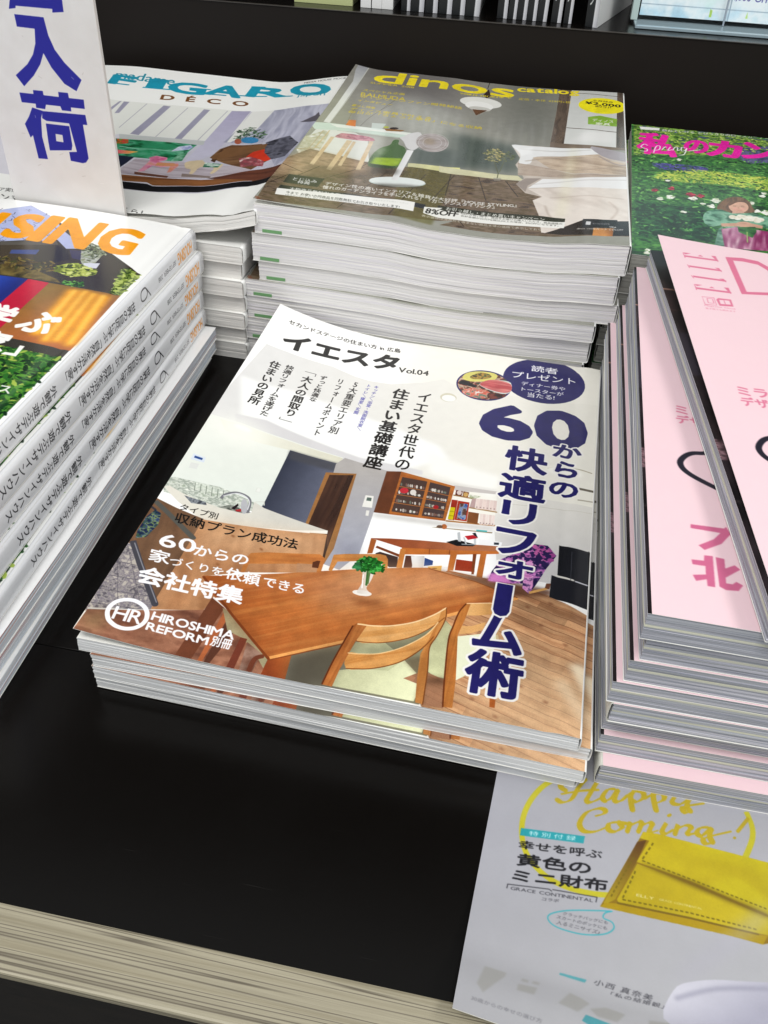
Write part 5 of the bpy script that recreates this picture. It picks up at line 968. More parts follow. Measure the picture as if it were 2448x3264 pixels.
TEX['hou'] = print_sheet('hou_print', 225, 290, 5, 'fafaf8', [
('P','-520 2202 1043 2725 1187 2846 1436 2699 1711 2466 1939 2381 2196 2201 2197 1931 2210 1385 2209 1250 2202 696 2239 -600','3a3832'),
('P','-520 2202 1043 2725 1187 2846 1436 2699 1527 2582 1734 2420 1766 2377 1678 2342 1570 2439 1507 2388 1401 2364 1282 2309 271 1314','b3bbe2'),
('S','1360 2464 1354 2430 1323 2438',0.3,'6a6a80'),
('S','1303 2702 1317 2703 1329 2689',0.45,'6a6a80'),
('S','1372 2655 1389 2653 1401 2636',0.3,'6a6a80'),
('S','1268 2346 1267 2330 1253 2332',0.3,'4c4a5c'),
('S','1287 2592 1323 2583 1344 2549',0.3,'4c4a5c'),
('S','1467 2393 1482 2388 1491 2373',0.45,'4c4a5c'),
('S','1312 2480 1348 2462 1362 2429',0.3,'6a6a80'),
('S','1139 2589 1155 2582 1164 2567',0.3,'6a6a80'),
('S','1201 2482 1223 2488 1247 2466',0.45,'4c4a5c'),
('S','1257 2391 1271 2368 1265 2355',0.45,'6a6a80'),
('S','1226 2782 1217 2777 1205 2786',0.45,'6a6a80'),
('S','1136 2368 1161 2342 1161 2321',0.3,'6a6a80'),
('S','987 2641 976 2633 959 2646',0.3,'6a6a80'),
('S','1155 2597 1176 2558 1162 2540',0.3,'5a5048'),
('S','1421 2457 1416 2447 1405 2452',0.3,'4c4a5c'),
('S','1218 2483 1208 2471 1188 2483',0.3,'6a6a80'),
('S','1281 2664 1275 2637 1250 2643',0.45,'6a6a80'),
('S','998 2717 979 2709 955 2729',0.45,'4c4a5c'),
('S','1173 2478 1167 2458 1146 2465',0.45,'4c4a5c'),
('S','1182 2319 1202 2321 1221 2303',0.3,'4c4a5c'),
('S','1459 2590 1491 2583 1511 2551',0.45,'4c4a5c'),
('S','1089 2567 1109 2568 1127 2548',0.3,'6a6a80'),
('S','1448 2557 1472 2548 1485 2525',0.45,'5a5048'),
('S','1340 2592 1362 2574 1366 2554',0.3,'4c4a5c'),
('S','1323 2329 1305 2317 1282 2333',0.45,'6a6a80'),
('S','1125 2515 1143 2484 1132 2470',0.45,'4c4a5c'),
('S','1431 2472 1434 2440 1412 2437',0.45,'6a6a80'),
('S','1318 2487 1313 2471 1295 2477',0.45,'6a6a80'),
('S','1332 2537 1353 2543 1373 2523',0.45,'6a6a80'),
('S','1313 2592 1306 2566 1280 2574',0.45,'6a6a80'),
('S','1124 2593 1111 2581 1090 2595',0.3,'5a5048'),
('S','1200 2606 1216 2591 1217 2577',0.3,'4c4a5c'),
('S','1486 2411 1506 2378 1497 2360',0.45,'4c4a5c'),
('S','1402 2381 1423 2341 1409 2322',0.45,'5a5048'),
('S','1362 2402 1398 2376 1407 2343',0.3,'4c4a5c'),
('S','1318 2510 1349 2496 1364 2468',0.3,'5a5048'),
('S','1452 2374 1441 2368 1428 2379',0.3,'4c4a5c'),
('S','1099 2673 1113 2666 1120 2653',0.45,'6a6a80'),
('S','1234 2488 1243 2466 1232 2459',0.45,'4c4a5c'),
('S','1304 2340 1292 2315 1262 2327',0.45,'4c4a5c'),
('S','1225 2648 1250 2627 1255 2603',0.45,'6a6a80'),
('S','1361 2631 1354 2605 1329 2613',0.45,'6a6a80'),
('S','1136 2465 1156 2421 1137 2406',0.3,'5a5048'),
('S','1172 2363 1178 2338 1162 2334',0.45,'5a5048'),
('S','1428 2592 1459 2562 1462 2531',0.45,'6a6a80'),
('S','1158 2667 1195 2636 1203 2601',0.45,'6a6a80'),
('S','1529 2438 1536 2416 1525 2409',0.45,'6a6a80'),
('S','1028 2741 1016 2731 996 2745',0.45,'4c4a5c'),
('S','1149 2721 1158 2691 1143 2684',0.45,'4c4a5c'),
('S','1441 2450 1460 2455 1480 2436',0.45,'4c4a5c'),
('S','1490 2490 1508 2478 1513 2461',0.3,'5a5048'),
('S','1399 2712 1408 2682 1393 2673',0.3,'4c4a5c'),
('S','1309 2677 1322 2650 1312 2639',0.45,'5a5048'),
('S','1257 2572 1286 2541 1286 2515',0.3,'4c4a5c'),
('S','1070 2467 1073 2450 1061 2449',0.3,'4c4a5c'),
('S','1300 2411 1313 2376 1296 2366',0.45,'6a6a80'),
('S','1289 2470 1291 2432 1263 2432',0.45,'4c4a5c'),
('S','1045 2756 1043 2728 1017 2734',0.45,'6a6a80'),
('S','1106 2517 1121 2486 1109 2475',0.45,'5a5048'),
('S','1138 2471 1135 2458 1122 2462',0.3,'6a6a80'),
('S','1447 2470 1450 2454 1441 2452',0.45,'4c4a5c'),
('S','1496 2533 1523 2537 1547 2510',0.3,'5a5048'),
('S','1417 2379 1418 2362 1406 2362',0.45,'5a5048'),
('S','1336 2768 1345 2739 1330 2731',0.3,'4c4a5c'),
('S','1188 2777 1210 2773 1225 2752',0.3,'6a6a80'),
('S','1097 2464 1098 2428 1069 2431',0.3,'4c4a5c'),
('S','1180 2626 1191 2596 1176 2587',0.45,'4c4a5c'),
('S','1056 2599 1072 2562 1057 2550',0.45,'5a5048'),
('S','1204 2685 1221 2685 1235 2668',0.45,'5a5048'),
('S','1511 2485 1502 2467 1481 2475',0.45,'4c4a5c'),
('P','1308 2263 1407 2352 1462 2371 1601 2101 1471 1979','4a4238'),
('P','1400 2226 1547 2279 1557 2215 1415 2178','4a5688'),
('P','1282 2309 1582 2416 1615 2373 1308 2263','5a5650'),
('P','1605 2369 1694 2334 1765 2215 1723 2186 1701 2139','24262c'),
('P','1762 2362 1901 2364 1910 2222 1944 2223 1950 2187 1869 2166 1818 2236','9aa49a',{'n': (3,['5a6248','c8ccc8','8a9070'],5,2.2)}),
('P','1699 2336 1768 2350 1818 2236 1764 2241','3c3c58'),
('P','1853 2211 1938 2241 1950 2174 1867 2159','d8dae6'),
('P','1435 2042 1595 2060 1806 1979 1845 1945 1500 1928','5c5236',{'n': (8,['4a4028','7a6a3c','2c2a20'],5,2)}),
('P','1920 2359 2069 2284 2111 2104 2142 1940 2039 1952 1952 2111','3f3c34',{'g': ('33302b',(194,234.1),(211.6,196.1))}),
('P','1727 2110 1810 2194 1946 2147 1966 2092 1855 2035 1764 2061','96a446',{'n': (4,['5a6a28','b8c45a','849638'],7,2.2),'sm': 3}),
('P','1840 1955 1955 1989 1970 1947 1892 1940','4c8a3c',{'n': (3,['2f6a28','6aa84c'],8,2)}),
('P','2077 2216 2105 2242 2196 2201 2197 1931 2135 1942','7c9440',{'n': (4,['3c5420','a8bc54','5a7030'],9,2.2)}),
('P','2077 2281 2196 2201 2186 2172 2110 2231','33241f'),
('P','645 894 1506 1917 1667 1927 1668 1633 1365 75','2e48a8',{'g': ('24307a',(152.3,188.7),(164.3,187))}),
('P','1666 1929 1790 1924 1801 1401 1808 1053 1652 1310 1668 1633','c3203e'),
('P','1790 1924 1920 1927 2197 1931 2212 1381 2213 1319 1839 1334 1808 1053 1801 1401','8a6a30',{'g': ('b2683a',(185.2,188.9),(214.5,151.4))}),
('K','1727 2110 1810 2194 1946 2147 1966 2092 1855 2035 1764 2061',260,1.6,['3c4c1c','6a7a2c','94a440','b8c45a','d4dc84'],3,0.5),
('K','1737 2463 1822 2456 1916 2357 1859 2280 1801 2283',160,1.4,['3a4a2c','7a8464','aab49a','5a6248'],4,0.3),
('K','2077 2216 2101 2239 2192 2199 2195 1936 2135 1948',260,1.5,['2c4418','5a7030','8ca048','b8c86c'],5,0.5),
('K','1837 1960 1955 1989 1970 1947 1892 1940',60,1.6,['2f6a28','6aa84c','1c4418'],6,0.45),
('K','1385 2128 1690 2160 1764 2061 1618 2019 1435 2042',120,2,['2c2a22','5a4a2c','7a6a3c','46482c'],7,0.3),
('S','1955 1900 1988 1428',8.06,'efa024',{'soft': 1.6}),
('S','1955 1900 1988 1428',2.6,'ffc850',{'soft': 1.0}),
('S','2010 1910 2057 1374',6.2,'efa024',{'soft': 1.6}),
('S','2010 1910 2057 1374',2,'ffc850',{'soft': 1.0}),
('S','2062 1902 2106 1393',6.2,'efa024',{'soft': 1.6}),
('S','2062 1902 2106 1393',2,'ffc850',{'soft': 1.0}),
('S','2116 1902 2179 1386',7.4399999999999995,'efa024',{'soft': 1.6}),
('S','2116 1902 2179 1386',2.4000000000000004,'ffc850',{'soft': 1.0}),
('P','1884 1254 2208 1250 2201 685 2239 -600 1754 -372','2c5c24',{'n': (5,['12301a','2c6a28','5a9434','1a4020','a4bc50'],12,2.2,0.5)}),
('K','1889 1246 2206 1245 2197 691 2239 -600 1754 -372',900,2.2,['12301a','1a4020','2c6a28','5a9434','2a5c24','a4bc50','1c4a20'],12,0.4),
('T','U','887 2706 1138 2694 914 2356','f5a11c',{'bold': 0.07}),
('T','S','1184 2718 1358 2730 1238 2365','f5a11c',{'bold': 0.07}),
('T','I','1384 2745 1468 2745 1408 2373','f5a11c',{'bold': 0.07}),
('T','N','1492 2754 1752 2749 1512 2373','f5a11c',{'bold': 0.07}),
('T','G','1777 2747 2011 2729 1805 2393','f5a11c',{'bold': 0.07}),
('T','ぶ','1859 1631 2044 1615 1852 1419','fbfaf6',{'bold': 0.08}),
('T','学','1634 1637 1804 1616 1651 1430','fbfaf6',{'bold': 0.08}),
('T','家','1729 1376 1903 1372 1746 1187','fbfaf6',{'bold': 0.08}),
('P','1972 1283 1997 1283 2005 1185 1928 1184 1938 1206 1983 1208','fbfaf6'),
('T','ハウス','1923 943 2120 950 1939 881','f4f3ee',{'bold': 0.03})])
TEX['spine'] = print_sheet('spine_print', 290, 12, 8, 'ebecef', [
('T','HOUSING','2820 26 2595 26 2820 94','f0a040',{'bold': 0.05}),
('T','SEPTEMBER 2018','2560 48 2300 48 2560 74','4c4c50',{'bold': 0.0}),
('S','2130 90 2110 96 2070 92 2055 70 2060 50 2090 40 2125 46 2140 66 2132 86 2180 32',0.7,'26262a',{'sm': 5}),
('T','世界の巨匠に学ぶ「自然を活かす家」','1970 92 1970 34 1180 92','29292c',{'bold': 0.015,'vert': True}),
('T','外観で遊ぶデザインハウス','1080 92 1080 34 440 92','29292c',{'bold': 0.015,'vert': True}),
('S','130 60 127 75 119 88 107 99 92 105 75 106 59 102 45 93 36 81 31 66 31 51 37 37 47 25 61 17 78 14 94 16 109 23 121 33 128 47 130 62',1.2,'2a58c0')])
TEX['thin'] = print_sheet('thin_print', 215, 297, 2, 'fafafa', [
('P','0 0 2010 0 2010 2860 0 2860','2c3040',{'n': (22,['1c2030','46506a','2c3040','5a7a3a','86a83c'],5,2.2)}),
('P','1500 700 2010 700 2010 1900 1500 1900','6a8a2c',{'n': (7,['3c6a20','a4c83c','5a8a2c'],6,2.2)}),
('P','1500 0 2010 0 2010 680 1500 680','7a1c24')])
TEX['elle'] = print_sheet('elle_print', 220, 290, 4, 'f3d3da', [
('S','144 2677 326 2690',2,'dd7a98'),
('S','141 2718 143 2654',0.5,'dd7a98'),
('S','328 2744 331 2675',0.5,'dd7a98'),
('P','304 2740 328 2744 326 2690 321 2696','dd7a98'),
('P','142 2721 187 2725 151 2699','dd7a98'),
('P','222 2704 240 2726 254 2708','dd7a98'),
('S','149 2556 320 2564',2,'dd7a98'),
('S','142 2572 147 2534',0.5,'dd7a98'),
('S','318 2592 325 2549',0.5,'dd7a98'),
('P','295 2589 318 2592 320 2564 316 2570','dd7a98'),
('S','150 2437 321 2443',2,'dd7a98'),
('S','142 2446 149 2416',0.5,'dd7a98'),
('S','318 2465 325 2429',0.5,'dd7a98'),
('P','294 2461 318 2465 321 2443 317 2449','dd7a98'),
('S','143 2303 321 2312',2,'dd7a98'),
('S','141 2345 142 2283',0.5,'dd7a98'),
('S','324 2364 325 2298',0.5,'dd7a98'),
('P','301 2361 324 2364 321 2312 316 2317','dd7a98'),
('P','143 2347 184 2350 151 2328','dd7a98'),
('P','217 2330 233 2348 246 2332','dd7a98'),
('P','388 2756 489 2780 576 2769 627 2704 626 2544 569 2352 385 2313','dd7a98'),
('P','425 2724 484 2732 565 2720 606 2659 597 2535 549 2380 419 2349','f3d3da'),
('P','157 2217 223 2225 222 2141 158 2131','dd7a98'),
('P','159 2213 219 2220 219 2144 161 2138','f3d3da'),
('S','182 2204 211 2208 210 2160 180 2156 182 2204',0.4,'dd7a98'),
('P','230 2206 244 2226 311 2230 309 2154 235 2142','dd7a98'),
('P','245 2208 269 2211 268 2167 245 2164','f3d3da'),
('P','273 2213 299 2214 299 2172 272 2168','f3d3da'),
('T','Magazine Cloud','155 2129 313 2138 154 2112','dd7a98',{'bold': 0.0}),
('T','電子版でも読めます','155 2102 310 2112 154 2085','dd7a98',{'bold': 0.0}),
('T','ミラノ','157 1390 362 1392 164 1321','dd7a98',{'bold': 0.045}),
('T','デザイン','158 1312 401 1306 162 1241','dd7a98',{'bold': 0.045}),
('S','316 1059 262 1029 218 1018 184 990 160 942 167 895 199 855 250 817 302 784',2.6,'25242f',{'sm': 5}),
('P','176 527 301 532 310 544 323 503 284 437 218 385 197 407 257 457 285 501 174 503','d06a90'),
('P','166 319 211 323 214 354 245 357 240 188 213 187 213 223 175 205 165 235 212 248 214 294 168 293','d06a90'),
('P','255 354 286 351 284 298 320 325 338 305 281 248 280 218 302 218 317 235 339 221 320 188 277 182 255 195','d06a90')])
TEX['fly'] = print_sheet('fly_print', 220, 288, 1.5, '1a1618', [
('P','0 0 2200 0 2200 2880 0 2880','1a1618',{'n': (9,['0f0c0e','2a2226','171315','3a2a2c'],4,1.6,3)}),
('S','0 2380 120 2370',1.2,'c89a84'),
('S','0 2140 120 2140',0.5,'8a6a5c'),
('P','0 860 140 860 140 1000 0 1000','7a5258',{'n': (1.1,['2a1c20','c89aa4'],5,3,0.3),'al': 0.8}),
('P','0 1500 140 1500 140 1900 0 1900','35303a'),
('S','0 600 100 600',0.5,'6a5a5c')])
TEX['gar'] = print_sheet('gar_print', 214, 270, 5, '356a2a', [
('P','-292 2736 1493 2943 971 -498 -54 -600','2f6428',{'n': (7,['14381c','2f6a2c','4c8a3c','1d4a24','5a9a44'],3,2.2,0.45)}),
('P','17 2693 498 2729 1162 2658 1094 2096 787 2159 15 1886','4c7a34',{'n': (5,['2a4a20','6a9a3c','a8c858','3c5a30','4a5a78'],5,2.3,0.5)}),
('P','859 2363 1148 2540 1094 2096 875 1986 762 2116','4a4a70',{'n': (5,['3a3a5c','6a6a94','2a4a2c'],6,2)}),
('P','150 1748 409 1790 551 1774 503 1661 239 1633','4a4290',{'n': (4,['2c4a34','4c44a0','6a60b4'],7,2.2,0.5),'sm': 3}),
('P','197 1555 445 1705 749 1715 1045 1692 1011 1413 626 1428 331 1386 134 1379','98b43a',{'n': (5,['6a9a30','d8dc60','a8c444','5a8a34'],8,2,0.45),'soft': 1.5}),
('P','32 887 498 936 503 351 47 295','163c20',{'n': (7,['0c2814','1c4c28','2f6a34'],10,1.9,0.45),'soft': 3}),
('K','15 1886 1094 2096 953 588 30 244',1500,1.9,['0f2c18','1c4c28','2f6a34','3c7a34','5aa048','24582c','7ab858'],3,0.42),
('K','197 1555 445 1705 749 1715 1045 1692 1011 1413 626 1428 331 1386 134 1379',420,1.2,['6a9a30','a8c444','d8dc60','8ab038','c8d858'],4,0.5),
('K','32 887 494 882 503 351 47 295',420,2.6,['0c2814','14381c','1c4c28','2f6a34','0f3018'],5,0.4),
('K','17 2592 1162 2658 1120 2313 15 1920',420,1.5,['24481c','4c7a34','7aa03c','a8c858','3c5a30','c8d870'],6,0.5),
('K','150 1748 551 1774 503 1661 198 1619',110,0.9,['4c44a0','6a60b4','38308a'],7,0.5),
('K','170 994 189 1028 208 1007 188 972',26,1.5,['b8c4a0','e0e4d0','f4f4ea','fdfdf6'],565,0.6),
('K','236 1052 262 1097 286 1068 260 1024',33,1.5,['b8c4a0','e0e4d0','f4f4ea','fdfdf6'],640,0.6),
('K','390 1076 415 1117 436 1091 411 1050',31,1.5,['b8c4a0','e0e4d0','f4f4ea','fdfdf6'],800,0.6),
('K','507 965 530 1003 548 979 526 943',28,1.5,['b8c4a0','e0e4d0','f4f4ea','fdfdf6'],930,0.6),
('K','531 1082 567 1141 596 1104 560 1045',44,1.5,['b8c4a0','e0e4d0','f4f4ea','fdfdf6'],960,0.6),
('K','785 1112 807 1147 823 1125 801 1091',26,1.5,['b8c4a0','e0e4d0','f4f4ea','fdfdf6'],1215,0.6),
('K','876 1281 894 1310 907 1292 889 1263',20,1.5,['b8c4a0','e0e4d0','f4f4ea','fdfdf6'],1290,0.6),
('K','801 971 825 1008 842 985 818 948',28,1.5,['b8c4a0','e0e4d0','f4f4ea','fdfdf6'],1250,0.6),
('K','849 961 880 1007 902 978 871 932',36,1.5,['b8c4a0','e0e4d0','f4f4ea','fdfdf6'],1310,0.6),
('K','896 1345 910 1366 920 1353 906 1331',15,1.5,['b8c4a0','e0e4d0','f4f4ea','fdfdf6'],1300,0.6),
('K','464 991 474 1009 483 998 473 981',13,1.5,['b8c4a0','e0e4d0','f4f4ea','fdfdf6'],870,0.6),
('K','327 801 335 815 343 807 334 792',11,1.5,['b8c4a0','e0e4d0','f4f4ea','fdfdf6'],730,0.6),
('K','336 1897 352 1927 366 1907 351 1879',18,1.5,['b8c4a0','e0e4d0','f4f4ea','fdfdf6'],700,0.6),
('K','88 85 96 99 104 91 96 77',13,1.5,['b8c4a0','e0e4d0','f4f4ea','fdfdf6'],480,0.6),
('K','78 39 87 54 96 45 87 31',14,1.5,['b8c4a0','e0e4d0','f4f4ea','fdfdf6'],470,0.6),
('K','243 1386 253 1404 261 1392 252 1376',11,1.5,['b8c4a0','e0e4d0','f4f4ea','fdfdf6'],620,0.6),
('K','140 1152 159 1184 178 1165 158 1132',26,1.4,['7a1430','a82040','d83a54'],530,0.6),
('K','255 1228 276 1261 294 1242 274 1209',26,1.4,['7a1430','a82040','d83a54'],648,0.6),
('K','369 1144 399 1192 427 1163 396 1115',39,1.4,['7a1430','a82040','d83a54'],780,0.6),
('K','439 1139 466 1182 489 1156 462 1115',33,1.4,['7a1430','a82040','d83a54'],850,0.6),
('P','578 1028 641 1164 718 1217 779 1172 799 1046 794 943 625 887 560 920','7d5c40',{'w': ('4f3826',(69.6,120.2),(64.5,90.3),14,2,0.8),'sm': 3}),
('P','772 1024 763 984 747 949 727 922 704 907 682 905 662 916 648 940 641 974 641 1013 649 1053 665 1090 685 1118 709 1134 732 1135 752 1123 766 1098 773 1063','d7a78e'),
('P','639 1067 718 1142 777 1113 774 1019 767 1110 708 1110 649 1023','6a4a34',{'sm': 3}),
('P','695 983 692 970 686 960 678 954 671 955 667 962 666 973 669 986 675 996 682 1002 690 1001 694 994','e0a090',{'soft': 0.5,'al': 0.7}),
('P','748 997 744 984 738 974 731 968 724 969 719 976 718 987 721 1000 728 1010 735 1016 742 1015 747 1008','e0a090',{'soft': 0.5,'al': 0.7}),
('S','669 1028 681 1040 692 1036',0.3,'6a4a38'),
('S','723 1043 735 1052 745 1046',0.3,'6a4a38'),
('S','671 1016 688 1016',0.35,'5a3a30'),
('S','723 1028 741 1030',0.35,'5a3a30'),
('S','688 957 721 960',0.6,'b8524e'),
('S','705 1014 701 985',0.3,'b8806a'),
('P','661 935 732 949 734 895 649 871','cf9f88'),
('P','462 788 511 894 590 930 656 879 781 929 882 890 915 831 892 635 809 710 596 606 575 650 510 603 460 647','4a7e62',{'n': (7,['2f5c46','6aa082','8ab89c','3c6a52'],9,2),'sm': 2}),
('P','542 572 574 633 558 272 492 251','5a8a70',{'n': (5,['3c6a54','9ac0aa'],5,2)}),
('P','560 578 661 644 873 629 865 308 558 272','8a2c60',{'w': ('dcb8c4',(65.6,59.2),(62.1,29.2),26,4.2,0.95)}),
('P','564 673 667 715 668 655 567 622','c89880'),
('P','750 742 831 717 822 666 734 677','c89880'),
('P','764 713 761 702 756 690 749 680 740 670 730 662 718 657 707 653 696 652 685 654 676 658 669 665 664 673 661 683 661 694 663 706 668 717 675 728 685 737 695 745 706 751 718 755 730 755 740 754 749 749 756 743 762 734 764 724','cf9f86'),
('S','679 715 723 723',0.25,'a87860'),
('S','682 716 726 724',0.25,'a87860'),
('S','676 687 727 696',0.3,'a87860'),
('P','667 646 781 683 779 599 743 489 705 525 666 562','2a5a30',{'n': (4,['1c4424','4a8a44'],3,2)}),
('S','719 579 705 405',0.8,'9ab86a'),
('P','677 818 671 798 660 783 646 777 634 780 626 792 624 811 630 830 641 845 655 852 667 849 675 836','f0ecdc',{'n': (3,['faf8ee','dcd4bc'],1060,2)}),
('P','707 810 702 791 691 776 677 769 665 773 657 785 655 803 661 823 672 838 686 845 698 841 706 829','f0ecdc',{'n': (3,['faf8ee','dcd4bc'],1110,2)}),
('P','748 841 742 822 731 807 717 800 705 803 697 816 696 834 701 854 713 869 726 876 739 872 747 860','f0ecdc',{'n': (3,['faf8ee','dcd4bc'],1170,2)}),
('P','786 845 780 826 769 811 755 804 743 807 735 820 734 838 740 858 751 873 765 880 777 876 785 864','f0ecdc',{'n': (3,['faf8ee','dcd4bc'],1230,2)}),
('P','823 839 817 820 806 805 792 798 780 802 772 814 771 832 777 852 788 867 802 874 814 871 822 858','f0ecdc',{'n': (3,['faf8ee','dcd4bc'],1290,2)}),
('P','853 826 847 807 836 792 822 785 810 789 802 801 801 819 807 839 818 854 832 861 844 857 852 845','f0ecdc',{'n': (3,['faf8ee','dcd4bc'],1340,2)}),
('P','729 844 724 825 712 809 699 803 686 806 678 818 677 837 683 856 694 872 708 879 720 875 728 862','f0ecdc',{'n': (3,['faf8ee','dcd4bc'],1140,2)}),
('P','764 811 758 792 747 777 733 770 721 773 713 786 712 804 717 823 729 839 742 845 755 842 763 829','f0ecdc',{'n': (3,['faf8ee','dcd4bc'],1200,2)}),
('P','795 812 789 793 778 778 765 772 752 775 744 787 743 805 749 825 760 840 774 847 786 843 794 831','f0ecdc',{'n': (3,['faf8ee','dcd4bc'],1250,2)}),
('P','831 798 825 779 814 764 800 758 788 761 780 773 779 791 785 810 796 826 810 832 822 829 830 817','f0ecdc',{'n': (3,['faf8ee','dcd4bc'],1310,2)}),
('P','63 2657 228 2670 221 2603 73 2580','f2f2ee'),
('T','訪ねていける とびっきりのローズガーデン','247 2653 1100 2744 243 2587','e8e8dc',{'bold': 0.02}),
('T','私','60 2536 363 2483 32 1968','ec1fa4',{'bold': 0.09}),
('T','の','423 2447 610 2439 386 2105','ec1fa4',{'bold': 0.09}),
('T','カ','614 2505 871 2496 560 2079','ec1fa4',{'bold': 0.09}),
('T','ン','875 2535 1145 2521 825 2111','ec1fa4',{'bold': 0.09}),
('S','124 2165 98 2192 72 2124 91 2088 118 2069 112 2018 69 2010',0.9,'f4f2f4',{'sm': 4}),
('S','165 2001 189 2166 217 2183 210 2095 177 2062',0.9,'f4f2f4',{'sm': 4}),
('S','231 2096 255 2175 267 2173',0.9,'f4f2f4',{'sm': 4}),
('S','298 2191 276 2097 307 2123',0.9,'f4f2f4',{'sm': 4}),
('S','312 2110 333 2196 352 2189 347 2116 366 2137',0.9,'f4f2f4',{'sm': 4}),
('S','412 2210 385 2208 377 2127 403 2129 422 2200 394 2038 356 2007',0.9,'f4f2f4',{'sm': 4}),
('S','435 2133 524 2200',0.9,'f4f2f4',{'sm': 4})])
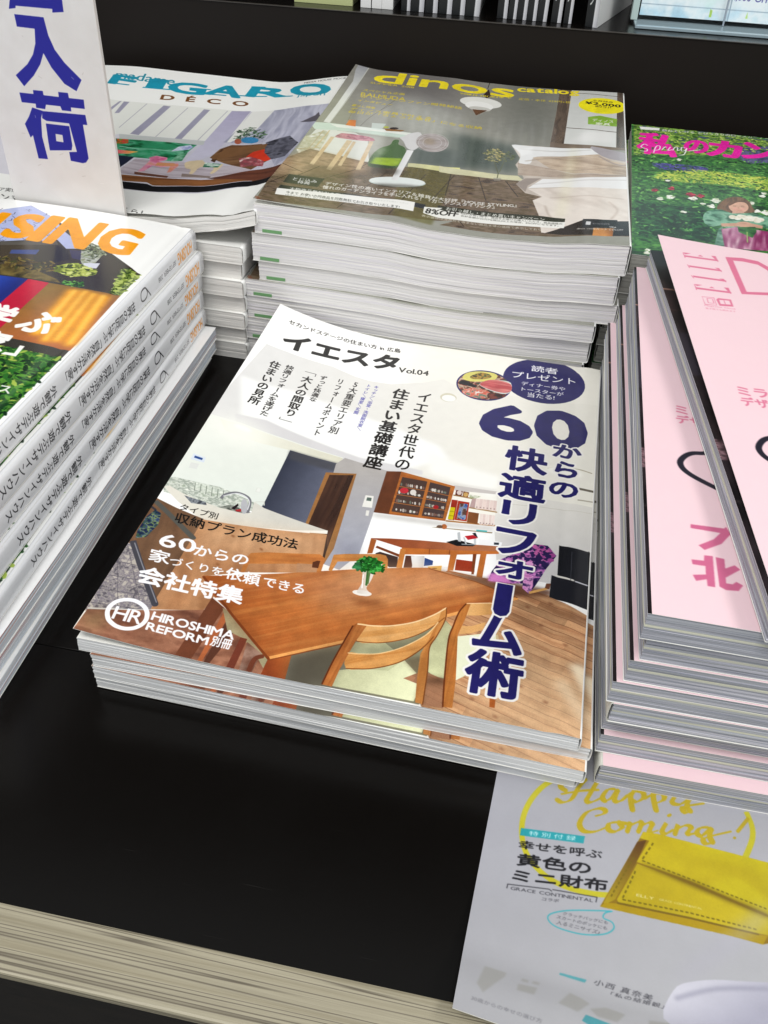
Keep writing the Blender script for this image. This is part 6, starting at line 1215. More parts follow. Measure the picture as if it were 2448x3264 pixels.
TEX['hap'] = print_sheet('hap_print', 230, 290, 5, 'a6a6ae', [
('P','-249 1022 1404 1354 1243 220 -23 -94','a5a5ad',{'g': ('b2b2b6',(16.9,84.3),(55.2,13.9))}),
('S','256 1054 193 991 149 906 131 815 144 722 183 654 253 605 330 586 417 588 478 599',2.1,'beb62c',{'sm': 5}),
('S','990 1101 1009 1041 1006 980 976 895',2.1,'beb62c',{'sm': 5}),
('S','283 993 261 1003 265 1032 324 1062 355 1070',2.5,'b59f22',{'sm': 5,'pen': (35,0.2)}),
('S','358 1071 331 1023 307 960 275 936 253 940',2.5,'b59f22',{'sm': 5,'pen': (35,0.2)}),
('S','403 1073 377 1004 367 969 390 972 425 1002',2.5,'b59f22',{'sm': 5,'pen': (35,0.2)}),
('S','264 971 343 1010 409 1034',2.5,'b59f22',{'sm': 5,'pen': (35,0.2)}),
('S','476 1058 446 1045 428 1007 439 991 465 1014 486 1057 475 1005 499 1008 524 1040',2.5,'b59f22',{'sm': 5,'pen': (35,0.2)}),
('S','550 1071 538 1036 547 981',2.5,'b59f22',{'sm': 5,'pen': (35,0.2)}),
('S','524 1036 550 1067 584 1073 588 1050 565 1024 548 1023',2.5,'b59f22',{'sm': 5,'pen': (35,0.2)}),
('S','627 1082 628 1054 639 1006',2.5,'b59f22',{'sm': 5,'pen': (35,0.2)}),
('S','591 1043 627 1078 664 1089 668 1066 645 1043 628 1038',2.5,'b59f22',{'sm': 5,'pen': (35,0.2)}),
('S','711 1090 701 1060 731 1060 765 1094',2.5,'b59f22',{'sm': 5,'pen': (35,0.2)}),
('S','771 1100 758 1060 771 1041 751 1029 741 1044 758 1060 825 1092',2.5,'b59f22',{'sm': 5,'pen': (35,0.2)}),
('S','405 910 437 931 442 948 415 948 371 916 349 863 365 834 410 843 460 881',2.5,'b59f22',{'sm': 5,'pen': (35,0.2)}),
('S','491 909 462 893 461 866 487 866 512 892 501 909 530 913',2.5,'b59f22',{'sm': 5,'pen': (35,0.2)}),
('S','543 924 532 879',2.5,'b59f22',{'sm': 5,'pen': (35,0.2)}),
('S','537 903 569 931 585 932 574 890',2.5,'b59f22',{'sm': 5,'pen': (35,0.2)}),
('S','576 911 608 939 625 940 616 900 648 917',2.5,'b59f22',{'sm': 5,'pen': (35,0.2)}),
('S','680 960 664 918 680 913 706 937',2.5,'b59f22',{'sm': 5,'pen': (35,0.2)}),
('S','725 966 713 920',2.5,'b59f22',{'sm': 5,'pen': (35,0.2)}),
('S','716 940 751 969 774 969 761 935 797 949',2.5,'b59f22',{'sm': 5,'pen': (35,0.2)}),
('S','842 988 810 975 797 949 816 943 849 983 845 948 854 925 828 913 822 930 855 954 927 994',2.5,'b59f22',{'sm': 5,'pen': (35,0.2)}),
('S','998 1076 953 1002',2.5,'b59f22',{'sm': 5,'pen': (35,0.2)}),
('P','700 1004 700 1003 700 1001 699 999 698 997 697 995 695 993 693 992 691 990 689 989 687 989 685 989 684 989 683 990 682 991 682 993 682 994 682 996 684 998 685 1000 687 1002 689 1004 691 1005 693 1006 695 1007 697 1007 698 1006 699 1005','b59f22'),
('P','946 971 945 970 945 969 944 967 943 966 942 965 941 964 939 964 938 964 937 964 936 964 935 965 934 965 934 966 934 968 934 969 934 970 935 972 936 973 937 974 939 974 940 975 941 975 942 975 944 975 945 974 945 973 946 972','b59f22'),
('P','130 777 374 812 371 780 130 745','2a98a2'),
('T','特別付録','164 775 341 803 163 754','d9ecee',{'gap': 0.25,'bold': 0.02}),
('T','幸せを呼ぶ','131 725 444 771 131 689','17171b',{'bold': 0.03}),
('T','黄色の','134 671 407 711 134 619','17171b',{'bold': 0.05}),
('T','ミニ財布','126 602 472 661 126 552','17171b',{'bold': 0.05}),
('S','113 518 114 536 264 560 274 555',0.35,'3a3a40'),
('S','276 562 438 579 435 559',0.35,'3a3a40'),
('T','GRACE CONTINENTAL','127 530 424 568 127 517','33333a',{'bold': 0.0}),
('T','コラボ','244 521 305 531 242 508','33333a',{'bold': 0.0}),
('S','494 540 434 525 338 496 280 465 273 439 308 419 392 419 468 442 502 473 496 497 465 505 470 526 494 540',0.45,'3fa8b4',{'sm': 5}),
('T','クラッチバッグにも','324 487 483 498 321 473','4a4a50',{'bold': 0.0}),
('T','スカートのポッケにも','304 468 482 476 300 453','4a4a50',{'bold': 0.0}),
('T','入るミニサイズ♪','305 448 457 453 301 431','4a4a50',{'bold': 0.0}),
('P','593 895 1060 898 1147 898 1123 620 1021 569 887 568 451 546 467 586 567 830','8a6c12'),
('P','572 846 607 864 576 768 503 590 468 559 462 564','5c3c14',{'g': ('a8921a',(57.9,84.1),(48,57.6))}),
('P','593 895 648 902 1147 898 1127 665 1046 687 922 710 770 740 645 753 573 761 617 863 581 864','c4b11c',{'w': ('a8920f',(64.3,85.2),(102.1,85.4),30,12,0.5),'g': ('bfb018',(64.2,88.9),(89.3,74.9))}),
('P','576 754 646 746 801 722 1045 677 1127 662 1122 614 1017 606 770 595 516 580 509 591','bfab1a',{'w': ('a08a10',(58.6,66),(95,66.6),30,14,0.5)}),
('P','573 760 645 756 801 736 1046 690 1045 674 801 715 646 742','6a5408',{'soft': 0.8,'al': 0.9}),
('P','468 566 516 577 770 592 1017 603 1040 606 1021 569 887 568 451 546','a88c10'),
('S','510 578 770 595 1006 602',0.8,'6a5410',{'al': 0.8}),
('S','632 858 627 847',0.6,'6e6008'),
('S','622 836 616 825',0.6,'6e6008'),
('S','611 814 606 803',0.6,'6e6008'),
('S','601 792 595 781',0.6,'6e6008'),
('S','593 772 603 771',0.6,'6e6008'),
('S','612 769 621 768',0.6,'6e6008'),
('S','631 767 640 766',0.6,'6e6008'),
('S','649 764 659 763',0.6,'6e6008'),
('S','668 762 677 760',0.6,'6e6008'),
('S','687 759 696 758',0.6,'6e6008'),
('S','705 757 714 755',0.6,'6e6008'),
('S','723 754 733 753',0.6,'6e6008'),
('S','742 752 751 750',0.6,'6e6008'),
('S','760 749 769 748',0.6,'6e6008'),
('S','778 747 787 745',0.6,'6e6008'),
('S','796 744 805 743',0.6,'6e6008'),
('S','814 741 822 740',0.6,'6e6008'),
('S','831 739 839 738',0.6,'6e6008'),
('S','848 736 856 735',0.6,'6e6008'),
('S','865 734 873 733',0.6,'6e6008'),
('S','882 731 890 730',0.6,'6e6008'),
('S','899 729 907 727',0.6,'6e6008'),
('S','916 726 924 725',0.6,'6e6008'),
('S','932 724 941 722',0.6,'6e6008'),
('S','949 721 958 720',0.6,'6e6008'),
('S','966 719 974 718',0.6,'6e6008'),
('S','982 716 991 715',0.6,'6e6008'),
('S','999 714 1007 713',0.6,'6e6008'),
('S','1016 711 1024 710',0.6,'6e6008'),
('S','1032 709 1040 708',0.6,'6e6008'),
('S','570 722 567 711',0.6,'6e6008'),
('S','563 700 559 690',0.6,'6e6008'),
('S','556 679 552 668',0.6,'6e6008'),
('S','548 658 545 647',0.6,'6e6008'),
('S','541 636 537 626',0.6,'6e6008'),
('S','534 615 530 605',0.6,'6e6008'),
('S','529 597 539 597',0.6,'6e6008'),
('S','548 598 558 599',0.6,'6e6008'),
('S','567 599 576 600',0.6,'6e6008'),
('S','586 601 595 602',0.6,'6e6008'),
('S','604 602 614 603',0.6,'6e6008'),
('S','623 604 632 604',0.6,'6e6008'),
('S','642 605 651 606',0.6,'6e6008'),
('S','660 606 670 607',0.6,'6e6008'),
('S','679 608 688 608',0.6,'6e6008'),
('S','697 609 707 610',0.6,'6e6008'),
('S','716 610 725 611',0.6,'6e6008'),
('S','734 612 744 612',0.6,'6e6008'),
('S','753 613 762 614',0.6,'6e6008'),
('S','771 614 781 614',0.6,'6e6008'),
('S','790 614 799 615',0.6,'6e6008'),
('S','808 615 817 615',0.6,'6e6008'),
('S','827 615 836 615',0.6,'6e6008'),
('S','845 615 854 616',0.6,'6e6008'),
('S','863 616 872 616',0.6,'6e6008'),
('S','882 616 891 616',0.6,'6e6008'),
('S','900 616 909 617',0.6,'6e6008'),
('S','918 617 927 617',0.6,'6e6008'),
('S','936 617 945 617',0.6,'6e6008'),
('S','954 617 963 618',0.6,'6e6008'),
('S','972 618 981 618',0.6,'6e6008'),
('S','990 618 999 618',0.6,'6e6008'),
('S','562 776 558 767',0.5,'6e5c08'),
('S','554 757 550 747',0.5,'6e5c08'),
('S','546 738 542 728',0.5,'6e5c08'),
('S','538 719 534 709',0.5,'6e5c08'),
('S','530 700 526 690',0.5,'6e5c08'),
('S','522 681 518 672',0.5,'6e5c08'),
('S','514 662 511 653',0.5,'6e5c08'),
('S','507 644 503 635',0.5,'6e5c08'),
('S','499 625 495 616',0.5,'6e5c08'),
('S','492 607 488 598',0.5,'6e5c08'),
('T','GRACE CONTINENTAL','660 639 813 646 659 631','d6d2b0',{'bold': 0.01}),
('T','ELLY','578 634 642 638 577 623','dcd8b8',{'bold': 0.0}),
('P','331 258 421 261 415 249 328 250','5aa0a8'),
('T','小西 真奈美','450 273 644 274 442 252','3a3a40',{'gap': 0.1,'bold': 0.01}),
('T','「私の結婚観」','505 246 680 255 499 230','3a3a40',{'gap': 0.1,'bold': 0.0}),
('P','80 194 154 194 149 174 86 86 62 113','9a9994',{'al': 0.65,'soft': 0.3}),
('P','208 192 231 192 225 180 203 179','9a9994',{'al': 0.65,'soft': 0.3}),
('P','245 196 268 197 262 184 238 183','9a9994',{'al': 0.65,'soft': 0.3}),
('P','196 164 259 172 250 140 192 136','9a9994',{'al': 0.65,'soft': 0.3}),
('P','367 194 407 185 432 174 393 128 329 138','9a9994',{'al': 0.65,'soft': 0.3}),
('P','432 154 484 178 548 174 520 134 457 133','9a9994',{'al': 0.65,'soft': 0.3}),
('P','624 178 714 196 709 155 614 123','9a9994',{'al': 0.65,'soft': 0.3}),
('P','419 127 520 119 458 86 407 101','4f9aa4'),
('T','30歳からの幸せの選び方','53 64 282 64 52 49','77777c',{'bold': 0.0}),
('P','706 308 785 365 918 405 1115 429 1090 227 700 182','cccbd6',{'g': ('a9a8b8',(78.5,36.5),(90.7,23.7)),'sm': 4}),
('S','712 283 850 357 1021 408',1.2,'9c9bac',{'sm': 4,'soft': 0.6}),
('P','1037 652 892 506 752 356 706 342 1049 730','aeacba',{'soft': 3,'al': 0.7})])
TEX['sign'] = print_sheet('sign_print', 75.4, 339.7, 6, 'dddbd8', [
('P','0 0 754 0 754 3400 0 3400','e2e0dd',{'n': (9,['dedbd8','e6e4e2'],3,1.4)}),
('P','253 2091 236 2043 277 2050 281 2062 502 2063 498 2045 567 2053 570 2115','1d1d94'),
('P','262 2019 439 2017 448 1927 472 1856 518 1793 607 1710 563 1646 494 1680 431 1760 397 1833 363 1771 308 1707 232 1642 192 1698 281 1764 329 1819 358 1879 371 1955 263 1957','1d1d94'),
('P','192 1604 282 1604 284 1626 346 1627 346 1604 443 1603 445 1631 506 1631 507 1603 600 1603 597 1552 509 1552 507 1530 448 1530 442 1552 350 1552 339 1526 282 1528 284 1551 194 1551','1d1d94'),
('P','256 1527 320 1514 300 1471 283 1363 292 1231 229 1229 223 1366 204 1350 185 1427 222 1472','1d1d94'),
('P','317 1513 594 1518 596 1462 568 1461 567 1265 546 1239 523 1232 445 1238 445 1290 497 1296 479 1459 334 1459 308 1472','1d1d94'),
('P','325 1443 476 1443 474 1331 463 1302 317 1286 318 1338','1d1d94'),
('P','376 1389 421 1387 419 1344 372 1346','dcdad7'),
('S','358 1696 336 1707',0.25,'b4aca4',{'al': 0.7}),
('S','283 1913 289 1908',0.25,'b4aca4',{'al': 0.7}),
('S','517 1207 544 1220',0.25,'efefee',{'al': 0.7}),
('S','174 1371 151 1371',0.25,'b4aca4',{'al': 0.7}),
('S','545 1721 559 1709',0.25,'efefee',{'al': 0.7}),
('S','203 1338 221 1350',0.25,'efefee',{'al': 0.7}),
('S','627 1752 617 1738',0.25,'b4aca4',{'al': 0.7}),
('S','608 931 600 931',0.25,'b4aca4',{'al': 0.7}),
('S','222 2567 243 2581',0.25,'b4aca4',{'al': 0.7}),
('S','153 2189 176 2180',0.25,'b4aca4',{'al': 0.7}),
('S','615 1120 641 1120',0.25,'efefee',{'al': 0.7}),
('S','403 1276 377 1266',0.25,'b4aca4',{'al': 0.7}),
('S','501 1149 527 1155',0.25,'b4aca4',{'al': 0.7}),
('S','113 2132 119 2122',0.25,'efefee',{'al': 0.7}),
('S','522 2181 494 2192',0.25,'efefee',{'al': 0.7}),
('S','651 1368 657 1355',0.25,'efefee',{'al': 0.7}),
('S','587 2053 591 2059',0.25,'efefee',{'al': 0.7}),
('S','146 2916 138 2907',0.25,'b4aca4',{'al': 0.7}),
('S','672 2179 643 2188',0.25,'efefee',{'al': 0.7}),
('S','80 1068 64 1061',0.25,'b4aca4',{'al': 0.7}),
('S','264 1484 265 1470',0.25,'efefee',{'al': 0.7}),
('S','548 2738 548 2744',0.25,'b4aca4',{'al': 0.7}),
('S','420 959 428 947',0.25,'efefee',{'al': 0.7}),
('S','386 3094 390 3083',0.25,'efefee',{'al': 0.7}),
('S','183 2824 168 2810',0.25,'b4aca4',{'al': 0.7}),
('S','238 1194 215 1184',0.25,'b4aca4',{'al': 0.7})])
TEX['bspine'] = print_sheet('bspine_print', 10, 182, 4, '101315', [
('P','63 0 100 0 100 1820 63 1820','e6e6ea',{'g': ('b4b4ba',(6.3,50),(10,50))}),
('T','新潮モダンクラシ','13 1200 52 1200 13 160','e2e4e4',{'bold': 0.05,'vert': True})])
TEX['bfront'] = print_sheet('bfront_print', 128, 182, 2.5, 'e5e5e4', [
('P','100 200 170 200 170 260 100 260','2a2a2c'),
('P','110 290 170 290 170 350 100 350','2a2a2c'),
('P','100 380 170 380 170 440 100 440','2a2a2c'),
('P','110 470 170 470 170 530 100 530','2a2a2c'),
('P','100 560 170 560 170 620 100 620','2a2a2c'),
('S','300 300 300 1500',0.8,'9a9a9c'),
('S','380 400 380 1200',0.6,'a8a8aa'),
('P','600 600 800 600 800 740 600 740','3a3234')])
TEX['flyer'] = print_sheet('flyer_print', 146, 114, 4, 'd3e8f2', [
('P','0 0 1460 0 1460 1140 0 1140','d3e8f2',{'n': (16,['b4d8ea','e6f2f6','c4e2ec','a8dcd8'],3,1.7)}),
('P','0 80 1460 80 1460 400 0 400','eef6f8',{'soft': 3,'al': 0.7}),
('S','0 85 1460 85',0.7,'9ab0c0'),
('S','740 0 740 1140',0.9,'8fa6b8'),
('T','4,000円（税込み）以上のお買い上げで','140 225 700 205 140 180','3c4654',{'bold': 0.02}),
('T','¥1,000 OFF','710 210 1040 205 710 150','4a4f9a',{'bold': 0.03}),
('P','920 300 1100 290 1120 600 900 600','3a3a94'),
('P','580 20 600 20 600 70 580 80','a8d060'),
('P','880 30 900 30 890 80','b8dc80')])
# ------------------------------------------------------------------ magazine builder
rng = random.Random(7)
def sheet(name, mag, u0, u1, v0, v1, fz, th, mats, parent, org, nu=20, nv=26, uvflip=False):
    """A thin sheet following the magazine; fz(u, v) gives a point; UV runs 0..1 over the full cover."""
    V, UV, F, M = [], [], [], []
    for side in (0, 1):
        for j in range(nv+1):
            for i in range(nu+1):
                u = u0+(u1-u0)*i/nu; v = v0+(v1-v0)*j/nv
                X = fz(u, v); V.append((X[0]-org[0], X[1]-org[1], X[2]-org[2]-side*th)); UV.append((u/mag.W, v/mag.D))
    n = (nu+1)*(nv+1); g = lambda i, j, s: s*n+j*(nu+1)+i
    for j in range(nv):
        for i in range(nu):
            F.append((g(i,j,0), g(i+1,j,0), g(i+1,j+1,0), g(i,j+1,0))); M.append(0)
            F.append((g(i,j,1), g(i,j+1,1), g(i+1,j+1,1), g(i+1,j,1))); M.append(1)
    nt = len(F)
    def strip(a0, a1, b0, b1):
        k = len(V)
        for q in (a0, a1, b0, b1): V.append(V[q]); UV.append(UV[q])
        F.append((k, k+1, k+2, k+3)); M.append(1)
    for i in range(nu):
        strip(g(i,0,1), g(i+1,0,1), g(i+1,0,0), g(i,0,0)); strip(g(i,nv,0), g(i+1,nv,0), g(i+1,nv,1), g(i,nv,1))
    for j in range(nv):
        strip(g(0,j,0), g(0,j+1,0), g(0,j+1,1), g(0,j,1)); strip(g(nu,j,1), g(nu,j+1,1), g(nu,j+1,0), g(nu,j,0))
    o = mesh_obj(name, V, F, mats, parent, UV, M, smooth=False)
    o.data.polygons.foreach_set('use_smooth', [k < nt for k in range(len(F))])
    return o

def index_tab(mag, root, m, u0=5.0, u1=17.5):
    V, F = [], []; n = 6
    for i in range(n+1):
        u = u0+(u1-u0)*i/n
        for w, y in ((0.9, 0.02), (2.9, 0.02), (2.9, 0.6), (0.9, 0.6)):
            X = mag.p(u, y, w); V.append((X[0]-mag.x, X[1]-mag.y, X[2]-mag.z))
    for i in range(n):
        for k in range(4): a = i*4+k; c = i*4+(k+1) % 4; F.append((a, a+4, c+4, c))
    F += [(0, 1, 2, 3), (4*n+3, 4*n+2, 4*n+1, 4*n)]
    mesh_obj('index_tab', V, F, m, root)
def build_mag(mag, name, label, cat, group, m_cover, m_paper, m_pages, m_spine, m_first=None, r=1.2, nl=9, jit=0.3, m_back=None, fly=None, nu=20, nv=26, ragged=0.0):
    root = empty(name, (mag.x, mag.y, mag.z)); tag(root, label, cat, group); org = (mag.x, mag.y, mag.z)
    W, D, T = mag.W, mag.D, mag.T; R = mag.spine == 'R'
    ct = 0.25
    # pages: rings of slightly uneven signatures
    a0, a1 = (0.0, W-0.7) if R else (0.7, W)
    per = []; n1, n2 = 24, 26
    per += [(i/n1, 0.0, 0, -1) for i in range(n1)] + [(1.0, j/n2, 1, 0) for j in range(n2)]
    per += [(1-i/n1, 1.0, 0, 1) for i in range(n1)] + [(0.0, 1-j/n2, -1, 0) for j in range(n2)]
    dist = [0.0]
    for k in range(1, len(per)+1):
        A, B = per[k-1], per[k % len(per)]
        dist.append(dist[-1] + abs(A[0]-B[0])*(a1-a0) + abs(A[1]-B[1])*D)
    V, F, UVL, MI = [], [], [], []
    ws = sorted([ct] + [ct+(T-2*ct)*(k+rng.uniform(-.25,.25))/nl for k in range(1, nl)] + [T-ct])
    ring = []
    for k in range(nl):
        ins = 0.15+rng.random()*jit; ph = rng.random()*6.3; ph2 = rng.random()*6.3
        for w in (ws[k], ws[k+1]):
            idx = []
            for q, (pu, pv, nx, ny) in enumerate(per):
                e = ins + 0.12*math.sin(ph+dist[q]*0.03) + ragged*rng.random()*(1 if nx else 0.3) + 0.05*math.sin(ph2+dist[q]*0.11)
                u = a0+pu*(a1-a0); v = pv*D
                if pu == 0.0: u += e
                if pu == 1.0: u -= e
                if pv == 0.0: v += e
                if pv == 1.0: v -= e
                X = mag.p(u, v, w); idx.append(len(V)); V.append((X[0]-org[0], X[1]-org[1], X[2]-org[2]))
            ring.append((w, idx))
    m = len(per)
    for a in range(len(ring)-1):
        (wa, A), (wb, B) = ring[a], ring[a+1]
        for q in range(m):
            q2 = (q+1) % m
            F.append((A[q], A[q2], B[q2], B[q])); MI.append(0)
            UVL += [(dist[q], wa), (dist[q+1], wa), (dist[q+1], wb), (dist[q], wb)]
    top = ring[-1][1]; g0 = len(V); nu2, nv2 = (nu if T < 2 else 16), max(18, nv)
    for j in range(nv2+1):
        for i in range(nu2+1):
            u = a0+0.3+(a1-a0-0.6)*i/nu2; v = 0.3+(D-0.6)*j/nv2
            X = mag.p(u, v, T-ct-0.002); V.append((X[0]-org[0], X[1]-org[1], X[2]-org[2]))
    for j in range(nv2):
        for i in range(nu2):
            b = g0+j*(nu2+1)+i; F.append((b, b+1, b+nu2+2, b+nu2+1)); MI.append(1); UVL += [(0, 0)]*4
    pages = mesh_obj('pages', V, F, [m_pages, m_first or m_paper], root, UVL if len(UVL) != len(V) else UVL+[], MI)
    # covers
    c0, c1 = (mag.inset, W-r) if R else (r, W-mag.inset)
    sheet('cover', mag, c0, c1, 0.0, D, lambda u, v: mag.top(u, v), 0.2, [m_cover, m_paper], root, org, nu, nv)
    sheet('back_cover', mag, (0 if R else r), (W-r if R else W), 0.0, D, lambda u, v: mag.p(u, v, 0.2), 0.2, [m_back or m_paper, m_back or m_paper], root, org, nu if T < 2 else 10, nv if T < 2 else 12)
    if fly:
        sheet('flyleaf', mag, 0.1, W-1, 0.1, D-0.1, lambda u, v: (lambda X: (X[0], X[1], X[2]+0.02))(mag.p(u, v, T)), 0.12, [fly, m_paper], root, org, 12, 14)
    # spine with rounded shoulders
    prof = []
    for a in range(5): t = a/4*math.pi/2; prof.append((-r+r*math.sin(t)*1.0, r-r*math.cos(t)))
    prof += [(0.12, T*0.35), (0.15, T*0.5), (0.12, T*0.65)]
    for a in range(5): t = a/4*math.pi/2; prof.append((-r+r*math.cos(t), T-r+r*math.sin(t)))
    V, F, UV = [], [], []; nv3 = 40
    for j in range(nv3+1):
        v = D*j/nv3
        for (du, w) in prof:
            u = W+du if R else -du
            X = mag.p(u, v, min(max(w, 0.0), T)); li = mag.lift(u, v) if w > T*0.5 else 0.0
            V.append((X[0]-org[0], X[1]-org[1], X[2]-org[2]+li*max(0, (w/T-0.5)*2))); UV.append((v/D, w/T))
    npf = len(prof)
    for j in range(nv3):
        for i in range(npf-1):
            b = j*npf+i
            F.append((b, b+npf, b+npf+1, b+1) if R else (b, b+1, b+npf+1, b+npf))
    UVS = [UV[i] for f in F for i in f]
    sp = mesh_obj('spine', V, F, [m_spine], root, UVS, smooth=True)
    sd = sp.modifiers.new('thickness', 'SOLIDIFY'); sd.thickness = 0.2*S; sd.offset = -1
    return root
# ------------------------------------------------------------------ setting
def laminate():
    m = mat('black_laminate', (0.0026, 0.002, 0.0016), 0.16, 0.2); b = bsdf(m)
    tc = N(m, 'ShaderNodeTexCoord'); n = N(m, 'ShaderNodeTexNoise'); n.inputs['Scale'].default_value = 900; n.inputs['Detail'].default_value = 3
    L(m, tc.outputs['Object'], n.inputs['Vector'])
    bp = N(m, 'ShaderNodeBump'); bp.inputs['Strength'].default_value = 0.02; bp.inputs['Distance'].default_value = 0.0001
    L(m, n.outputs['Fac'], bp.inputs['Height']); L(m, bp.outputs[0], b.inputs['Normal'])
    n2 = N(m, 'ShaderNodeTexNoise'); n2.inputs['Scale'].default_value = 14; n2.inputs['Detail'].default_value = 6; n2.inputs['Roughness'].default_value = 0.7
    L(m, tc.outputs['Object'], n2.inputs['Vector'])
    r = N(m, 'ShaderNodeMapRange'); r.inputs['To Min'].default_value = 0.17; r.inputs['To Max'].default_value = 0.30; L(m, n2.outputs['Fac'], r.inputs['Value']); L(m, r.outputs[0], b.inputs['Roughness'])
    # dust specks and hairline scratches
    n3 = N(m, 'ShaderNodeTexNoise'); n3.inputs['Scale'].default_value = 2600; n3.inputs['Detail'].default_value = 1; L(m, tc.outputs['Object'], n3.inputs['Vector'])
    mp = N(m, 'ShaderNodeMapping'); mp.inputs['Scale'].default_value = (26, 1500, 1); mp.inputs['Rotation'].default_value = (0, 0, 0.25); L(m, tc.outputs['Object'], mp.inputs['Vector'])
    n4 = N(m, 'ShaderNodeTexNoise'); n4.inputs['Scale'].default_value = 1; n4.inputs['Detail'].default_value = 2; L(m, mp.outputs[0], n4.inputs['Vector'])
    a = N(m, 'ShaderNodeMapRange'); a.inputs['From Min'].default_value = 0.74; a.inputs['From Max'].default_value = 0.84; L(m, n3.outputs['Fac'], a.inputs['Value'])
    c = N(m, 'ShaderNodeMapRange'); c.inputs['From Min'].default_value = 0.73; c.inputs['From Max'].default_value = 0.80; c.inputs['To Max'].default_value = 0.5; L(m, n4.outputs['Fac'], c.inputs['Value'])
    s = N(m, 'ShaderNodeMath', operation='MAXIMUM'); L(m, a.outputs[0], s.inputs[0]); L(m, c.outputs[0], s.inputs[1])
    mx = N(m, 'ShaderNodeMix', data_type='RGBA'); L(m, s.outputs[0], mx.inputs[0]); mx.inputs[6].default_value = (0.0026, 0.002, 0.0016, 1); mx.inputs[7].default_value = (0.022, 0.021, 0.019, 1); L(m, mx.outputs[2], b.inputs['Base Color'])
    return m
LAM = laminate()
LAM_B = mat('brown_black_board', (0.0075, 0.005, 0.0038), 0.5, 0.22)
def grain_mat(name, c0, c1, c2, sx, sy, sz, rough):
    m = mat(name, rough=rough); b = bsdf(m)
    tc = N(m, 'ShaderNodeTexCoord'); mp = N(m, 'ShaderNodeMapping'); mp.inputs['Scale'].default_value = (sx, sy, sz); L(m, tc.outputs['Object'], mp.inputs['Vector'])
    n = N(m, 'ShaderNodeTexNoise'); n.inputs['Scale'].default_value = 1; n.inputs['Detail'].default_value = 2; n.inputs['Roughness'].default_value = 0.6; n.inputs['Distortion'].default_value = 0.12; L(m, mp.outputs[0], n.inputs['Vector'])
    mp2 = N(m, 'ShaderNodeMapping'); mp2.inputs['Scale'].default_value = (sx*14, sy*9, sz*9); L(m, tc.outputs['Object'], mp2.inputs['Vector'])
    n2 = N(m, 'ShaderNodeTexNoise'); n2.inputs['Scale'].default_value = 1; n2.inputs['Detail'].default_value = 6; n2.inputs['Roughness'].default_value = 0.7; L(m, mp2.outputs[0], n2.inputs['Vector'])
    r = N(m, 'ShaderNodeValToRGB'); e = r.color_ramp.elements; e[0].position = 0.30; e[0].color = (*srgb(c1), 1); e[1].position = 0.62; e[1].color = (*srgb(c0), 1)
    for p, c in ((0.42, c0), (0.438, c2), (0.462, c0), (0.515, c0), (0.53, c2), (0.55, c0), (0.59, c1)): x = e.new(p); x.color = (*srgb(c), 1)
    L(m, n.outputs['Fac'], r.inputs[0])
    mx = N(m, 'ShaderNodeMix', data_type='RGBA', blend_type='MULTIPLY'); mx.inputs[0].default_value = 0.3; L(m, r.outputs[0], mx.inputs[6])
    r2 = N(m, 'ShaderNodeValToRGB'); r2.color_ramp.elements[0].position = 0.36; r2.color_ramp.elements[0].color = (0.38, 0.36, 0.33, 1); r2.color_ramp.elements[1].position = 0.56; L(m, n2.outputs['Fac'], r2.inputs[0])
    L(m, r2.outputs[0], mx.inputs[7]); L(m, mx.outputs[2], b.inputs['Base Color'])
    bp = N(m, 'ShaderNodeBump'); bp.inputs['Strength'].default_value = 0.4; bp.inputs['Distance'].default_value = 0.0004; L(m, n2.outputs['Fac'], bp.inputs['Height']); L(m, bp.outputs[0], b.inputs['Normal'])
    return m
WOOD = grain_mat('pale_ash_wood', '9c9580', '8a826c', '574f42', 1.1, 118, 110, 0.45)
DARKW = grain_mat('dark_stained_wood', '17130f', '0c0a08', '060504', 8, 260, 200, 0.55)

def slab(name, x0, x1, y0, y1, z0, z1, m, parent=None, bev=0.4, yaw=0.0, pivot=(0, 0)):
    v, f = box_vf(x0, x1, y0, y1, z0, z1)
    o = mesh_obj(name, v, f, m, parent)
    if yaw:
        o.matrix_local = Matrix.Translation((pivot[0]*S, pivot[1]*S, 0)) @ Matrix.Rotation(math.radians(yaw), 4, 'Z') @ Matrix.Translation((-pivot[0]*S, -pivot[1]*S, 0))
    if bev: bevel(o, bev)
    return o
YW = 1.4
shelf = empty('display_shelf', (0, 0, 0)); tag(shelf, None, None, kind='structure')
slab('panel', -900, 1200, 17.4, 700, -18, 0, LAM, shelf, 0.35, YW, (0, 17))
slab('panel', -900, 1200, -99.6, 17.0, -18, 0, LAM, shelf, 0.35, YW, (0, 17))
slab('wood_edge', -900, 1200, -121.6, -100.0, 3.5, 8.6, WOOD, shelf, 1.0, YW, (0, -20))
slab('front_board', -900, 1200, -121.0, -100.2, -60, 3.3, DARKW, shelf, 0.5, YW, (0, -20))
back = empty('bookcase', (0, 620, 0)); tag(back, None, None, kind='structure')
YB = 3.0
def bslab(name, x0, x1, y0, y1, z0, z1, m, bev=0.4):
    v, f = box_vf(x0, x1, y0, y1, z0, z1); o = mesh_obj(name, v, f, m, back)
    o.matrix_local = Matrix.Translation((0, -8*S, 0)) @ Matrix.Rotation(math.radians(YB), 4, 'Z')
    if bev: bevel(o, bev)
    return o
bslab('riser_panel', -2600, 2400, 0, 18, 0.2, 157.2, LAM_B)
EDGE = mat('dark_edge_band', (0.035, 0.03, 0.026), 0.35)
bslab('ledge_board', -900, 1200, 18.3, 300, 140.3, 157.2, LAM_B, 0.5)
bslab('edge_strip', -900, 1200, -1.0, 2.2, 157.25, 158.0, EDGE, 0.25)
bslab('ledge_surface', -900, 1200, 2.3, 300, 157.3, 157.9, LAM, 0)
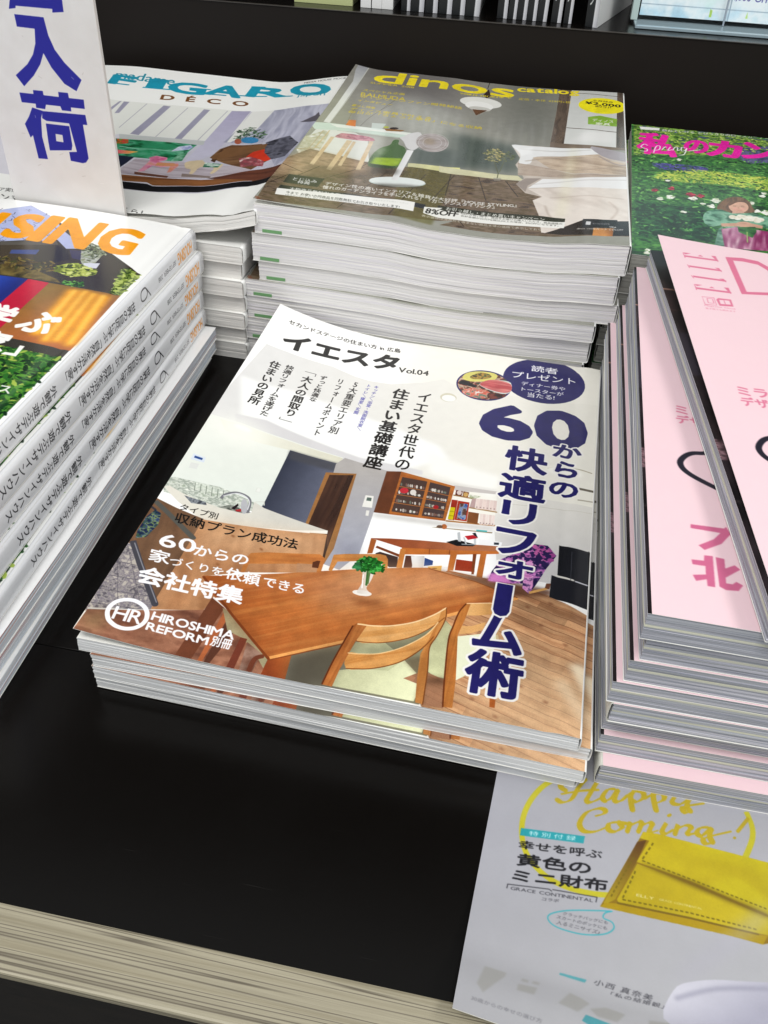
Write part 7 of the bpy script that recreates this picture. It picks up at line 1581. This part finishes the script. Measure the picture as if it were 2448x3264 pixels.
bslab('back_panel', -2600, 2400, 300.3, 318, 0, 1640, LAM_B)
for z in (480, 740, 1000, 1260, 1520): bslab('upper_board', -2600, 2400, 12, 299.8, z, z+24, LAM_B)
base = slab('counter_base', -900, 1200, -190, -90, -420, -75, DARKW, None, 2, YW, (0, -20)); tag(base, None, None, kind='structure')
FLOORM = mat('shop_floor', (0.05, 0.047, 0.043), 0.4)
fl = slab('floor', -2500, 2800, -3000, 1500, -760, -745, FLOORM, None, 0); tag(fl, None, None, kind='structure')
def print_mat(name, tex=None, color='f0f0ee', rough=0.32, coat=0.0, bump=0.0, spec=0.5):
    m = mat(name, srgb(color), rough, spec, coat); b = bsdf(m)
    if tex is not None:
        uv = N(m, 'ShaderNodeUVMap'); im = N(m, 'ShaderNodeTexImage'); im.image = tex; im.interpolation = 'Cubic'; im.extension = 'EXTEND'
        L(m, uv.outputs[0], im.inputs[0]); L(m, im.outputs[0], b.inputs['Base Color'])
    if bump:
        tc = N(m, 'ShaderNodeTexCoord'); mp = N(m, 'ShaderNodeMapping'); mp.inputs['Scale'].default_value = (26, 7, 20); L(m, tc.outputs['Object'], mp.inputs['Vector'])
        n = N(m, 'ShaderNodeTexNoise'); n.inputs['Scale'].default_value = 1.0; n.inputs['Detail'].default_value = 2; L(m, mp.outputs[0], n.inputs['Vector'])
        bp = N(m, 'ShaderNodeBump'); bp.inputs['Strength'].default_value = 1.0; bp.inputs['Distance'].default_value = bump*S; L(m, n.outputs['Fac'], bp.inputs['Height']); L(m, bp.outputs[0], b.inputs['Normal'])
    return m
PAPER = mat('cover_stock', srgb('ecebe6'), 0.45, 0.4)
E_MAIN = paper_edge('page_edges_home', [(0.22, 'b0b2b4'), (0.42, 'd6d7d7'), (0.5, 'e0e0df'), (0.6, 'cfd1d4'), (0.74, 'e8e7e5')], 0.0022, 1.5, ('b39a76', 0.70, 0.45), contrast=0.5)
E_DINO = paper_edge('page_edges_catalogue', [(0.22, 'a8a7aa'), (0.38, 'd3d1d2'), (0.5, 'e2e0dd'), (0.6, 'd3d0d6'), (0.74, 'e9e6e2')], 0.0025, 0.8, ('d3cbdc', 0.6, 0.5), contrast=0.8)
E_WHITE = paper_edge('page_edges_white', [(0.22, 'c6c4c0'), (0.45, 'e2e0dc'), (0.7, 'e8e6e2')], 0.003, 1.6, ('cfc3ca', 0.68, 0.4), contrast=0.4)
E_ELLE = paper_edge('page_edges_design', [(0.26, '4f535d'), (0.37, '8c9099'), (0.44, 'b4b6bc'), (0.49, '7a7e89'), (0.54, 'c8c7d0'), (0.60, '8d9098'), (0.67, 'c2c1c4'), (0.78, '9fa0a4')], 0.0008, 0.40, ('c4c3ae', 0.62, 0.6), contrast=0.6, insert=('cdccb6', 6.4, 0.55))
E_THIN = paper_edge('page_edges_thin', [(0.28, '97a1ad'), (0.42, 'c0c7cf'), (0.5, 'dddfe3'), (0.58, 'a3adb9'), (0.7, 'e3e5e8')], 0.0012, 0.8, ('c05a34', 0.58, 0.95), contrast=0.8)
E_GREY = paper_edge('page_edges_grey', [(0.28, '73736f'), (0.42, '94948e'), (0.55, 'a5a49d'), (0.7, 'b8b6ae')], 0.002, 0.9, contrast=0.6)
# ------------------------------------------------------------------ magazines on the shelf
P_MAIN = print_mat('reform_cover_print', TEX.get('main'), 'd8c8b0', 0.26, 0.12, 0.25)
P_DINO = print_mat('catalogue_cover_print', TEX.get('dino'), '8a8578', 0.22, 0.35, 1.1)
P_HOU = print_mat('house_cover_print', TEX.get('hou'), 'eeeeee', 0.25, 0.15, 0.3)
P_FIG = print_mat('deco_cover_print', TEX.get('fig'), 'eeeeee', 0.3, 0.1, 0.2)
P_ELLE = print_mat('pink_cover_print', TEX.get('elle'), 'f5d5dd', 0.42, 0.0, 0.3, 0.35)
P_FLY = print_mat('dark_flyleaf_print', TEX.get('fly'), '1b1718', 0.3, 0.1)
P_GAR = print_mat('garden_cover_print', TEX.get('gar'), '3f6a35', 0.3, 0.1, 0.2)
P_HAP = print_mat('wallet_cover_print', TEX.get('hap'), 'b4b3bf', 0.28, 0.2, 0.3)
P_THIN = print_mat('thin_cover_print', TEX.get('thin'), 'f2f2f2', 0.3, 0.1)
P_SPH = print_mat('house_spine_print', TEX.get('spine'), 'e8e9ec', 0.2, 0.3, 0.15)
SP_WHITE = mat('white_spine', srgb('e6e6e4'), 0.35, 0.5)
SP_GREY = mat('grey_spine', srgb('a8a79f'), 0.35, 0.5)
SP_ELLE = mat('pale_spine', srgb('c9c8bf'), 0.35, 0.5)

MG = 'home reform magazines in the front pile'
for k, (m, lb) in enumerate(zip(MAIN, ['bottom magazine of the short front pile, its spine end tucked in',
        'third magazine down in the short front pile, page edges only', 'second magazine of the short front pile, cover showing as a strip at its right',
        'home reform magazine with dining table photo on top of the front pile'])):
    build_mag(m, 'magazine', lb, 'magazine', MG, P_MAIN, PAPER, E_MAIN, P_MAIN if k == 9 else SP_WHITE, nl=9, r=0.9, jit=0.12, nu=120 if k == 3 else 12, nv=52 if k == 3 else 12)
TAB = mat('green_page_tab', srgb('6f9d6c'), 0.7, 0.2)
DL = ['bottom', 'second from the bottom', 'third from the bottom', 'middle', 'third from the top', 'second from the top']
for k, m in enumerate(DINO):
    lb = 'furniture catalogue with desk fan cover photo on top of the tall middle pile' if k == 6 else 'thick catalogue, %s of the tall wavy middle pile' % DL[k]
    rt = build_mag(m, 'catalogue', lb, 'catalogue', 'thick furniture catalogues in the middle pile', P_DINO, PAPER, E_DINO, SP_WHITE, nl=14, r=1.3, jit=0.16, ragged=0.22, nu=46 if k == 6 else 20, nv=40 if k == 6 else 14)
    index_tab(m, rt, TAB)
FL = ['bottom', 'second from the bottom', 'third from the bottom', 'fourth from the bottom', 'fifth from the bottom', 'sixth from the bottom', 'second from the top']
for k, m in enumerate(FIG):
    lb = 'white interior magazine with green sofa photo tilted on top of the back left pile' if k == 7 else 'white paperbound magazine, %s of the back left pile' % FL[k]
    build_mag(m, 'magazine', lb, 'magazine', 'white interior magazines in the back left pile', P_FIG, PAPER, E_WHITE, SP_WHITE, nl=8, r=2.0, jit=0.15, nu=40 if k == 7 else 12, nv=30 if k == 7 else 12)
HL = ['bottom', 'second from the bottom', 'middle', 'second from the top', 'top']
for k, m in enumerate(HOU):
    lb = 'white house magazine with blue, red and orange cover photo on top of the left pile' if k == 4 else 'white house magazine with orange spine title, %s of five with printed spines' % HL[k]
    build_mag(m, 'magazine', lb, 'magazine', 'house magazines in the left pile', P_HOU, PAPER, E_WHITE, P_SPH, nl=7, r=2.6, jit=0.15, nu=110 if k == 4 else 12, nv=30)
for k, m in enumerate(THIN):
    build_mag(m, 'magazine', ['slim magazine lowest of all under the left pile, set in from the edge', 'slim magazine with orange lined page edges, second lowest in the left pile', 'slim magazine with white cover margin just under the five printed spines'][k], 'magazine',
              'slim magazines under the left pile', P_THIN, PAPER, E_THIN, SP_WHITE, nl=9, r=0.9, jit=0.5, nv=30)
EL = ['bottom pink magazine of the right pile with rounded pale spine', 'second pink magazine from the bottom, cover strip showing', 'third pink magazine from the bottom of the right pile', 'fourth from the bottom of the right pile, spine turned to the left',
      'fifth pink magazine from the bottom of the right pile', 'pink magazine in the right pile whose cover shows as the widest strip', 'pink magazine third from the top of the right pile', 'pink design magazine lying straight, second from the top of the right pile',
      'pink design magazine lying skewed on top of the right pile, cover corner lifted']
for k, m in enumerate(ELLE):
    build_mag(m, 'magazine', EL[k], 'magazine', 'pink design magazines in the right pile', P_ELLE, PAPER, E_ELLE, SP_ELLE, nl=10, r=1.6 if k == 0 else 0.9, jit=0.5, fly=P_FLY if m.spine == 'R' else None, nu=30 if k > 6 else 10, nv=34)
for k, m in enumerate(GAR):
    lb = 'garden magazine with woman holding white flowers, on top of the back right pile' if k == 7 else 'grey edged garden magazine stacked under the garden cover, %s' % ['lowest in its pile', 'second lowest', 'third lowest', 'fourth lowest', 'fourth from the top', 'third from the top', 'just beneath the top one'][k]
    build_mag(m, 'magazine', lb, 'magazine', 'garden magazines in the back right pile', P_GAR, PAPER, E_GREY, SP_GREY, nl=7, r=1.0, nv=12, nu=12)
build_mag(HAPPY, 'magazine', 'grey magazine with yellow wallet photo lying on the shelf, pinned under two piles', 'magazine', None, P_HAP, PAPER, E_WHITE, SP_WHITE, nl=1, r=0.3, jit=0.1, nu=30, nv=60)

# ------------------------------------------------------------------ upright sign card
P_SIGN = print_mat('sign_print', TEX.get('sign'), 'dcdad8', 0.4, 0.0, 0.0, 0.4)
CARD = mat('card_edge', srgb('cfcac6'), 0.6, 0.3)
v, f = box_vf(-174.6, -99.2, 282.0, 285.0, 0.3, 340)
uvs = []
for face in f:
    for i in face: uvs.append(((v[i][0]+174.6)/75.4, (v[i][2]-0.3)/339.7))
sg = mesh_obj('sign_card', v, f, [P_SIGN, CARD], None, uvs, [1, 1, 0, 1, 1, 1]); bevel(sg, 0.4)
tag(sg, 'tall white sign card with blue Japanese characters standing behind the left pile', 'sign')

# ------------------------------------------------------------------ books standing on the ledge
BLK = mat('black_book_spine', (0.012, 0.014, 0.015), 0.35)
BK_T = print_mat('black_spine_print', TEX.get('bspine'), '101314', 0.35)
BK_W = mat('white_book_cover', srgb('e3e3e2'), 0.3)
BK_P = print_mat('white_book_front_print', TEX.get('bfront'), 'e3e3e2', 0.3)
BK_E = paper_edge('book_pages', [(0.3, 'b8b6ac'), (0.7, 'd8d6cc')], 0.004, 1.5)
PALE = mat('pale_green_book_cover', srgb('b9c08a'), 0.4)
ORG = (0, 628, 158.1)
def led(x, y):   # ledge coordinates follow the bookcase
    a = math.radians(YB); return (math.cos(a)*x-math.sin(a)*y, 612+math.sin(a)*x+math.cos(a)*y)
def book(xs, w, lean, label, group, sp, cv, H=182, Dp=128, dy=0.0, rot=0.0):
    x0, y0 = led(xs, 17+dy)
    root = empty('book', (x0, y0, 158.1), math.radians(YB+rot)); tag(root, label, 'book', group)
    sh = math.tan(math.radians(lean))
    def part(nm, xa, xb, ya, yb, za, zb, mt, uv=False, mi=None):
        v, f = box_vf(xa, xb, ya, yb, za, zb); vv = [(x+z*sh, y, z) for x, y, z in v]
        uvs = None
        if uv: uvs = [(((v[i][0]-xa)/(xb-xa)) if abs(yb-ya) < abs(zb-za)*0.2 else (v[i][1]-ya)/(yb-ya), (v[i][2]-za)/(zb-za)) for q in f for i in q]
        return mesh_obj(nm, vv, f, mt, root, uvs, mi)
    part('spine', 0, w, 0, 0.6, 0, H, sp, True)
    part('pages', 0.7, w-0.7, 0.7, Dp-1, 0.6, H-1, BK_E)
    part('back_cover', 0, 0.6, 0.7, Dp, 0, H, BLK)
    v, f = box_vf(w-0.6, w, 0.7, Dp, 0, H); vv = [(x+z*sh, y, z) for x, y, z in v]
    uvs = [((v[i][1]-0.7)/(Dp-0.7), v[i][2]/H) for q in f for i in q]
    mesh_obj('front_cover', vv, f, cv, root, uvs)
    return root
def bx_of(px):    # the measured bottom-left corners of the spines
    return px
BK = [('plain white', -30.5, 9.0), ('plain white', -20.6, 8.6), ('plain white', -11.8, 9.6)]
names = ['leftmost', 'second', 'third']
for i, (_, x, w) in enumerate(BK):
    book(x, w, 0, 'plain white spined book on the ledge, %s of three left of the black ones' % names[i], 'white books on the ledge', BK_W, BK_W, dy=1.5)
SPX = [(5.2, 4.9), (13.6, 8.0), (26.2, 7.2), (37.8, 8.2), (49.6, 7.8), (60.8, 8.8), (88.2, 5.2), (97.6, 4.4), (105.2, 5.4), (113.8, 5.3), (122.2, 5.0), (134.2, 5.2), (144.8, 5.8)]
ordn = ['first', 'second', 'third', 'fourth', 'fifth', 'sixth', 'seventh', 'eighth', 'ninth', 'tenth', 'eleventh', 'twelfth', 'thirteenth']
for i, (x, w) in enumerate(SPX):
    nx = SPX[i+1][0] if i < 12 else 152; w = min(w+3.4, nx-x-0.5)
    book(x, w, [0, .6, -.5, .4, 0, 1.2, -.4, .5, .2, -.3, .6, 0, -.5][i], 'black spined paperback standing on the ledge, %s from the left' % ordn[i], 'black spined books on the ledge', BK_T, BK_P, dy=[1.4, 1, .8, 1.1, .9, .6, 1.6, 1.2, 1.3, 1, 1.1, 1, .6][i])
book(163.0, 10.2, -1.6, 'thicker black spined book at the right end, its printed white cover showing', 'black spined books on the ledge', BK_T, BK_P, dy=-5, rot=-16)
book(-90, 52, 0, 'pale green cover lying at the left end of the ledge row', None, PALE, PALE, dy=3)

# ------------------------------------------------------------------ acrylic stand with a pale blue flyer
st = empty('flyer_stand', (0, 0, 0)); x0, y0 = led(205, 20)
st.location = (x0*S, y0*S, 158.1*S); st.rotation_euler = (0, 0, math.radians(YB))
tag(st, 'clear acrylic stand on the ledge right of the black books', 'stand')
AC = mat('clear_acrylic', (0.86, 0.95, 0.95), 0.03); bsdf(AC).inputs['Transmission Weight'].default_value = 0.9; bsdf(AC).inputs['IOR'].default_value = 1.45
AC2 = mat('acrylic_edge', srgb('a9bcb9'), 0.15)
def sp_(nm, a, m, lean=0): 
    v, f = box_vf(*a); o = mesh_obj(nm, [(x, y+z*lean, z) for x, y, z in v], f, m, st); bevel(o, 0.3, 1); return o
sp_('base_plate', (0, 230, 0, 60, 0.1, 2.4), mat('acrylic_base', (0.28, 0.36, 0.40), 0.06))
sp_('side_edge', (-3, 2.6, 22, 34, 2.5, 160), AC2, 0.12)
sp_('support_rib', (74.2, 75.6, 22.0, 24.0, 2.5, 160), mat('rib', srgb('8f9aa6'), 0.2), 0.12)
P_BLUE = print_mat('flyer_print', TEX.get('flyer'), 'cfe4ee', 0.3)
v, f = box_vf(4, 150, 25.2, 25.9, 6.2, 120); uvs = [((v[i][0]-4)/146, (v[i][2]-6.2)/113.8) for q in f for i in q]
fy = mesh_obj('flyer', [(x, y+z*0.12, z) for x, y, z in v], f, [P_BLUE], None, uvs)
fy.location = st.location; fy.rotation_euler = st.rotation_euler
tag(fy, 'pale blue discount flyer held upright in the acrylic stand', 'flyer')
